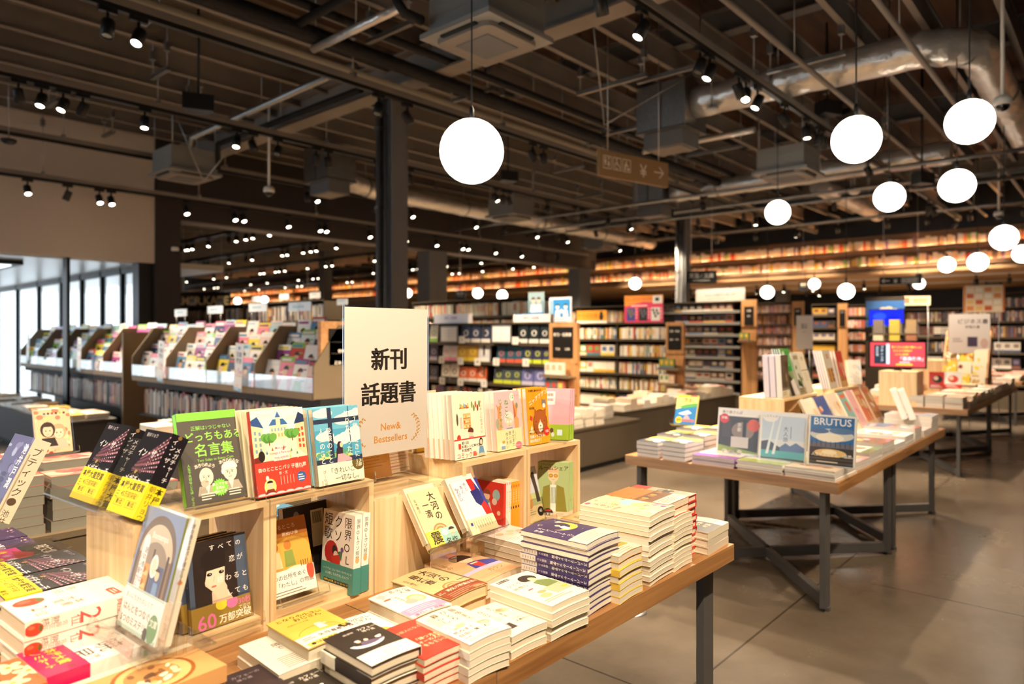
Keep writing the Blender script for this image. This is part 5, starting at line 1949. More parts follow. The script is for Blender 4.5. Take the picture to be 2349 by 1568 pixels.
def a_cafe(cv):
    cv.rect(0, 0, 100, cv.H, '8a98ba')
    cv.ell(50, 50, 46, 44, '7a6a5c', 26, 180, 360); cv.rect(4, 50, 92, 60, '6a5a50')
    cv.ell(50, 52, 40, 36, 'cdbfa8', 24, 180, 360); cv.rect(10, 52, 80, 60, '8f7a62')
    cv.ell(50, 62, 32, 26, '9a8a78', 22, 180, 360)
    cv.rect(16, 62, 28, 50, 'd0a060'); cv.rect(50, 60, 28, 52, '5f6a8e'); cv.rect(45, 44, 4, 68, '5a4a40'); cv.rect(80, 46, 5, 66, '5a4a40')
    for i in range(3):
        cv.rect(18, 70 + 14 * i, 24, 5, 'e8c890'); cv.ell(30, 69 + 14 * i, 7, 4, 'b87838')
    cv.text('Bontemps', 52, 24, 10, 'f6f2ea', al='c', bold=True)
    cv.rect(16, 40, 15, 72, 'f4f2ee'); cv.ell(23.5, 40, 7.5, 9, 'f4f2ee'); cv.ell(23.5, 112, 7.5, 6, 'f4f2ee')
    cv.text('謎の香りは', 27, 44, 8, '6a6a6e', vert=True); cv.text('パン屋から', 20, 52, 8, '6a6a6e', vert=True); cv.text('2', 23.5, 96, 14, '3a3a3e', al='c')
    cv.ell(54, 62, 9, 13, 'eef2ec'); cv.ell(54, 62, 6, 9, 'c8dcc8')
    cv.ell(66, 70, 5, 6, SKIN); cv.poly([(60, 112), (62, 78), (72, 78), (76, 112)], '7a9ac0'); cv.ell(66, 66, 6, 4, '6a4a38', 10, 180, 360)


def o_cafe(cv):
    H = cv.H
    for i in range(25):
        cv.rect(i * 4, -2.5, 2, 5, '7ab09a'); cv.rect(i * 4, H - 4, 2, 4, '7ab09a')
    cv.text('まいにちがたのしくて', 6, 7, 7, '9a9a94'); cv.text('はんとをつなぐ、', 6, 18, 10, '8a8a84', bold=True); cv.text('5つのミステリー', 6, 31, 10, '8a8a84', bold=True)
    cv.ell(86, 32, 12, 15, '7aa07e'); cv.text('文庫', 86, 22, 9, 'f2f6ee', al='c', bold=True); cv.ell(72, 42, 5, 8, '5a5a60')


def s_cafe(cv):
    cv.rect(0, 0, 100, cv.H, 'e8dcc4'); cv.rect(0, 0, 16, cv.H, '8a9048')
    cv.text('謎の香りはパン屋から2', 58, 30, 34, '5a5044', vert=True); cv.ell(60, 412, 20, 14, 'e08a4a')


def a_quotes(cv):
    cv.rect(0, 0, 100, 13, '86e048')
    g = '9be65a'
    cv.text('正解は1つじゃない', 54, 22, 8, g, al='c')
    cv.text('どっちもある', 56, 32, 16.5, g, al='c', bold=True)
    cv.text('名言集', 55, 51, 22, g, al='c', bold=True)
    cv.text('Two Sides to Every Coin', 55, 75, 6, g, al='c')
    for i, s in enumerate('あきらめよう'):
        cv.text(s, 17 + i * 6.1, 86 - 4 * math.sin(PI * (i + .5) / 6), 7, 'f4ecda', bold=True, rot=-20 + 8 * i)
    for i, s in enumerate('あきらめるな'):
        cv.text(s, 58 + i * 6.1, 84 - 4 * math.sin(PI * (i + .5) / 6), 7, 'f4ecda', bold=True, rot=-20 + 8 * i)
    pencil_head(cv, 36, 105, 12, True)
    pencil_head(cv, 76, 102, 12.5, False)
    cv.star(56, 125, 11.5, 14.5, 20, '86e048')
    for i, s in enumerate(('偉人ですら', '意見は', '割れてる')):
        cv.text(s, 56, 117 + i * 6, 5.2, 'f6f6e6', al='c', bold=True)
    cv.text('人生で大切なことは、どっち？', 10, 82, 5, g, vert=True, bold=True)
    cv.lines(24, 131, 22, 3, 4.2, 1.8, 'f0e8d6', 2); cv.lines(70, 130, 24, 3, 4.2, 1.8, 'f0e8d6', 3)


def a_paris(cv):
    H = cv.H
    cv.rect(0, 0, 100, H * .36, 'bfdfe4'); cv.rect(0, H * .33, 100, H * .27, 'f3e9c8')
    cv.ell(26, 10, 16, 4, 'f4f0d8'); cv.ell(74, 16, 14, 4, 'f4f0d8')
    cv.rect(34, 26, 32, 24, 'f4e3b4'); cv.poly([(32, 27), (40, 17), (60, 17), (68, 27)], '3d6aa8')
    cv.rect(46, 14, 8, 14, 'f4e3b4'); cv.poly([(45, 14), (50, 4), (55, 14)], '3d6aa8')
    for i in range(5): cv.rect(36 + i * 6, 32, 3, 5, '8aa8c0'); cv.rect(36 + i * 6, 41, 3, 6, 'c8a868')
    cv.poly([(0, 18), (20, 30), (20, 70), (0, 84)], 'f2dcae'); cv.poly([(0, 16), (12, 10), (22, 30), (0, 24)], '35548e')
    cv.poly([(100, 16), (82, 30), (82, 70), (100, 84)], 'f4cfa0'); cv.poly([(100, 14), (90, 8), (80, 28), (100, 26)], '27385e')
    for i in range(4):
        cv.rect(4, 34 + 10 * i, 4, 6, '7fa0b4'); cv.rect(12, 36 + 9 * i, 4, 6, '7fa0b4'); cv.rect(86, 36 + 9 * i, 4, 6, 'c84a3a'); cv.rect(93, 34 + 10 * i, 4, 6, 'c84a3a')
    for x, y in ((30, 46), (74, 42)):
        for q in range(5): cv.ell(x - 8 + 4 * q, y + (q % 2) * 3, 7, 7, ('6aa84a', '4f8f3e')[q % 2], 10)
        cv.rect(x - 1, y + 6, 2, 8, '7a5a34')
    cv.poly([(40, 60), (60, 60), (66, 92), (34, 92)], 'd6e2dc')
    r = random.Random(2)
    for i in range(16):
        x, y = r.uniform(18, 84), r.uniform(56, 88)
        c = r.choice(['d8463a', '2f6aa8', 'e8c43a', '4a8a5a', 'f0e8d8']); cv.poly([(x - 2, y + 6), (x, y), (x + 2, y + 6)], c); cv.ell(x, y - 1, 1.3, 1.3, SKIN, 6)
    for i, s in enumerate(('Mon petit', 'voyage à Paris avec', 'mes enfants')):
        cv.text(s, 50, 62 + i * 8, 5.5, 'd8463a', al='c')
    cv.poly([(0, 78), (16, 74), (14, 94), (0, 100)], '7a2820'); cv.ell(14, 76, 6, 9, '2a2018')
    y0 = H * .61
    cv.rect(0, y0, 100, H - y0, 'dc4232')
    cv.text('杏のとことこパリ 子連れ旅', 50, y0 + 8, 7.4, 'f8ead8', al='c', bold=True); cv.text('杏・文', 50, y0 + 18, 5.5, 'f8ead8', al='c')
    cv.text('ポプラ社', 82, y0 + 14, 3.6, 'f8ead8', al='c')
    for i in range(5): cv.rect(44 + i * 6, y0 + 26, 1, 14, 'f2b8a8')
    cv.ell(84, y0 + 32, 9, 9, '3d6096'); cv.lines(78, y0 + 28, 12, 3, 4, 1.6, 'e8eef4')
    cv.ell(24, H - 15, 11, 13, 'f6d98a'); cv.ell(24, H - 18, 5, 6, SKIN); cv.ell(24, H - 21, 5.6, 4, '2a1f1b', 10, 180, 360); cv.poly([(14, H - 3), (18, H - 11), (30, H - 11), (34, H - 3)], '8a2a28')
    for i in range(6): cv.ell(8 + i * 17, H - 1.5, 9, 4, 'cfd3d4', 10, 180, 360)
    cv.ell(20, y0 + 26, 3, 4, 'f4e6d8')


def a_sky(cv):
    H = cv.H
    cv.rect(0, 0, 100, H, '4fa3c4')
    cv.rect(0, 0, 100, 40, '6cb6d2')
    for x, y, a, b in ((20, 10, 22, 8), (66, 24, 24, 10), (84, 54, 22, 14), (58, 60, 20, 10), (22, 52, 20, 8), (90, 14, 16, 6)):
        cv.ell(x, y, a, b, 'eef2e4', 16); cv.ell(x + 6, y - 4, a * .6, b * .9, 'f6f4e8', 14)
    r = random.Random(6)
    for i in range(26):
        cv.ell(r.uniform(4, 76), r.uniform(78, 92), r.uniform(4, 8), r.uniform(3, 6), r.choice(['3a8a7a', '8ab86a', 'c8d48a', '5aa08a']), 9)
    fr = '2e3a52'
    cv.rect(0, 20, 100, 8, fr); cv.rect(30, 0, 9, H * .66, fr); cv.rect(76, 0, 2, 88, '4a5a74'); cv.rect(0, 92, 100, 9, fr)
    cv.poly([(40, 104), (44, 76), (52, 68), (58, 76), (56, 104)], '3a2a3a'); cv.ell(52, 70, 6, 7, '2f2230'); cv.ell(55, 70, 3.5, 4.5, SKIN)
    cv.poly([(42, 106), (46, 86), (58, 86), (76, 96), (76, 100), (62, 100), (60, 106)], 'd8a8b0')
    cv.rect(0, 106, 100, 4, '4a6a80'); cv.poly([(62, 108), (100, 100), (100, H), (66, H)], '38465c'); cv.poly([(6, 112), (44, 110), (40, H), (0, H)], '5a8a98')
    w_ = 'f6f6ee'
    cv.text('17歳のときに', 90, 6, 12.5, w_, vert=True); cv.text('知りたかった', 73, 8, 12.5, w_, vert=True)
    cv.text('受験のこと、', 30, 36, 12.5, w_, vert=True); cv.text('人生のこと', 14, 36, 12.5, w_, vert=True)


def o_sky(cv):
    cv.text('「きれいごと', 56, 8, 12, '4a443a', al='c'); cv.text('一切なし。', 62, 22, 12, '4a443a', al='c')
    cv.ell(90, 4, 15, 15, '6a5a2c'); cv.text('15', 90, -7, 14, 'f6eed8', al='c', bold=True); cv.text('万部', 90, 6, 7, 'f6eed8', al='c', bold=True)
    cv.text('びーやま', 14, 10, 7, '6a6254', vert=True); cv.lines(30, 40, 60, 2, 6, 1.6, 'a89c86')


def a_kitchen(cv):
    r = random.Random(12)
    cv.rect(0, 0, 100, cv.H, 'f7ead0')
    cv.rect(22, 30, 30, 3, 'b06a3a')
    for i in range(7): cv.rect(24 + i * 4, 22 + (i % 3) * 2, 3, 8, r.choice(['c84a3a', '6a7ab0', 'd8b040', '7a9a4a']))
    cv.rect(32, 44, 24, 34, 'e8b878')
    for j in range(3):
        cv.rect(33, 54 + 11 * j, 22, 1.4, 'b06a3a')
        for i in range(4): cv.ell(36 + 5.4 * i, 51 + 11 * j, 2.2, 2.8, r.choice(['d8543c', 'f0e0b8', 'e8a848', 'c8d0a0']), 8)
    for i in range(5): cv.ell(62 + 6 * i, 26 + (i % 2) * 8, 3, 8, r.choice(['6a8a3c', '8aa04a', 'b0683a', '9a3a2c']), 8)
    cv.ell(14, 56, 3, 14, '5a4a44', 10); cv.rect(22, 52, 7, 24, 'e4c0b4')
    cv.ell(16, 96, 6, 7, 'c83a30'); cv.rect(6, 103, 20, 12, '4a4444')
    cv.ell(54, 88, 7, 8, SKIN); cv.ell(54, 84, 9, 8, '6a3a2c', 14, 170, 390)
    cv.poly([(44, 112), (48, 95), (62, 95), (68, 112), (66, 120), (46, 120)], 'd88aa8')
    cv.poly([(70, 102), (100, 98), (100, 128), (72, 128)], 'ecc890'); cv.line(84, 100, 84, 128, 1, 'b8854a')
    for i in range(16): cv.ell(r.uniform(14, 70), r.uniform(112, 132), r.uniform(2, 5), r.uniform(1.4, 3), r.choice(['e8a850', 'c85a48', '8aa8c0', 'f4d8a8', 'a0b060']), 8)
    cv.text('キッチンに住みたい', 90, 18, 8, '8a5a34', vert=True)


def o_kitchen(cv):
    cv.rect(0, 0, 100, 3, 'd0452c')
    cv.rect(12, 10, 8, 12, 'd0452c'); cv.text('第12回', 22, 6, 7.5, INK, bold=True); cv.text('料理レシピ本大賞', 22, 14, 7.5, INK, bold=True); cv.text('料理部門', 22, 22, 7.5, INK, bold=True)
    cv.text('コミック賞', 5, 30, 12.5, 'd0452c', bold=True); cv.text('受賞！', 56, 34, 7, 'd0452c', bold=True)
    cv.ell(84, 12, 6, 9, HAIR); cv.ell(84, 13, 4, 6, SKIN); cv.poly([(74, 40), (78, 22), (90, 22), (94, 40)], '6a9ac4'); cv.ell(84, 42, 12, 5, 'd8c8a0')
    cv.rect(0, 45, 100, 12, 'd0452c'); cv.lines(14, 49, 60, 1, 3, 2.6, 'f6d8c0')


def a_cat(cv):
    H = cv.H
    cv.rect(0, 0, 100, H, 'f0c0c4'); cv.rect(0, H * .70, 100, H * .3, 'ccd488')
    for x, s in ((16, 1), (84, -1)):
        cv.poly([(x - 8, 100), (x - 6 * s, 50), (x - 10, 30), (x, 40), (x + 12 * s, 24), (x + 6 * s, 52), (x + 8, 100)], 'e8955a')
        cv.ell(x, 84, 10, 16, 'efa46c')
    cv.ell(88, 40, 5, 8, '8a9060'); cv.ell(8, 82, 7, 14, 'a8a890')
    cv.ell(54, 72, 18, 19, 'f6e4d8'); cv.ell(54, 82, 14, 12, SKIN); cv.ell(48, 80, 4.5, 4, 'f6ece0'); cv.ell(60, 80, 4.5, 4, 'f6ece0'); cv.line(50, 90, 58, 90, 1.2, 'b06a5a')
    cv.poly([(36, 116), (42, 96), (66, 96), (72, 116)], '7a92c4'); cv.poly([(40, 130), (44, 114), (64, 114), (68, 130)], 'd8a05a')
    cv.ell(26, 110, 6, 10, 'f6ece0'); cv.ell(80, 108, 7, 11, 'e8a870'); cv.ell(50, 106, 8, 4, 'f6d8b8')
    g = '2f9a4a'
    cv.text('ねこと', 46, 20, 17, g, vert=True, bold=True); cv.text('じいちゃん', 22, 18, 15, g, vert=True, bold=True)
    cv.ell(70, 16, 9, 11, 'f6f2e4'); cv.text('12', 70, 8, 13, g, al='c', bold=True); cv.text('ねこまき', 88, 10, 5.5, 'c86a7a', al='c')


def o_cat(cv):
    cv.rect(0, 0, 100, cv.H, 'e6e4b0')
    for i, s in enumerate(('まだまだ', '思い出', '作ろまい。')):
        cv.text(s, 66 - i * 13, 4 + 2 * i, 10.5, '3a342c', vert=True)
    cv.ell(22, 40, 12, 9, 'f6efe4'); cv.ell(26, 32, 6, 4, 'e8a04a'); cv.rect(16, 42, 16, 9, '8aa0c4')
    cv.ell(86, 46, 13, 10, 'e8788c'); cv.text('プレゼント', 86, 43, 5, 'fbeff0', al='c', bold=True); cv.lines(74, 8, 3, 1, 3, 24, 'c8c290')


def a_nyaa(cv):
    H = cv.H
    cv.rect(0, 0, 100, H, 'f2a424')
    for k in range(14): cv.line(50, 90, 50 + 90 * math.cos(k * .45), 90 + 90 * math.sin(k * .45), 1.2, 'e89416')
    cv.ell(58, 104, 34, 40, '1f1712'); cv.ell(58, 104, 32, 38, 'b0602c')
    cv.poly([(32, 84), (34, 60), (50, 72)], 'b0602c'); cv.poly([(68, 70), (88, 62), (86, 86)], 'b0602c')
    cv.ell(58, 116, 11, 15, 'fbf0dc'); cv.poly([(54, 108), (58, 92), (62, 108)], 'fbf0dc')
    cv.ell(58, 112, 3, 2, '3a2018'); 
    for s in (-1, 1):
        cv.line(58 + s * 16, 98, 58 + s * 24, 100, 1.4, '2a1810')
        for q in range(3): cv.line(58 + s * 14, 110 + 3 * q, 58 + s * 30, 106 + 6 * q, .7, '2a1810')
    cv.ell(80, 48, 11, 12, '8a8078'); cv.ell(80, 54, 7, 7, 'f6efe4'); cv.poly([(70, 42), (71, 32), (78, 38)], '8a8078'); cv.poly([(84, 38), (91, 34), (90, 44)], '8a8078')
    cv.poly([(12, 78), (24, 84), (20, 96), (10, 90)], 'd83a34'); cv.poly([(4, 128), (18, 108), (26, 132)], 'f6e6c0')
    cv.text('鴻池剛と猫のぽんた', 10, 4, 7, '2a1c10', bold=True)
    cv.text('ニャアアアン!', 6, 38, 16, 'fbf6ea', bold=True, rot=-22)
    cv.text('鴻池剛', 10, 54, 8, '2a1c10')
    cv.text('ぽんたもアルフも絶好調！', 5, H - 46, 6, '2a1c10', bold=True); cv.text('お待たせしました！最新刊', 5, H - 38, 6, '2a1c10', bold=True)
    cv.text('問題トラブルも', 5, H - 29, 10, 'fbf6ea', bold=True); cv.text('跳ね飛ばす！', 5, H - 17, 10, 'fbf6ea', bold=True)
    cv.star(86, H - 34, 12, 14.5, 12, 'd83030'); cv.text('100', 86, H - 40, 11, 'fbf0e4', al='c', bold=True)


def a_pinkback(cv):
    H = cv.H
    cv.rect(0, 0, 100, H, 'e8a8b4'); cv.rect(0, H * .70, 100, H * .3, '98b830')
    cv.rect(6, 8, 46, 42, 'f4e4e2')
    for k in range(14): cv.rect(10 + k * 2.6, 14, 1.2 + (k % 3) * .4, 9, '5a5454'); cv.rect(10 + k * 2.6, 30, 1.2 + (k % 2) * .6, 9, '5a5454')
    cv.ell(20, H * .84, 8, 9, '3a3a44'); cv.ell(44, H * .82, 6, 8, '5a3a34'); cv.ell(48, H * .90, 5, 7, 'e8d8d0'); cv.rect(62, H * .80, 16, 18, 'cfe4ee')


def s_pinkback(cv):
    H = cv.H
    cv.rect(0, 0, 100, H, 'f0b4c0'); cv.rect(0, H * .70, 100, H * .3, '98b830'); cv.ell(50, H * .2, 24, 30, 'f4ecc8')
    cv.text('おひとりさま日記', 50, H * .26, 42, 'b84a6a', vert=True, bold=True)


def a_love(cv):
    H = cv.H
    cv.rect(0, 0, 100, H, '4a5870'); cv.rect(8, 0, 72, H, '2a1f1d')
    cv.poly([(30, 30), (62, 30), (58, 74), (40, 84), (26, 70), (24, 48)], 'f4d6bc')
    cv.poly([(36, 82), (58, 70), (72, 100), (80, H), (34, H)], 'f2cdb0')
    cv.poly([(20, 60), (22, 24), (44, 8), (68, 16), (68, 60), (60, 47), (30, 48), (26, 64)], '1f1614')
    cv.poly([(62, 20), (76, 30), (80, H * .86), (62, 84)], '2a1f1d'); cv.poly([(10, 40), (26, 40), (24, 90), (20, H * .84), (10, H * .8)], '2a1f1d')
    for x in (34, 54): cv.ell(x, 54, 4.6, 2.8, '1c1416', 10); cv.ell(x + 1, 53.4, 1.2, .9, 'cfd8e0', 6)
    cv.line(42, 58, 40, 66, .8, 'd8a890'); cv.ell(40, 74, 4.6, 1.7, 'c8705c', 10)
    w_ = 'f6f0ea'
    for i, s in enumerate('すべての'): cv.text(s, 36 + 15 * i, 8 + 1 * (i % 2), 10, w_)
    for i, s in enumerate('恋が'): cv.text(s, 68 + 14 * i, 32, 11, w_)
    for i, s in enumerate('終わると'): cv.text(s, 46 + 14 * i, 60, 11, w_)
    for i, s in enumerate('しても'): cv.text(s, 60 + 14 * i, 84, 11, w_)
    cv.text('140字のさよならの話', 6, 106, 7, 'e0485a')


def o_love(cv):
    cv.text('60', 8, 8, 32, 'e878b0', bold=True); cv.text('万部突破！', 44, 20, 14, 'f6f0e0', bold=True)
    cv.ell(50, 4, 10, 9, 'f2d83c'); cv.ell(68, 6, 10, 9, 'e878b0'); cv.text('30秒', 78, 2, 12, 'e878b0', bold=True); cv.text('で泣ける', 78, 14, 7, 'f6f0e0')
    cv.text('彼氏といる時には絶対に言えないやつ', 8, 38, 5, 'e8dcb8')


def s_love(cv):
    cv.text('すべての恋が終わるとしても', 50, 40, 40, 'f2eee8', vert=True)


def a_table(cv):
    H = cv.H
    cv.rect(0, 0, 100, H, 'c8892e'); cv.rect(0, 0, 100, 34, 'b06a28'); cv.ell(60, 70, 44, 34, 'dca848', 18); cv.rect(0, 98, 100, 30, 'e8c070')
    for x, h_, c in ((24, 'a85a24', 'e8d0a0'), (52, 'c87a34', '8a9a4a')):
        cv.ell(x, 50, 8, 9, h_); cv.poly([(x - 11, 90), (x - 9, 60), (x + 9, 60), (x + 12, 90)], c)
    cv.poly([(12, 92), (34, 90), (34, 118), (14, 120)], 'd8a050'); cv.ell(62, 98, 22, 7, 'f6e4c0'); cv.rect(60, 102, 4, 18, 'c89048')
    for i in range(4): cv.rect(74 + 5 * i, 84, 1.6, 26, '8a5a2c')
    cv.text('あのあるところ', 6, 10, 10, 'f6e6c8'); cv.text('原田ひ香', 44, 24, 9, 'f6e6c8')


def o_table(cv):
    cv.text('6つの台所をめぐる', 6, 7, 10.2, INK); cv.text('「わたし」の物語', 14, 21, 10.2, INK)
    cv.lines(8, 37, 78, 3, 5, 1.6, '8a7c68', 3); cv.ell(92, 10, 8, 18, 'e0563c')


def a_ol(cv):
    cv.text('限界OL', 80, 6, 23.5, '1f1c1c', vert=True); cv.text('クソ', 50, 6, 27, '1f1c1c', vert=True); cv.text('短歌', 18, 4, 27, '1f1c1c', vert=True)
    cv.ell(30, 84, 22, 24, 'b82c2c', 14); cv.ell(40, 78, 8, 10, '2a2020'); cv.ell(44, 88, 7, 9, 'f0d8c8'); cv.poly([(30, 92), (60, 84), (58, 108), (34, 110)], 'c8342c')
    cv.poly([(50, 80), (66, 76), (62, 98)], '4a7a5a'); cv.ell(64, 74, 5, 5, '7a5aa0'); cv.ell(22, 108, 9, 5, 'e0b05a'); cv.ell(60, 110, 6, 6, '8a9ac0')


def o_ol(cv):
    cv.text('いいですよ！なんでもやってやりますよ！', 6, 10, 5, 'eef6f2'); cv.text('心は殺しておきましたんで！', 14, 18, 6, 'eef6f2')
    cv.rect(10, 32, 78, 8, '1f2a2a'); cv.text('限界OLの日常、五・七・五・七・七', 49, 33.5, 4.6, 'f2d83c', al='c', bold=True)


def s_ol(cv):
    cv.text('限界OLクソ短歌', 50, 40, 54, '3a3434', vert=True); cv.ell(50, 480, 26, 34, 'e8b87a')


def a_dobe(cv):
    H = cv.H
    cv.rect(0, 0, 100, H, 'c6ccd6'); cv.rect(0, 70, 100, 34, 'b8c48a'); cv.rect(0, 104, 100, H - 104, 'efd9a4')
    cv.poly([(70, 20), (86, 14), (92, 60), (96, 96), (80, 96), (78, 60)], '4a3a30'); cv.ell(80, 24, 8, 9, '3a2c26')
    cv.ell(50, 92, 13, 18, 'd8a058'); cv.ell(50, 74, 9, 9, 'd09448'); cv.ell(12, 96, 10, 16, '3f3a3a')
    cv.text('ドベと', 46, 18, 18, '241f1c', vert=True, bold=True); cv.text('ノラ', 28, 66, 17, '241f1c', vert=True, bold=True)
    cv.lines(10, 112, 60, 3, 6, 2, 'a8905c'); cv.ell(88, 122, 14, 13, '1f1a18'); cv.text('45', 88, 114, 12, 'f6e8d0', al='c', bold=True)


def a_share(cv):
    H = cv.H
    cv.rect(0, 0, 100, H, 'a9bf86')
    cv.poly([(8, H), (18, 78), (50, 66), (84, 78), (98, H)], '8a8434'); cv.poly([(40, 70), (60, 70), (58, H), (42, H)], 'e8ece0')
    for i in range(4): cv.rect(43 + 4.5 * i, 78, 2, 50, '5a7a5a')
    cv.ell(50, 42, 17, 20, 'e8cfae'); cv.ell(50, 30, 19, 14, 'd9b890', 16, 170, 370); cv.rect(45, 58, 10, 12, 'e8cfae')
    for x in (42, 58): cv.ell(x, 42, 7, 5.6, '2a2420'); cv.ell(x, 42, 5.8, 4.4, 'e0a42c')
    cv.line(46, 54, 54, 54, 1.3, 'b8604a')
    cv.text('マダムたちの', 8, 4, 7, '2a2c20'); cv.text('ルームシェア', 50, 10, 16, '2a2c20', al='c', bold=True)
    cv.rect(0, H - 26, 100, 26, 'f3d2b8'); cv.ell(34, H - 18, 18, 17, '1f1a18'); cv.text('大好評', 34, H - 32, 7, 'e8503c', al='c', bold=True); cv.text('45万部', 34, H - 22, 12, 'f6ead8', al='c', bold=True); cv.lines(60, H - 20, 32, 3, 6, 2, 'b08a6a')


def s_share(cv):
    cv.rect(0, 0, 100, cv.H, 'b4c98f'); cv.text('マダムたちのルームシェア', 50, 60, 48, '3a4430', vert=True); cv.ell(50, cv.H * .66, 30, 30, 'b84a44'); cv.rect(0, cv.H * .84, 100, cv.H * .16, 'f3d2b8')


def a_redcat(cv):
    H = cv.H
    cv.rect(0, 0, 100, H, 'd83a2c'); cv.ell(40, 40, 11, 12, SKIN); cv.ell(40, 33, 13, 11, '8a4a34', 14, 170, 370); cv.ell(74, 34, 13, 15, '9ec0c0'); cv.ell(68, 52, 9, 9, 'e8d0c0')
    cv.poly([(28, 100), (32, 56), (52, 56), (66, 100)], 'f0e4d4'); cv.ell(40, 54, 12, 5, '6aa0a0'); cv.poly([(18, 50), (24, 46), (34, 60), (30, 66)], SKIN); cv.ell(46, 108, 18, 8, 'e8d8c0')
    cv.text('さん', 80, 106, 22, '1f1712', vert=True, bold=True); cv.ell(84, 80, 6, 6, 'e8c8a8')


def a_couple2(cv):
    cv.rect(0, 0, 100, cv.H, 'f4d2a8')
    r = random.Random(15)
    for i in range(40): cv.ell(r.uniform(0, 100), r.uniform(0, cv.H), r.uniform(3, 10), r.uniform(3, 8), r.choice(['f6c4a0', 'f2a88a', 'f7e0b8', 'e8886a', 'f4d890']), 9)
    girl(cv, 64, 74, 20, 'f6dcc0', 'e8b088', 'f0c8b0'); girl(cv, 34, 66, 20, 'f4d4b4', '3a2a24', '2a2424')
    for i in range(6): cv.ell(28 + 11 * i, 14, 4, 4, r.choice(['d8544a', '5a7a9a', 'e8c45a', '6a4a3a']), 8)
    cv.ell(26, 130, 6, 5, 'c83a30'); cv.ell(38, 138, 6, 5, 'c83a30')


def s_boutique(cv):
    cv.rect(0, 0, 100, cv.H, 'e6d8c2'); cv.text('ブティック', 50, 50, 62, '3a3430', vert=True); cv.ell(50, 400, 26, 24, '5a4a3a'); cv.text('池井戸潤', 50, 450, 46, '4a423a', vert=True)


def a_boutique(cv):
    cv.rect(0, 0, 100, cv.H, '5a5a86')
    r = random.Random(11)
    for i in range(24): cv.ell(r.uniform(0, 100), r.uniform(0, cv.H), r.uniform(6, 16), r.uniform(3, 9), r.choice(['7a7aa8', '3a3a5e', '9aa4c8', '4a4a72']), 9)
    cv.text('池井戸潤', 84, 12, 20, 'eef0f6', vert=True, bold=True)


def rnd_art(seed, pal, title=True):
    def f(cv):
        r = random.Random(seed)
        H = cv.H
        cv.rect(0, 0, 100, H, r.choice(pal))
        for i in range(7):
            cv.ell(r.uniform(10, 90), r.uniform(H * .25, H * .85), r.uniform(8, 26), r.uniform(6, 20), r.choice(pal), 11, 0, 360, r.uniform(0, 90))
        cv.rect(r.uniform(4, 20), H * .06, r.uniform(50, 74), H * .1, r.choice(pal))
        cv.rect(0, H * .84, 100, H * .16, r.choice(pal))
        cv.lines(10, H * .87, 70, 2, H * .05, H * .02, r.choice(pal), seed)
    return f
# ------------------------------------------------------------------ piles along the front of the near table
def fp(u, v, z): return at(u, v, z=z)


CREAM = 'f5e9cf'
stack('black book with a crescent moon and two people on it', 'black moon pile at the front edge', fp(853, 1528, .648), .648, .104, .150, 4, '2e2622', art=a_moon, obi=(.044, 'fbf3e0', o_moon), bow=.002, ang=-2, below={'col': '2e2622'}, flips=(1,), hard=True)
stack('red book with white brush lettering', 'red pile at the front edge', fp(974, 1513, .632), .632, .104, .150, 5, 'd84030', art=a_red, bow=.002, ang=-2, below={'col': 'c83a2c'}, flips=(2,))
stack('cream book about living alone with a white band', 'cream pile right of the red one', fp(1078, 1479, .640), .640, .105, .158, 5, CREAM, art=a_alone, obi=(.062, 'fbf5e4', o_alone), bow=.003, ang=-3, below={'spine_col': 'dcd8d6'}, flips=(1, 2, 3, 4), seed=3, pcol='f8ecd2')
stack('cream book with a dog sketch and a bride photo', 'low cream dog pile at the front edge', fp(1174, 1461, .612), .612, .105, .150, 3, 'f7ecd0', art=a_house, bow=.002, ang=-2)
stack('white book with a drawn boy and a pink band', 'white boy pile behind the red one', fp(947, 1418, .626), .626, .104, .155, 2, 'fbf3e4', art=a_boy, obi=(.042, 'f8dfe6', o_boy), bow=.003, ang=-2, hard=True)
stack('tan book with brush lettering and a rust red band', 'tan snail pile below the stands', fp(1033, 1375, .622), .622, .125, .188, 2, 'e3c48e', art=a_taiga, obi=(.05, '8f3f24', o_taiga), bow=.003, ang=4, hard=True, pcol='ecd3a8')
stack('peach book with a woman in a red and blue gown', 'peach gown pile behind the tan one', fp(1114, 1334, .612), .612, .142, .205, 2, 'e8c8a0', art=a_gown2, bow=.003, ang=3.5)
stack('white book with a curly haired woman in green', 'curly hair pile before the purple tower', fp(1266, 1390, .640), .640, .125, .182, 5, 'faf2dc', art=a_curly, bow=.002, ang=-2, jit=.004, seed=4)
stack('pale travel book with a red corner', 'pale travel pile beside the purple tower', fp(1201, 1250, .632), .632, .128, .185, 4, 'f6e6da', art=a_trip, bow=.001, ang=1)


def s_cosmos(cv):
    cv.rect(0, 0, 100, cv.H, '3d3160')
    cv.text('スーパーマーケット宇宙', 50, 30, 66, 'f4eee6', vert=True, bold=True)
    cv.text('最果タヒ', 50, 860, 52, 'd8cfe0', vert=True)
    cv.rect(0, cv.H * .76, 100, cv.H * .24, 'd8d0c6')
    for q in range(5): cv.rect(30, cv.H * (.79 + .04 * q), 44, 14, '8a827a')


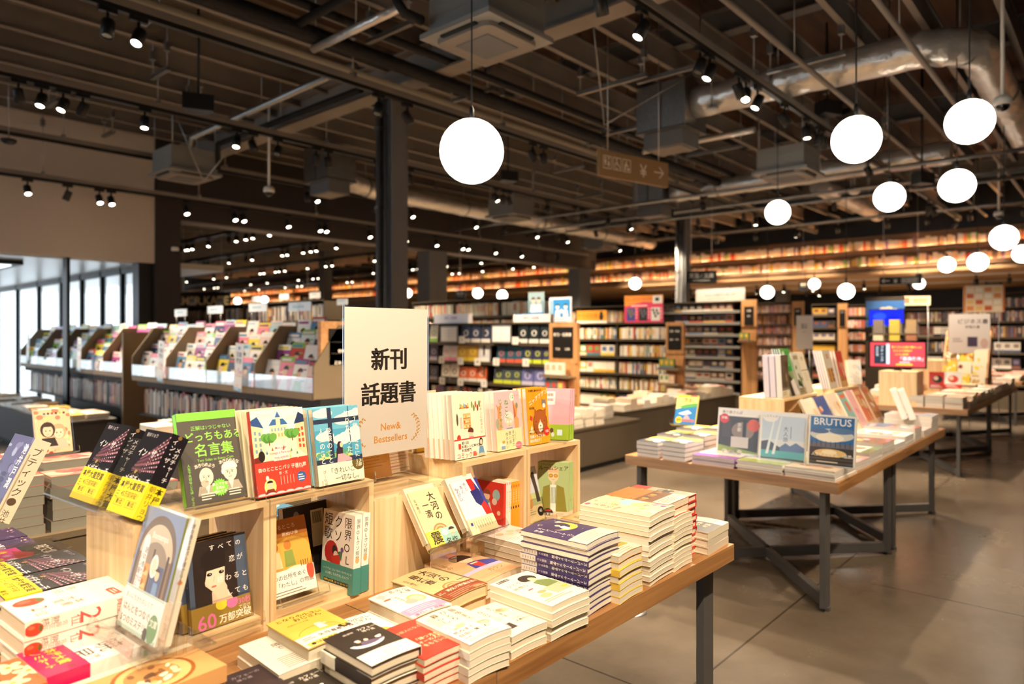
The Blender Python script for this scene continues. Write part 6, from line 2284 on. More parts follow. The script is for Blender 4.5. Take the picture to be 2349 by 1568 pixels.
x0, y0 = fp(1350, 1412, TOP)[:2]
phr = 'tall purple moon tower'
t_ = .0133
for i in range(12):
    z = TOP + (11 - i) * t_
    sp = i in (3, 4, 5, 6, 7)
    M = flat(x0 + rnd.uniform(-.003, .003), y0 + rnd.uniform(-.002, .002), z, 3 + rnd.uniform(-.7, .7), 'Y', .135, .190, sp)
    if i == 0:
        book('purple book with a yellow moon, topmost of the ' + phr, M, .135, .190, t_ * .98, '3d3160', a_cosmos, (.052, 'efe2c6', lambda cv: (cv.lines(14, 8, 60, 4, 7, 1.6, 'b8a88a', 3), cv.ell(60, 14, 7, 6, 'dccfae')), None), group='books of the ' + phr, bow=.004, pcol='f3ead8')
    elif i in (1, 3):
        proto = book('book %s from the top of the %s' % (nth(i), phr), M, .135, .190, t_ * .98, '3d3160', None, None, group='books of the ' + phr, bow=.003, spine_art=s_cosmos if sp else None, spine_col=None if sp else 'e8e0d4', pcol='f3ead8')
        if sp: psp = proto
        else: ppl = proto
    else:
        dup(psp if sp else ppl, M, None, 'book %s from the top of the %s' % (nth(i), phr))

p = fp(1289, 1186, .612)
stack('kraft brown book with a black drawing', 'kraft pair behind the purple tower', (p.x, p.y - .15), .612, .12, .15, 2, 'c9a06a', art=lambda cv: (cv.text('忍び花', 24, 20, 22, '3a2a1a', bold=True), cv.text('がたり', 40, 50, 20, '3a2a1a', bold=True), cv.ell(80, 92, 18, 14, '4a3828')), ang=3)
stack('orange and green patterned book', 'yellow edged pile right of the purple tower', fp(1420, 1387, TOP), .680, .112, .152, 7, 'e8a24a', art=lambda cv: (cv.rect(0, 0, 100, 40, 'f2cf4a'), cv.ell(36, 20, 22, 12, '58b848'), cv.text('ケア夢', 50, 50, 22, 'f6dc7a', al='c', bold=True), cv.rect(0, 104, 100, 44, 'f3e0c4'), cv.lines(14, 110, 66, 4, 8, 2, 'c88a5a')), bow=.003, ang=3, jit=.003, below={'col': 'e9c14a'}, flips=(2, 4), seed=6)
stack('pastel picture book with a pale blue shape', 'tall pastel tower by the aisle edge', fp(1490, 1345, TOP), .742, .150, .205, 14, 'f4ead0', art=a_water, bow=.003, ang=4, jit=.004, below={'col': 'efe6d4'}, flips=(5, 6, 7), seed=7)
p = fp(1451, 1115, .745)
stack('orange book with a crowd picture', 'orange pile behind the pastel tower', (p.x - .13, p.y - .19), .745, .13, .19, 9, 'd9832f', art=a_orange, ang=3, seed=8)
p = fp(1546, 1312, TOP)
stack('cream book with a green sprig', 'tall cream tower near the table end', (p.x, p.y), .707, .112, .16, 12, 'f3e2c6', art=a_line, bow=.003, ang=3, jit=.003, seed=9, below={'spine_col': 'd86a5a'})
q = fp(1598, 1131, .738)
stack('red and grey book with an old car', 'red car pile behind the cream tower', (q.x - .13, q.y - .006), .738, .13, .19, 9, 'c8382c', art=a_car, ang=3, seed=10, hard=True)
p = fp(1623, 1275, TOP)
stack('black and cream book with pale lettering', 'low dark pile at the table end', (p.x, p.y), .632, .108, .152, 3, 'e8dcc0', up='X', art=a_night, bow=.002, ang=3, seed=11, below={'col': 'd8cbb4'}, hard=True)
# towards the near corner
stack('yellow book with a tiny white man', 'yellow pair before the open boxes', fp(707, 1488, .632), .632, .118, .158, 2, 'f2c858', art=a_ojisan, obi=(.048, 'fbf4e4', o_ojisan), bow=.003, ang=-2, hard=True, spine='R')
p = fp(837, 1403, .612)
stack('white book of the tiny man', 'white pair behind the black moon pile', (p.x - .118, p.y - .158), .612, .118, .158, 2, 'fbf4e4', art=a_ojisan, bow=.002, ang=-2)
p = fp(640, 1547, .606)
stack('white book with fine handwritten lines', 'white poem pair at the near corner', (p.x, p.y), .606, .118, .160, 2, 'fbf4e6', art=a_poem, bow=.002, ang=-3)
p = fp(587, 1522, .600)
stack('dark plum book lying low', 'plum pair at the bottom edge', (p.x - .105, p.y - .15), .600, .105, .15, 2, '3a2e34', art=lambda cv: (cv.text('カフェーの', 40, 14, 10, 'a89aa0'), cv.text('帰り道', 44, 28, 9, 'a89aa0')), ang=-2, hard=True)
p = fp(716, 1531, .596)
stack('second black moon book lying low', 'single copy before the black moon pile', (p.x - .105, p.y - .15), .596, .105, .15, 1, '2e2622', art=a_moon, ang=-2, hard=True)

# ------------------------------------------------------------------ piles at the left end of the near table (read from that end)
p = fp(46, 1430, .725)
stack('white book with a red persimmon', 'thick white persimmon pair', (p.x, p.y), .725, .134, .192, 2, 'fbf2e0', up='X', art=a_persimmon, spine_art=s_persimmon, z0=.660, ang=3, hard=True, pcol='f6e4c4', flips=())
xx, yy = p.x, p.y
stack('lower white persimmon book', 'white pile under the persimmon pair', (xx + .004, yy + .003), .660, .128, .185, 4, 'f6ead6', up='X', ang=3)
p = fp(91, 1560, .668)
stack('pale book with a magenta band', 'magenta banded pile at the left end', (p.x, p.y), .668, .130, .190, 4, 'f8ece2', up='X', art=a_dawn, obi=(.062, 'd81a5c', o_dawn), ang=4, hard=True)
stack('brown book with a round loaf of bread', 'bread pile at the bottom left', (p.x + .035, p.y - .142), .652, .130, .190, 3, 'd8a468', up='X', art=a_bread, ang=3)
stack('orange and olive book with white blossoms', 'blossom pile in the bottom left corner', (p.x - .142, p.y - .03), .672, .13, .14, 3, 'e06a3c', up='X', art=a_flower, ang=3)
q = fp(254, 1317, .690)
for i, (yo, d) in enumerate(((0, 'nearer'), (.137, 'farther'))):
    stack('black and yellow church book of the %s flat pile' % d, '%s black church pile at the left end' % d, (q.x - .19, q.y + yo), .690, .131, .190, 4, '1c1a20', up='X', art=a_church, obi=(.062, 'f0d824', o_church), bow=.002, ang=2, hard=True, seed=20 + i)
stack('pink and yellow horror book', 'pink pile behind the church piles', (q.x - .185, q.y + .276), .682, .128, .185, 3, '3a3a34', up='X', art=a_pinkmag, ang=2, mat='gloss')
for i in range(2):
    stack('violet book with dark waves of the %s pile' % ('nearer', 'farther')[i], '%s violet pile at the far left' % ('nearer', 'farther')[i], (q.x - .2, q.y + .41 + .13 * i), .672, .122, .18, 3, '4a3a5e', up='X', art=a_violet, ang=2, seed=30 + i, mat='gloss')

# ------------------------------------------------------------------ books on the clear stands
p = at(268, 1428, z=.680)
b = at(365, 1490, z=.680)
wd = (b - p).xy.length
M = lean(p, math.degrees(math.atan2(b.y - p.y, b.x - p.x)), 15, .026)
book('blue grey bakery cover with a lacy white band on the foremost stand', M, wd * .9, wd * 1.24, .026, '8a98ba', a_cafe, (wd * .42, 'eef0ee', o_cafe, lambda cv: cv.rect(0, 0, 100, cv.H, 'e4dccb')), spine_col='e8dcc4', spine_art=s_cafe, pcol='f4e2bc')
easel(p + Vector((.0, .005, -.006)), math.degrees(math.atan2(b.y - p.y, b.x - p.x)), wd * 1.06, wd * 1.3, 15, 'clear acrylic stand holding the bakery book, nearest the camera', z0=.655, deep=.10)
e = .862
p1, p2, p3 = at(160, 1138, z=e), at(245, 1168, z=e), at(312, 1196, z=e)
for i, (a_, b_, d) in enumerate(((p1, p2, 'left'), (p2, p3, 'right'))):
    yw = -90 + 4
    book('black church book with yellow band, %s of the pair on the stand over the boxes' % d, lean(a_, yw, 27, .034), .108, .165, .034, '1c1a20', a_church, (.066, 'f0d824', o_church, so_church), spine_art=s_church, mat='gloss')
easel(p1 + Vector((0.0, .01, -.008)), -86, .25, .15, 27, 'wide clear stand under the two black church books', deep=.10)
p = at(-62, 1172, z=.790)
book('thick novel with a pale spine on the stand at the left edge', lean(p, -86, 26, .036), .128, .19, .036, '5a5a86', a_boutique, spine_art=s_boutique, spine_col='e6d8c2', hard=True)
easel(p + Vector((0, .01, -.008)), -86, .14, .16, 26, 'clear stand with the thick novel at the left edge', z0=.69, deep=.16)
p = at(86, 1043, d=2.55)
book('peach comic with a drawn couple on a stand', lean(p, 4, 14, .014), .118, .165, .014, 'f4d2a8', a_couple2)
easel(p + Vector((-.005, 0, -.006)), 4, .13, .15, 14, 'clear stand with the peach couple comic behind the near table', z0=.45)
p = at(990, 1257, y=1.275)
book('tan pocket book of brush lettering tilted on the left tall stand', lean(p, 2, 36, .017), .103, .15, .017, 'ecd9a8', lambda cv: a_taiga(cv, False), (.040, 'f4e258', o_taiga2))
book('tan pocket book hidden behind the tilted one on the left tall stand', lean(p + Vector((-.004, .012, .009)), 2, 36, .017), .103, .15, .017, 'f0e2c0')
easel(p + Vector((-.004, .005, -.012)), 2, .112, .14, 36, 'tall clear stand with the tan pocket book below the paper sign', z0=TOP, deep=.09)
p = at(1085, 1228, y=1.275)
book('white pocket book with red and blue gown tilted on the right tall stand', lean(p, 2, 34, .017), .103, .15, .017, 'f8f4ee', a_gown, (.042, 'f0e4b4', lambda cv: ([cv.rect(20 + 9 * i, 8, 1.6, 20, '8a8068') for i in range(8)], cv.rect(8, 10, 8, 8, '4a3a8a'))))
book('pocket book hidden behind the gown one on the right tall stand', lean(p + Vector((-.006, .015, .01)), 2, 34, .02), .103, .15, .02, 'f6eed8')
easel(p + Vector((-.004, .005, -.012)), 2, .112, .14, 34, 'tall clear stand with the gown pocket book below the paper sign', z0=TOP, deep=.09)

# ------------------------------------------------------------------ covers standing on the open boxes
e = .853
p = at(430, 1163, z=e + .003)
book('dark grey quotation book with green letters and two drawn heads', lean(p, 2, 16, .018), .128, .188, .018, '55504a', a_quotes, spine='L', spine_col='86e048', hard=True)
easel(p + Vector((-.004, .004, -.008)), 2, .135, .15, 16, 'clear stand under the dark grey quotation book')
p = at(592, 1143, z=e)
for i in range(4):
    lab = ('red and pale blue city street book, front copy on the box', 'city street book leaning second behind the front copy', 'city street book leaning third behind the front copy', 'city street book leaning last behind the front copy')[i]
    M = lean(p + Vector((-.004 * i, .0135 * i, 0)), 2, 11, .012)
    if i == 0: book(lab, M, .130, .184, .012, 'dc4232', a_paris, spine_col='b83228', group='city street books on the box', spine='L')
    elif i == 1: pp_ = book(lab, M, .130, .184, .012, 'e8d8b8', None, group='city street books on the box', spine='R')
    else: dup(pp_, M, None, lab)
easel(p + Vector((-.004, .004, -.008)), 2, .14, .12, 11, 'clear stand under the city street books')
p = at(732, 1116, z=e)
for i in range(3):
    lab = ('blue sky classroom book with a white band, front copy on the box', 'sky classroom book standing second behind the front copy', 'sky classroom book standing last behind the front copy')[i]
    M = lean(p + Vector((-.004 * i, .0185 * i, 0)), 2, 9, .017)
    if i == 0: book(lab, M, .128, .176, .017, '4fa3c4', a_sky, (.047, 'f3ead4', o_sky), group='sky classroom books on the box')
    elif i == 1: pp_ = book(lab, M, .128, .176, .017, '7fc0d8', None, group='sky classroom books on the box')
    else: dup(pp_, M, None, lab)
easel(p + Vector((-.004, .004, -.008)), 2, .136, .11, 9, 'clear stand under the sky classroom books')
# back row of the same boxes, seen from behind
book('pale blue bundle of books lying behind the sky classroom copies', flat(1.0, 1.62, .93, 4, 'Y'), .16, .20, .03, 'a9d4e6', None, pcol='f6ecd4')
book('thick pale book standing under the pale blue bundle', flat(1.0, 1.62, .846 + .0, 4, 'Y'), .15, .19, .083, 'f2e6d0', None, pcol='f2e6d0')
book('cream book lying behind the dark quotation book', flat(.70, 1.50, .847, 4, 'Y'), .16, .11, .07, 'f3e8d4', None)
e = .849
p = at(1044, 1056, z=e)
for i in range(6):
    lab = 'kitchen picture book, front copy on the right hand box' if i == 0 else 'kitchen picture book standing %s from the front on the right hand box' % nth(i)
    M = lean(p + Vector((-.004 * i, .0172 * i, 0)), 1, 5, .0165)
    if i == 0: book(lab, M, .128, .182, .0165, 'f7ead0', a_kitchen, (.056, 'fbf0da', o_kitchen), group='kitchen picture books', pcol='f8f0e4')
    elif i == 1: pp_ = book(lab, M, .128, .182, .0165, 'f7ead0', None, (.056, 'e8a890', None), group='kitchen picture books', pcol='f8f0e4')
    else: dup(pp_, M, None, lab)
p = at(1141, 1036, z=e)
for i in range(3):
    lab = 'pink cat and grandfather comic numbered 12, front copy on the box' if i == 0 else 'cat and grandfather comic standing %s from the front on the box' % nth(i)
    M = lean(p + Vector((-.003 * i, .0185 * i, 0)), 1, 5, .018)
    if i == 0: book(lab, M, .115, .176, .018, 'f0c0c4', a_cat, (.062, 'e6e4b0', o_cat), group='cat and grandfather comics on the box', pcol='f8f0e4')
    elif i == 1: pp_ = book(lab, M, .115, .176, .018, 'f0d8d4', None, group='cat and grandfather comics on the box', pcol='f8f0e4')
    else: dup(pp_, M, None, lab)
p = at(1214, 1022, z=e)
for i in range(3):
    lab = 'orange comic with a brown cat, front copy on the box' if i == 0 else 'orange cat comic standing %s from the front on the box' % nth(i)
    M = lean(p + Vector((-.003 * i, .0165 * i, 0)), 1, 5, .016)
    if i == 0: book(lab, M, .108, .178, .016, 'f2a424', a_nyaa, group='orange cat comics on the box', pcol='f8f0e4')
    elif i == 1: pp_ = book(lab, M, .108, .178, .016, 'f2a424', None, group='orange cat comics on the box', pcol='f8f0e4')
    else: dup(pp_, M, None, lab)
p = at(1274, 1008, z=e)
for i in range(3):
    lab = 'pink and green diary turned back to front, %s from the left' % nth(i)
    M = lean(Vector((1.800 + .0150 * i, 1.478 + .003 * i, .849)), -64, 10, .014)
    if i == 0: pp_ = book(lab, M, .105, .168, .014, 'e8a8b4', a_pinkback, spine_art=s_pinkback, group='pink and green diaries on the box end')
    else: dup(pp_, M, None, lab)
easel(Vector((1.797, 1.482, .847)), -64, .11, .08, 10, 'clear stand under the pink and green diaries')
# low box top: books shown from behind, under the sign
p = at(850, 1112, z=.797)
book('yellow back cover leaning on the low box under the sign', lean(p + Vector((0, .05, 0)), 3, 12, .014), .118, .17, .014, 'f2a83c', lambda cv: (cv.rect(0, 0, 100, cv.H, 'f4ac40'), cv.rect(4, 40, 88, 10, 'e0583a'), cv.lines(8, 58, 84, 9, 7, 2, 'c8843c', 3)))
p = at(905, 1096, z=.797)
book('beige back cover with a dark photo under the sign', lean(p + Vector((0, .055, 0)), 3, 12, .014), .125, .17, .014, 'e8cfae', lambda cv: (cv.rect(0, 0, 100, cv.H, 'ead2b4'), cv.rect(0, 30, 100, 40, '3a2c1c'), cv.lines(8, 78, 84, 8, 7, 2, 'b89a80', 3), cv.lines(8, 120, 60, 1, 7, 3, 'c07a98', 3)))
p = at(984, 1040, z=.85)
book('yellow banded back cover at the left of the kitchen books', lean(Vector((1.36, 1.58, .848)), 1, 8, .014), .10, .18, .014, 'e8cfae', lambda cv: (cv.rect(0, 0, 100, cv.H * .62, 'e6c8a4'), cv.rect(0, cv.H * .62, 100, cv.H * .38, 'f0d030'), [cv.rect(30 + 4 * k, 20, 2, 14, '4a4238') for k in range(12)], [cv.rect(30 + 4 * k, 44, 2, 14, '4a4238') for k in range(12)]))

# ------------------------------------------------------------------ inside the open boxes
e = TOP + .034
p = at(452, 1462, z=e)
for i in range(3):
    lab = 'dark haired girl cover with an olive band, front copy inside the box' if i == 0 else 'dark haired girl book, %s copy inside the box' % nth(i)
    M = lean(Vector((.618 - .012 * i, 1.395 + .016 * i, e)), 3, 9, .015)
    if i == 0: book(lab, M, .128, .174, .015, '4a5870', a_love, (.046, '9a7c34', o_love, None), spine='L', spine_art=s_love, group='dark haired girl books')
    elif i == 1: pp_ = book(lab, M, .128, .174, .015, '4a5870', None, (.055, '9a7c34', None), spine='L', spine_art=s_love, group='dark haired girl books')
    else: dup(pp_, M, None, lab)
easel(Vector((.614, 1.39, e - .008)), 3, .135, .06, 9, 'clear stand under the dark haired girl book')
p = at(632, 1402, z=e + .012)
book('orange kitchen table cover with a white band inside the box', lean(Vector((.793, 1.405, e + .012)), 2, 18, .014), .118, .168, .014, 'c8892e', a_table, (.056, 'faf2e2', o_table))
easel(Vector((.79, 1.40, e)), 2, .124, .08, 18, 'clear stand under the orange kitchen table book')
pz = at(823, 1363, z=TOP + .016)
for i in range(2):
    lab = 'white and teal verse book, %s of the two standing spine forward' % ('left', 'right')[i]
    M = lean(Vector((pz.x + .026 * i - .024 + .0, pz.y + .122 + .004 * i, TOP + .016)), -86, 3, .022)
    if i == 0: pp_ = book(lab, M, .118, .186, .022, 'fbf3ea', a_ol, (.062, '4a928a', o_ol, None), spine_art=s_ol, spine_col='fbf6ee', group='white and teal verse books')
    else: dup(pp_, M, None, lab)
# seen through the left boxes: the far side of the display
book('blue sky picture book lying behind the orange kitchen book', flat(.90, 1.65, .712, 6, 'Y'), .15, .20, .014, '5a9ac8', lambda cv: (cv.rect(0, 0, 100, cv.H, '6aaad0'), cv.ell(50, 60, 40, 24, 'bfe0e8'), cv.ell(30, 110, 30, 16, '3a7ab0')))
book('dark back cover with a barcode behind the orange kitchen book', lean(Vector((.905, 1.52, TOP + .016)), 4, 8, .02), .13, .19, .02, '241f1f', lambda cv: (cv.rect(0, 0, 100, cv.H, '2a2626'), cv.rect(60, 14, 30, 70, 'e8e0d4'), [cv.rect(64 + 2.4 * k, 18, 1.2, 22, '2a2626') for k in range(9)], cv.ell(28, 22, 7, 12, '8a857c')))
for i in range(8):
    M = flat(.93 + .004 * (i % 3), 1.66, .694 - .018 * i, 3, 'Y')
    lab = 'dark covered book lying %s from the top of the pile seen through the second box' % nth(i)
    if i == 0: pp_ = book(lab, M, .13, .19, .017, '2a2424', group='pile seen through the second box', pcol='c8b494')
    else: dup(pp_, M, None, lab)
# right boxes
bx = at(1157, 1214, z=TOP + .016)
xs, bx.y = 1.535, 1.385
M = lean(Vector((xs - .0125, bx.y + .113, TOP + .016)), -89, 2, .012)
book('red comic with a girl in a frilled dress inside the right box', M, .112, .172, .012, 'd83a2c', a_redcat, spine_col='d83a2c')


def s_cat(cv):
    cv.rect(0, 0, 100, cv.H, 'f4ece0'); cv.ell(50, 60, 30, 40, 'f0a8a0'); cv.text('ねことじいちゃん12', 50, 260, 56, '3f9a4a', vert=True, bold=True)


def s_yel(cv):
    cv.rect(0, 0, 100, cv.H, 'eda32c'); cv.text('ニャアアアン', 50, 200, 60, 'f8f2e0', vert=True, bold=True); cv.ell(50, 700, 24, 40, '2a1c14'); cv.rect(20, 90, 60, 70, 'c8762a')


for i in range(6):
    cat_ = i < 2
    M = lean(Vector((xs + .0005 + .0113 * i, bx.y + .111, TOP + .016)), -89, 1, .011)
    lab = '%s comic spine, %s from the left in the right box' % ('white and green cat' if cat_ else 'yellow', nth(i if cat_ else i - 2))
    if i == 0: pa = book(lab, M, .110, .176, .011, 'f4ece0', spine_art=s_cat, group='comic spines in the right box')
    elif i == 2: pb = book(lab, M, .106, .170, .011, 'eda32c', spine_art=s_yel, group='comic spines in the right box')
    else: dup(pa if cat_ else pb, M, None, lab)
for i in range(7):
    M = lean(Vector((xs - .135 + .0165 * i, bx.y + .232, TOP + .016)), -89, 2, .0155)
    lab = 'pale comic in the back row of the right box, %s from the left' % nth(i)
    if i == 0: pa = book(lab, M, .108, .178, .0155, 'e8c8b8', group='back row comics in the right box', pcol='e6d2b4')
    else: dup(pa, M, None, lab)
M = lean(Vector((1.642, 1.41, TOP + .034)), 2, 14, .016)
book('pink edged comic with two dogs inside the far box', M, .118, .172, .016, 'e0a8a4', a_dobe, spine='L')
easel(Vector((1.640, 1.405, TOP + .026)), 2, .124, .08, 14, 'clear stand under the dog comic')
for i in range(4):
    M = lean(Vector((1.790 + .0100 * i, 1.472 + .002 * i, TOP + .018)), -62, 4, .0095)
    lab = 'green comic with a woman in yellow glasses, %s from the left in the far box' % nth(i)
    if i == 0: pa = book(lab, M, .105, .188, .0095, 'a9bf86', a_share, spine_art=s_share, group='green woman comics', hard=False)
    else: dup(pa, M, None, lab)
for i in range(2):
    M = lean(Vector((1.636, 1.44 + .018 * i, TOP + .018)), 2, 14, .016)
    book('dog comic standing %s behind the front one in the far box' % nth(i + 1), M, .118, .172, .016, 'd8a0a0', None, group='spare dog comics')

# ------------------------------------------------------------------ the paper sign in its clear holder
sg = Vector((1.02, 1.452, .792))
t = thing('sign_holder', 'big white paper sign for new bestsellers in a clear holder on the low box', 'sign', sg)
W_, H0, H1 = .270, .095, .475
m = MB().box(-.004, 0, .0, W_ + .004, .002, H1 + .006).box(-.004, .006, .0, W_ + .004, .008, H1 + .006)
m.plate('acrylic_panel', t)
MB().box(.02, -.05, 0, W_ - .02, .06, .003).plate('base_plate', t)
m = MB().box(0, .0032, H0, W_, .0048, H1, C('f6ebe2'))
cv = Canvas(m, W_, H1 - H0, lambda a, b, c: (a, .0030 - c * .3, H0 + b))
for dx in (-.45, 0, .45):
    cv.text('新刊', 51 + dx, 38, 22.5, '2b241e', al='c', bold=True)
    cv.text('話題書', 51 + dx, 71, 22.5, '2b241e', al='c', bold=True)
cv.text('New&', 53, 109.5, 9.6, 'eca24a', al='c', bold=True)
cv.text('Bestsellers', 53, 121, 9.6, 'eca24a', al='c', bold=True)
for s in (-1, 1):
    for k in range(9):
        g = R(-62 + 15.5 * k)
        x, y = 51 + s * (24 + 13 * math.cos(g)), 118 + 14 * math.sin(g)
        cv.ell(x + s * 1.2, y - .6, 1.5, .7, 'd8a050', 7, rot=s * (40 - 12 * k)); cv.ell(x - s * 1.3, y + .5, 1.3, .65, 'd8a050', 7, rot=s * (-30 - 12 * k)); cv.ell(x + s * 2.8, y + 1.4, .5, .5, 'd8a050', 6)
    for k in range(8):
        g0, g1 = R(-62 + 15.5 * k), R(-62 + 15.5 * (k + 1))
        cv.line(51 + s * (24 + 13 * math.cos(g0)), 118 + 14 * math.sin(g0), 51 + s * (24 + 13 * math.cos(g1)), 118 + 14 * math.sin(g1), .35, 'd8a050')
m.build('paper_sheet', 'paper', t)
p = at(760, 925, y=1.6)
board('price_card', 'small white card standing behind the sky classroom books', Vector((.985, 1.60, .847)), .10, .13, .003, 8, 'f6efe0', lambda cv: (cv.text('試し読み', 40, 30, 14, '6a6258', al='c'), cv.ell(82, 40, 12, 12, 'e8b890')), 'paper')
# ------------------------------------------------------------------ the magazine table (second along the aisle)
MAGP = ['e8e4dc', 'c8d8e0', 'd8a078', 'b85a48', 'e8c878', '7a9a6a', '5a7a9a', 'f2ece0', 'e0a8a8', '8a6a5a']


def a_brutus(cv):
    H = cv.H
    cv.rect(0, 0, 100, H, 'f2efe8'); cv.rect(4, 4, 92, H - 6, '2f6fb0')
    cv.ell(50, 44, 46, 14, 'd8dcd8', 20); cv.ell(46, 50, 30, 10, 'fbf4e0'); cv.ell(70, 34, 26, 7, '5a7fae'); cv.ell(24, 36, 20, 6, '47689c')
    cv.rect(4, 62, 92, 12, '6a6e7e'); cv.rect(4, 72, 92, H - 76, '3a3a3c'); cv.ell(48, 84, 34, 9, 'e8c88a'); cv.ell(46, 82, 16, 5, 'fbf0cc')
    for i in range(9): cv.rect(8 + 10 * i, 58, 1, 12, '1c1a1c')
    for i in range(6): cv.rect(4, 92 + 4 * i, 92, 1.6, ('1c1c20', '5a5448')[i % 2])
    cv.text('BRUTUS', 50, 3, 22, 'f4f6f6', al='c', bold=True)
    cv.text('人生変えちゃう、1品旅。', 52, 84, 8, 'f6f2e6', al='c', bold=True)
    cv.lines(20, H - 10, 60, 1, 3, 2, 'e8e0d0')


def a_lake(cv):
    H = cv.H
    cv.rect(0, 0, 100, H, 'f4f1ec'); cv.rect(4, 9, 92, H - 13, 'c4d4e6'); cv.rect(4, 60, 92, 20, 'dcdfe6')
    cv.poly([(4, 66), (20, 62), (40, 74), (60, 84), (4, 88)], '4a4f5e'); cv.poly([(44, 76), (56, 66), (66, 72), (78, 64), (96, 74), (96, 84), (44, 84)], '5f7aa8')
    cv.rect(4, 84, 92, 22, '5fb0bc'); cv.poly([(4, 106), (40, 102), (96, 106), (96, H - 4), (4, H - 4)], '5a5a4c')
    for x in (26, 40): cv.poly([(x + 4, 10), (x + 7, 10), (x - 6, 92), (x - 12, 92)], 'e4ecf2')
    cv.ell(22, 12, 17, 11, 'f6f3ee'); cv.text('ことりっぷ', 22, 7, 6, '3a3a34', al='c'); cv.text('大人旅。', 56, 30, 11, '5a6478', vert=True); cv.lines(66, 30, 2, 1, 2, 26, '7a8498')


def a_river(cv):
    H = cv.H
    cv.rect(0, 0, 100, H, 'f2eee6'); cv.rect(4, 18, 92, H - 22, '3f3a36'); cv.ell(60, 50, 26, 20, '8a7a70'); cv.rect(60, 24, 8, 60, '2a2624'); cv.rect(12, 26, 20, 40, '4a4240'); cv.rect(34, 64, 40, 24, 'c8c4bc')
    cv.poly([(4, 84), (96, 96), (96, H - 4), (4, H - 4)], '8aa04a')
    r = random.Random(3)
    for i in range(18): cv.ell(r.uniform(8, 60), r.uniform(100, H - 8), 6, 4, r.choice(['cfc6b4', 'a89c88', 'e8e0d0', '7a8a50']), 8)
    cv.ell(84, 36, 14, 14, 'd8583c'); cv.ell(16, 24, 11, 11, 'd8343c'); cv.text('特集', 16, 19, 7, 'f6ece8', al='c', bold=True)
    cv.text('乗り鉄さんぽ', 10, 5, 8, '5a544c'); cv.text('京都', 52, 32, 10, 'f4f0ea', vert=True)


def a_ibaraki(cv):
    H = cv.H
    cv.rect(0, 0, 100, H, 'f6ee8a'); cv.rect(0, 0, 100, 8, 'e8c828'); cv.rect(64, 0, 30, 6, 'e0506a')
    cv.poly([(0, 70), (100, 44), (100, H), (0, H)], '2f7fc4'); cv.poly([(10, 58), (50, 44), (100, 36), (100, 52), (40, 64)], '5aa85a'); cv.poly([(14, 90), (60, 72), (80, 86), (40, 96)], 'e4eef4')
    cv.text('茨城', 56, 12, 24, 'd8382c', al='c', bold=True); cv.ell(22, H - 20, 16, 16, 'f2d020'); cv.text('最新', 22, H - 27, 12, 'c8382c', al='c', bold=True)
    cv.poly([(40, H - 22), (54, H - 50), (64, H - 40), (76, H - 22)], 'f0a8b8'); cv.rect(36, H - 24, 58, 10, 'e8707a')


def flatmags(desc, phr, x, y, zt, w, l, n, seed, up='Y', art=None, col='efe9df'):
    stack(desc, phr, (x, y), zt, w, l, n, col, up=up, ang=rnd.uniform(-2, 2), art=art or rnd_art(seed, MAGP), seed=seed, name='magazine', cat='magazine', mat='gloss', pcol='dcd6ce', jit=.004)


flatmags('white and purple magazine', 'purple pile at the table end', 3.135, 1.385, .612, .215, .285, 5, 41, 'X', lambda cv: (cv.rect(0, 0, 100, cv.H, 'f3ece2'), cv.rect(0, cv.H - 34, 100, 34, 'a05ab8'), cv.lines(10, 12, 70, 4, 12, 4, 'e0b8a0')), 'a882b8')
flatmags('blue mountain magazine', 'mountain pile at the table end', 3.135, 1.160, .612, .215, .285, 4, 42, 'X', lambda cv: (cv.rect(0, 0, 100, cv.H, 'a8c0d8'), cv.poly([(0, 90), (40, 50), (100, 84), (100, 120), (0, 120)], 'f2ead8'), cv.rect(0, cv.H - 36, 100, 36, 'a8b45a')))
flatmags('green and brown magazine', 'green pile at the table corner', 3.135, .935, .612, .215, .285, 4, 43, 'X', lambda cv: (cv.rect(0, 0, 100, cv.H, 'a8cc4a'), cv.rect(0, cv.H * .5, 100, cv.H * .5, 'e8cdb0'), cv.ell(50, cv.H * .72, 34, 10, '8a5a40'), cv.ell(52, cv.H * .74, 18, 7, 'c89068')))
for (u, v, w_, h_, art, lab) in ((1642, 1036, .215, .222, a_river, 'travel magazine with a red lantern and river garden, leftmost standing upright'), (1740, 1049, .215, .222, a_lake, 'travel magazine with a blue lake, middle one standing upright'), (1851, 1063, .20, .225, a_brutus, 'magazine with a sunset pier cover, rightmost standing upright')):
    p = at(u, v, z=.613)
    book(lab, lean(p, -88, 9, .012), w_, h_, .012, 'f4f0ea', art, name='magazine', cat='magazine', mat='gloss', pcol='efeae2')
    easel(p + Vector((0.004, 0, -.0)), -88, .2, .16, 9, 'clear stand behind the %s' % lab[:lab.index(' with')] + (', ' + lab.split(', ')[-1] if ', ' in lab else ' cover at the table corner'), deep=.06, lip=.012)
a_guide = lambda cv: (cv.rect(0, 0, 100, cv.H, '2c3440'), cv.rect(0, 0, 100, 60, 'f0d44a'), cv.ell(50, 80, 40, 26, '5a9ac8'), cv.ell(30, 100, 22, 14, 'e8a850'), cv.rect(10, 10, 60, 22, 'd8483c'), cv.ell(76, 120, 16, 14, 'f0e6d0'))
for i in range(3):
    for j in range(2):
        phr = 'guidebook pile, %s row, %s' % (nth(i), ('aisle side', 'shelf side')[j])
        stack('yellow navy guidebook of the ' + phr.replace('guidebook ', ''), phr, (3.135 + .21 * i, 1.635 + .15 * j), .658 + .012 * i - .01 * j, .125, .19, 4, '2c3440', up='X', ang=-2, art=a_guide, seed=50 + i * 2 + j, pcol='d9d4d2', spine='L', spine_col='e4e2ea')
p = at(1545, 971, x=3.42)
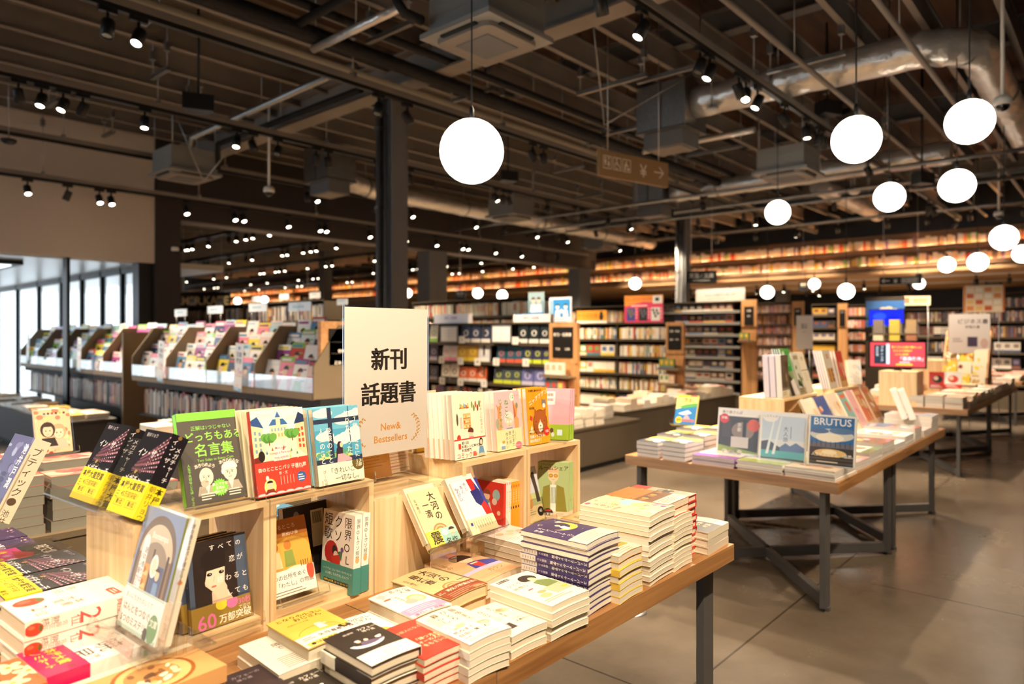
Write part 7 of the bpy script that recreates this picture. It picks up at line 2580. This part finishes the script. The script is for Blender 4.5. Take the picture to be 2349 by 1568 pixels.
book('yellow regional guidebook tilted on a clear stand', lean(p, -84, 22, .018), .118, .165, .018, 'f6ee8a', a_ibaraki)
easel(p + Vector((0, .01, -.008)), -84, .125, .12, 22, 'clear stand under the yellow regional guidebook', z0=.66, deep=.08)
# magazines lying along the aisle edge
for i in range(8):
    x = 3.44 + .237 * i
    flatmags('glossy magazine of the %s aisle edge pile' % nth(i), '%s aisle edge pile of the magazine table' % nth(i), x, .94, .59 + .016 * (1 + i % 3) + (.05 if i == 7 else 0), .215, .275, 3, 60 + i)
# magazines leaning in a row before the boxes
for i, (x, wd, c, d) in enumerate(((3.98, .21, 'f4eed8', 'white and yellow'), (4.20, .21, '3f5a9c', 'blue edged cream'), (4.42, .22, 'f0dcc8', 'cream painted cups'), (4.64, .17, '8fb4b0', 'teal and red'), (4.80, .15, 'f2b8b8', 'plain pink'), (4.96, .19, 'd8b080', 'red squares cookery'), (5.16, .19, 'c89060', 'brown cookery'))):
    pal = [c, 'f4ead8', c, 'd87a5a', 'e8d0a8'] if i != 4 else ['f2b8b8', 'f2b8b8', 'e8a0a4', 'f4c4c4']
    book('%s magazine leaning before the pine boxes' % d, lean((x, 1.26, .588), 2, 26, .012), wd, .27, .012, c, rnd_art(70 + i, pal), name='magazine', cat='magazine', mat='gloss')
    if i % 2 == 0: easel((x, 1.258, .580), 2, wd, .2, 26, 'clear stand under the %s magazine' % d, deep=.08)
flatmags('red edged magazine', 'red pile beside the pine boxes', 5.20, 1.50, .66, .19, .25, 5, 81, col='d84838')
for i in range(2):
    book('string bound white magazine bundle, %s of two leaning at the far table end' % ('left', 'right')[i], lean((5.06, 1.02 + .045 * i, .655), 14, 20, .038), .15, .2, .038, 'ece6dc', rnd_art(83 + i, ['8a7a60', '6a6048', '4a4438', 'a89878']), name='magazine', cat='magazine', spine_col='e6e2de', spine='L')
# magazines on top of the boxes
e = .848
def topmag(x, wd, h, th, a, c, art, lab, n=1, yaw=3, y=1.42):
    for i in range(n):
        l2 = lab + ', front copy on the pine box' if i == 0 else '%s, copy %s behind the front one' % (lab, nth(i))
        M = lean((x - .006 * i, y + (th + .003) * i, e), yaw, a, th)
        g = lab + ' copies'
        if i == 0: book(l2, M, wd, h, th, c, art, name='magazine', cat='magazine', mat='gloss', group=g, pcol='e8e2e0')
        elif i == 1: q = book(l2, M, wd, h, th, c, None, name='magazine', cat='magazine', mat='gloss', group=g, pcol='d8d4e4')
        else: dup(q, M, None, l2)
topmag(3.84, .13, .235, .030, 3, 'cfc8dc', rnd_art(90, ['5a4a38', '6a5a44', '8a7a5c', '4a4034', 'd8c8a0']), 'brown garden magazine', 3)
topmag(3.985, .16, .275, .008, 15, '2f8a3c', lambda cv: (cv.rect(0, 0, 100, cv.H, '4a3a30'), cv.rect(0, 0, 100, 84, '2f9a44'), cv.text('緑', 14, 8, 26, 'f4f4ea', bold=True), cv.lines(14, 44, 50, 3, 8, 3, 'bfe0b8'), cv.poly([(20, 84), (100, 84), (100, 150)], '8a9a6a'), cv.poly([(30, 120), (70, 110), (90, cv.H), (40, cv.H)], 'e8e0d8')), 'tall green magazine', 4, 3)
topmag(4.125, .12, .245, .010, 14, '5a6a44', rnd_art(92, ['5a6a44', '7a8a54', '3a4434', 'd8d4c0', 'a89878']), 'dark green field magazine', 2)
topmag(4.245, .13, .25, .010, 16, 'f2e8d0', lambda cv: (cv.rect(0, 0, 100, cv.H, 'f2e6cc'), cv.rect(0, 84, 100, 3, '4a4238'), cv.text('旅と', 56, 20, 20, '4a4238', al='c'), cv.lines(20, 100, 60, 4, 10, 2, 'b8a88c')), 'tall cream magazine', 3)
topmag(4.66, .19, .25, .010, 13, 'e8d8c0', lambda cv: (cv.rect(0, 0, 100, cv.H, 'eadcc4'), cv.text('100', 50, 8, 24, 'c8543c', al='c', bold=True), [cv.ell(30 + 14 * (k % 4), 70 + 16 * (k // 4), 12, 9, ('d89a4a', 'c8743a', 'e8c070', 'a85a34')[k % 4]) for k in range(12)]), 'food magazine with a red number', 4)
topmag(4.90, .17, .24, .012, 12, 'd8a868', rnd_art(95, ['d8a868', 'c8843c', 'e8c88a', 'a8683c', 'e0503c']), 'tan grilled food magazine', 2)
book('yellow based pocket book on the low box of the magazine table', lean((4.40, 1.45, TOP + .202), 3, 18, .012), .12, .17, .012, 'e8e0c8', lambda cv: (cv.rect(0, 0, 100, cv.H, 'e4dcc4'), cv.rect(0, cv.H * .66, 100, cv.H * .34, 'e8c828')))
book('pale upright novel at the far end of the pine boxes', lean((5.19, 1.46, e), -40, 6, .03), .10, .17, .03, 'f0e8dc', rnd_art(97, ['f0e8dc', 'e0d4c4', 'c8d4dc']))

# ------------------------------------------------------------------ television table and beyond
for i in range(3):
    stack('thick pale paperback of the %s pile by the television' % ('left', 'middle', 'right')[i], '%s pile at the television table end' % ('left', 'middle', 'right')[i], (6.86, 1.33 - .145 * i), .665 + .01 * (i % 2), .135, .19, 4, 'efe6d6', up='X', ang=-1, art=rnd_art(100 + i, ['f0e4d2', 'd8a890', 'c8c0b8', 'e8b8a0']), seed=100 + i, pcol='d9d2c8')
for i, (u, c1, c2, lab) in enumerate(((2131, 'd8382c', '2a2426', 'red and black cover on a clear stand'), (2166, 'f2ece2', 'd8483c', 'white picture cover on a clear stand'))):
    p = at(u, 889, x=7.05)
    book(lab + ' on the television table', lean(p, -82, 14, .01), .13, .145, .01, c1, (lambda c1, c2: lambda cv: (cv.rect(0, 0, 100, cv.H, c1), cv.ell(50, 50, 30, 26, c2), cv.ell(40, 44, 14, 14, 'e8c8b0'), cv.rect(0, cv.H - 26, 100, 26, 'd8382c'), cv.lines(10, cv.H - 20, 70, 2, 8, 4, 'f4e8e0')))(c1, c2))
    easel(p + Vector((0, 0, -.008)), -82, .13, .1, 14, 'clear stand under the %s' % lab.replace(' on a clear stand', ''), z0=.665, deep=.06)


def heaps(mb, x0, x1, y0, y1, z, hmin, hmax, sx, sy, pal, r, t=.018):
    """Loose piles of flat books, each book its own slab."""
    x = x0
    while x + sx <= x1 + 1e-6:
        y = y0
        while y + sy <= y1 + 1e-6:
            h = r.uniform(hmin, hmax)
            n = max(1, int(h / t))
            c = C(r.choice(pal)); cp = C(r.choice(['e8dcc6', 'ddd2bf', 'f0e6d2', 'd6cdbf']))
            for k in range(n):
                a, b = r.uniform(-.005, .005), r.uniform(-.005, .005)
                zz = z + k * t
                mb.box(x + a, y + b, zz, x + a + sx * .94, y + b + sy * .94, zz + t * .82, cp)
                mb.box(x + a, y + b, zz + t * .82, x + a + sx * .94, y + b + sy * .94, zz + t * .97, c)
            top = C(r.choice(pal))
            mb.box(x + sx * .2, y + sy * .2, z + n * t - .0005, x + sx * .75, y + sy * .6, z + n * t + .0004, top)
            y += sy
        x += sx


rr = random.Random(31)
WARMP = ['f0dfc4', 'e8b898', 'd87a5e', 'f2e6d0', 'e4c890', 'c8c4bc', 'b8806a', 'f4ead8', 'd8d0d8', 'a8b4c0']
heaps(SHELF, 7.05, 10.2, 1.02, 1.36, TOP, .07, .12, .15, .165, WARMP, rr)
heaps(SHELF, 7.9, 10.2, 1.7, 2.03, TOP, .05, .12, .2, .165, WARMP, rr)
heaps(SHELF, 11.3, 12.5, 1.08, 1.9, TOP, .05, .12, .17, .2, ['d8483c', 'c8382c', 'e8a090', 'f0e0d0'], rr)
heaps(SHELF, 6.25, 8.95, 3.96, 4.4, .384, .06, .15, .135, .2, WARMP, rr)
heaps(SHELF, 4.55, 5.8, 3.76, 4.0, .384, .1, .18, .15, .2, WARMP, rr)
heaps(SHELF, 2.02, 2.56, 3.9, 5.6, .36, .06, .2, .18, .14, ['e8c0a0', 'd88a6a', 'b8c0a8', 'f0dcc0', 'e0a890', '9aa894'], rr)
heaps(SHELF, 2.07, 2.48, 7.35, 11.3, .39, .02, .08, .2, .22, ['d8cfc4', 'c8a878', '8a8078', 'e8b840', 'f0ece4', 'b88a5a'], rr)
for i in range(6):
    stack('pale paperback of the %s pile on the brown plinth' % nth(i), '%s pile on the brown plinth' % nth(i), (4.36 + .155 * i, 3.55), .50 + .02 * ((i * 2) % 3), .135, .19, 4, 'd8cfc8', art=rnd_art(110 + i, WARMP), z0=.384, seed=110 + i, ang=rr.uniform(-3, 3), pcol='ddd2bf', jit=.006)
for i, (x, y, zt, n) in enumerate(((.50, 2.62, .745, 6), (.705, 2.62, .735, 5), (.50, 2.83, .78, 6), (.74, 2.84, .75, 5), (.93, 2.64, .66, 3))):
    stack('coral covered comic of the %s string tied pile' % nth(i), '%s string tied pile left of the boxes' % nth(i), (x, y), zt, .185, .13, n, 'e8806a', art=rnd_art(120 + i, ['f0a088', 'e8705c', 'f4c8b0', 'f2dcc8', 'd85a58']), z0=.555, seed=120 + i, pcol='9c9a8c', below={'col': 'a89084'}, jit=.004)

# ------------------------------------------------------------------ ranking shelf, book by book
GX = 5.135
ROWZ = {1: 1.11, 2: .915, 3: .705}
RANK = [(1, 985, 1003, 740, 'f0e4d0', '7ab04a', 'white and green'), (1, 1057, 1078, 746, '34405c', 'e8e0d8', 'navy'), (1, 1080, 1101, 746, '34405c', 'e8e0d8', 'navy'), (1, 1103, 1124, 746, '34405c', 'e8e0d8', 'navy'),
        (1, 1188, 1210, 745, '1f2a2c', 'e8e4dc', 'dark green'), (1, 1213, 1235, 745, '1f2a2c', 'e8e4dc', 'dark green'), (1, 1238, 1259, 745, '1f2a2c', 'e8e4dc', 'dark green'),
        (2, 985, 1003, 790, '4a3a4a', 'a89aa8', 'plum'), (2, 1015, 1031, 792, 'e8dcd4', 'f08aa0', 'white and pink'), (2, 1032, 1047, 792, 'e8dcd4', 'f08aa0', 'white and pink'), (2, 1048, 1071, 788, 'c89a34', 'e8c83c', 'mustard'), (2, 1072, 1095, 788, 'c89a34', 'e8c83c', 'mustard'), (2, 1097, 1122, 790, 'd8d8dc', 'f0ece8', 'silver'),
        (2, 1139, 1159, 793, '27586e', 'd86048', 'teal'), (2, 1161, 1179, 793, '27586e', 'd86048', 'teal'), (2, 1180, 1197, 793, '27586e', 'd86048', 'teal'), (2, 1199, 1220, 792, '3a3a5a', 'c8d83c', 'indigo'), (2, 1222, 1242, 792, '3a3a5a', 'c8d83c', 'indigo'), (2, 1244, 1259, 792, '3a3a5a', 'c8d83c', 'indigo'),
        (3, 985, 1003, 838, '4a4248', '8a8088', 'dark'), (3, 1012, 1031, 834, 'efe4d4', '2a2624', 'cream'), (3, 1032, 1051, 834, 'efe4d4', '2a2624', 'cream'), (3, 1052, 1072, 840, 'd86a3c', 'e8e0d4', 'orange'), (3, 1073, 1093, 840, 'd86a3c', 'e8e0d4', 'orange'), (3, 1094, 1114, 840, 'd86a3c', 'e8e0d4', 'orange'),
        (3, 1133, 1153, 841, '46505e', 'c8d03c', 'slate'), (3, 1154, 1174, 841, '46505e', 'c8d03c', 'slate'), (3, 1175, 1194, 841, '46505e', 'c8d03c', 'slate'), (3, 1196, 1222, 843, '6a70a8', 'c8c0d8', 'lilac'), (3, 1224, 1252, 843, '6a70a8', 'c8c0d8', 'lilac')]
cnt = {}
for (row, u0, u1, v, c1, c2, nm) in RANK:
    pa, pb = at(u0, v, x=GX), at(u1, v, x=GX)
    wd = pa.y - pb.y
    h = pa.z - ROWZ[row]
    k = cnt.get((row, nm), 0)
    cnt[(row, nm)] = k + 1
    book('%s cover, %s of its kind on the %s row of the ranking shelf' % (nm, nth(k), ('top', 'middle', 'bottom')[row - 1]), lean((GX, pa.y, ROWZ[row]), -90, 5, .02), wd, min(h, .185), .02, c1,
         (lambda c1, c2: lambda cv: (cv.rect(0, 0, 100, cv.H, c1), cv.ell(50, cv.H * .45, 26, 24, c2), cv.ell(50, cv.H * .45, 16, 18, c1), cv.rect(0, cv.H * .78, 100, cv.H * .22, c2)))(c1, c2), group='face out books on the ranking shelf')
for i, (u0, u1) in enumerate(((1010, 1049), (1128, 1172))):
    pa, pb = at(u0, 742, x=5.08), at(u1, 742, x=5.08)
    board('ranking_list', 'white framed ranking list standing on the %s bay of the ranking shelf' % ('left', 'right')[i], ((pa.x), (pa.y + pb.y) / 2, 1.112), pa.y - pb.y, .17, .006, -90, '8a8e92', lambda cv: (cv.rect(5, 6, 90, cv.H - 10, 'f3f0ec'), cv.rect(49, 14, 1.5, cv.H - 22, '8a8e92'), [cv.rect(10, 18 + 12 * k, 80, 1, 'b8bcc0') for k in range(8)]), cat='sign')
for i, (u, v, s) in enumerate(((1059, 787, '1'), (1013, 833, '2'), (1056, 836, '3'), (1095, 838, '4'), (1014, 881, '5'), (1056, 884, '6'), (1110, 888, '7'), (1182, 790, '1'), (1138, 838, '2'), (1206, 840, '3'))):
    p = at(u, v, x=5.095)
    board('rank_card', 'small white rank card ' + ('under the navy covers', 'under the pink and white covers', 'under the mustard covers', 'under the silver cover', 'under the cream covers', 'under the first orange cover', 'under the last orange cover', 'under the dark green covers', 'under the teal covers', 'under the indigo covers')[i], p, .075, .075, .003, -90 + 8, 'f2ece4', (lambda s: lambda cv: cv.text(s, 50, 12, 70, '6a6258', al='c'))(s), 'paper', 'price card')
# small book ledges under the wood end panels
for i, (x, ya, z, u) in enumerate(((5.04, 3.74, .80, 0), (5.04, 3.74, .64, 0), (7.92, 4.19, .74, 1), (7.92, 4.19, .55, 1), (9.52, 3.91, 1.08, 2))):
    t = thing('ledge_tray', 'tilted wood book ledge, %s from the top under the %s section sign' % (nth(0 if i in (0, 2, 4) else 1), ('left', 'middle', 'right')[u]), 'shelf', (x, ya, z))
    MB().box(-.06, 0, 0, .06, .30 if u < 2 else .22, .012).box(-.06, 0, .012, -.052, .30 if u < 2 else .22, .03).build('tray', 'fixture_tan', t)
    MB().box(.05, 0, .012, .06, .30 if u < 2 else .22, .14).build('back', 'panel_z', t)
    faceouts(SHELF, x - .03, ya + .01, ya + (.29 if u < 2 else .21), z + .013, .13, PAL[:12], wd=.07, depth=.04)

# ------------------------------------------------------------------ spinner and yellow display on the far right
t = thing('book_spinner', 'wooden tray stand of clear pockets behind the red television', 'display stand', (7.75, 1.72, TOP))
MB().box(-.04, -.04, 0, .04, .04, .74).build('post', 'column_paint', t)
for i, z in enumerate((.30, .48, .62)):
    MB().box(-.16, -.22, z, .16, .22, z + .012).build('tray', 'fixture_tan', t)
    for k in range(3):
        y = -.20 + .145 * k
        m = MB().box(-.17, y, z + .014, -.167, y + .11, z + .10).box(-.17, y, z + .014, -.10, y + .003, z + .10).box(-.17, y + .107, z + .014, -.10, y + .11, z + .10)
        m.build('clear_pocket', 'acrylic', t)
        SHELF.box(7.75 - .16, 1.72 + y + .01, TOP + z + .014, 7.75 - .12, 1.72 + y + .1, TOP + z + .15, C(rr.choice(['c8a878', 'b87a5a', 'e8d8b8', 'e8c84a', '8a7a6a'])))
t = thing('tiered_display', 'tiered rack of yellow and red business books at the far right', 'display stand', (8.75, 1.12, TOP))
for i in range(4):
    MB().box(.10 * i, 0, .02 + .13 * i, .10 * i + .09, .42, .032 + .13 * i).build('step', 'panel_y', t)
MB().box(.40, 0, 0, .42, .42, .66).build('back_panel', 'panel_z', t)
for s in (0, .41):
    MB().prism([(0, 0), (0, .03), (.40, .66), (.40, 0)], s, s + .012, 1).build('side_panel', 'panel_z', t)
for i in range(4):
    for k in range(3):
        lab = 'yellow business book, %s from the left on the %s step of the far right tier' % (nth(k), ('lowest', 'second', 'third', 'top')[i])
        c = [('f0d24a', 'd8382c'), ('e8c83c', 'f4ead0'), ('c8a060', '8a2a24')][(i + k) % 3]
        book(lab, lean((8.765 + .10 * i, 1.53 - .135 * k, TOP + .034 + .13 * i), -88, 16, .014), .125, .175, .014, c[0], rnd_art(140 + i * 3 + k, [c[0], c[0], c[1], 'f4ead0']), group='books on the far right tier')

# ------------------------------------------------------------------ the long lit rows and everything else shelved
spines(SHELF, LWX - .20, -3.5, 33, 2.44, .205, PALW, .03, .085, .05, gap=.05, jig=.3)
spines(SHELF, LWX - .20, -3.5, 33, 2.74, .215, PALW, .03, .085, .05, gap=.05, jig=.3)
for z in (.35, .65, .95, 1.25, 1.55):
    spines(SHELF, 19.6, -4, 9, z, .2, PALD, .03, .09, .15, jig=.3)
for row in (2, 3):
    z = ROWZ[row]
    for (a, b) in ((5.70, 5.78), (4.95, 4.97)):
        spines(SHELF, GX + .02, min(a, b), max(a, b), z, .15, PALD)
spines(SHELF, GX + .0, 4.08, 5.78, .50, .15, PALD, .02, .1)
sh = SHELF.build('shelved_books', 'cover')
tag(sh, 'rows and heaps of further books on the shelves and fixtures of the hall', 'books', None, 'stuff')
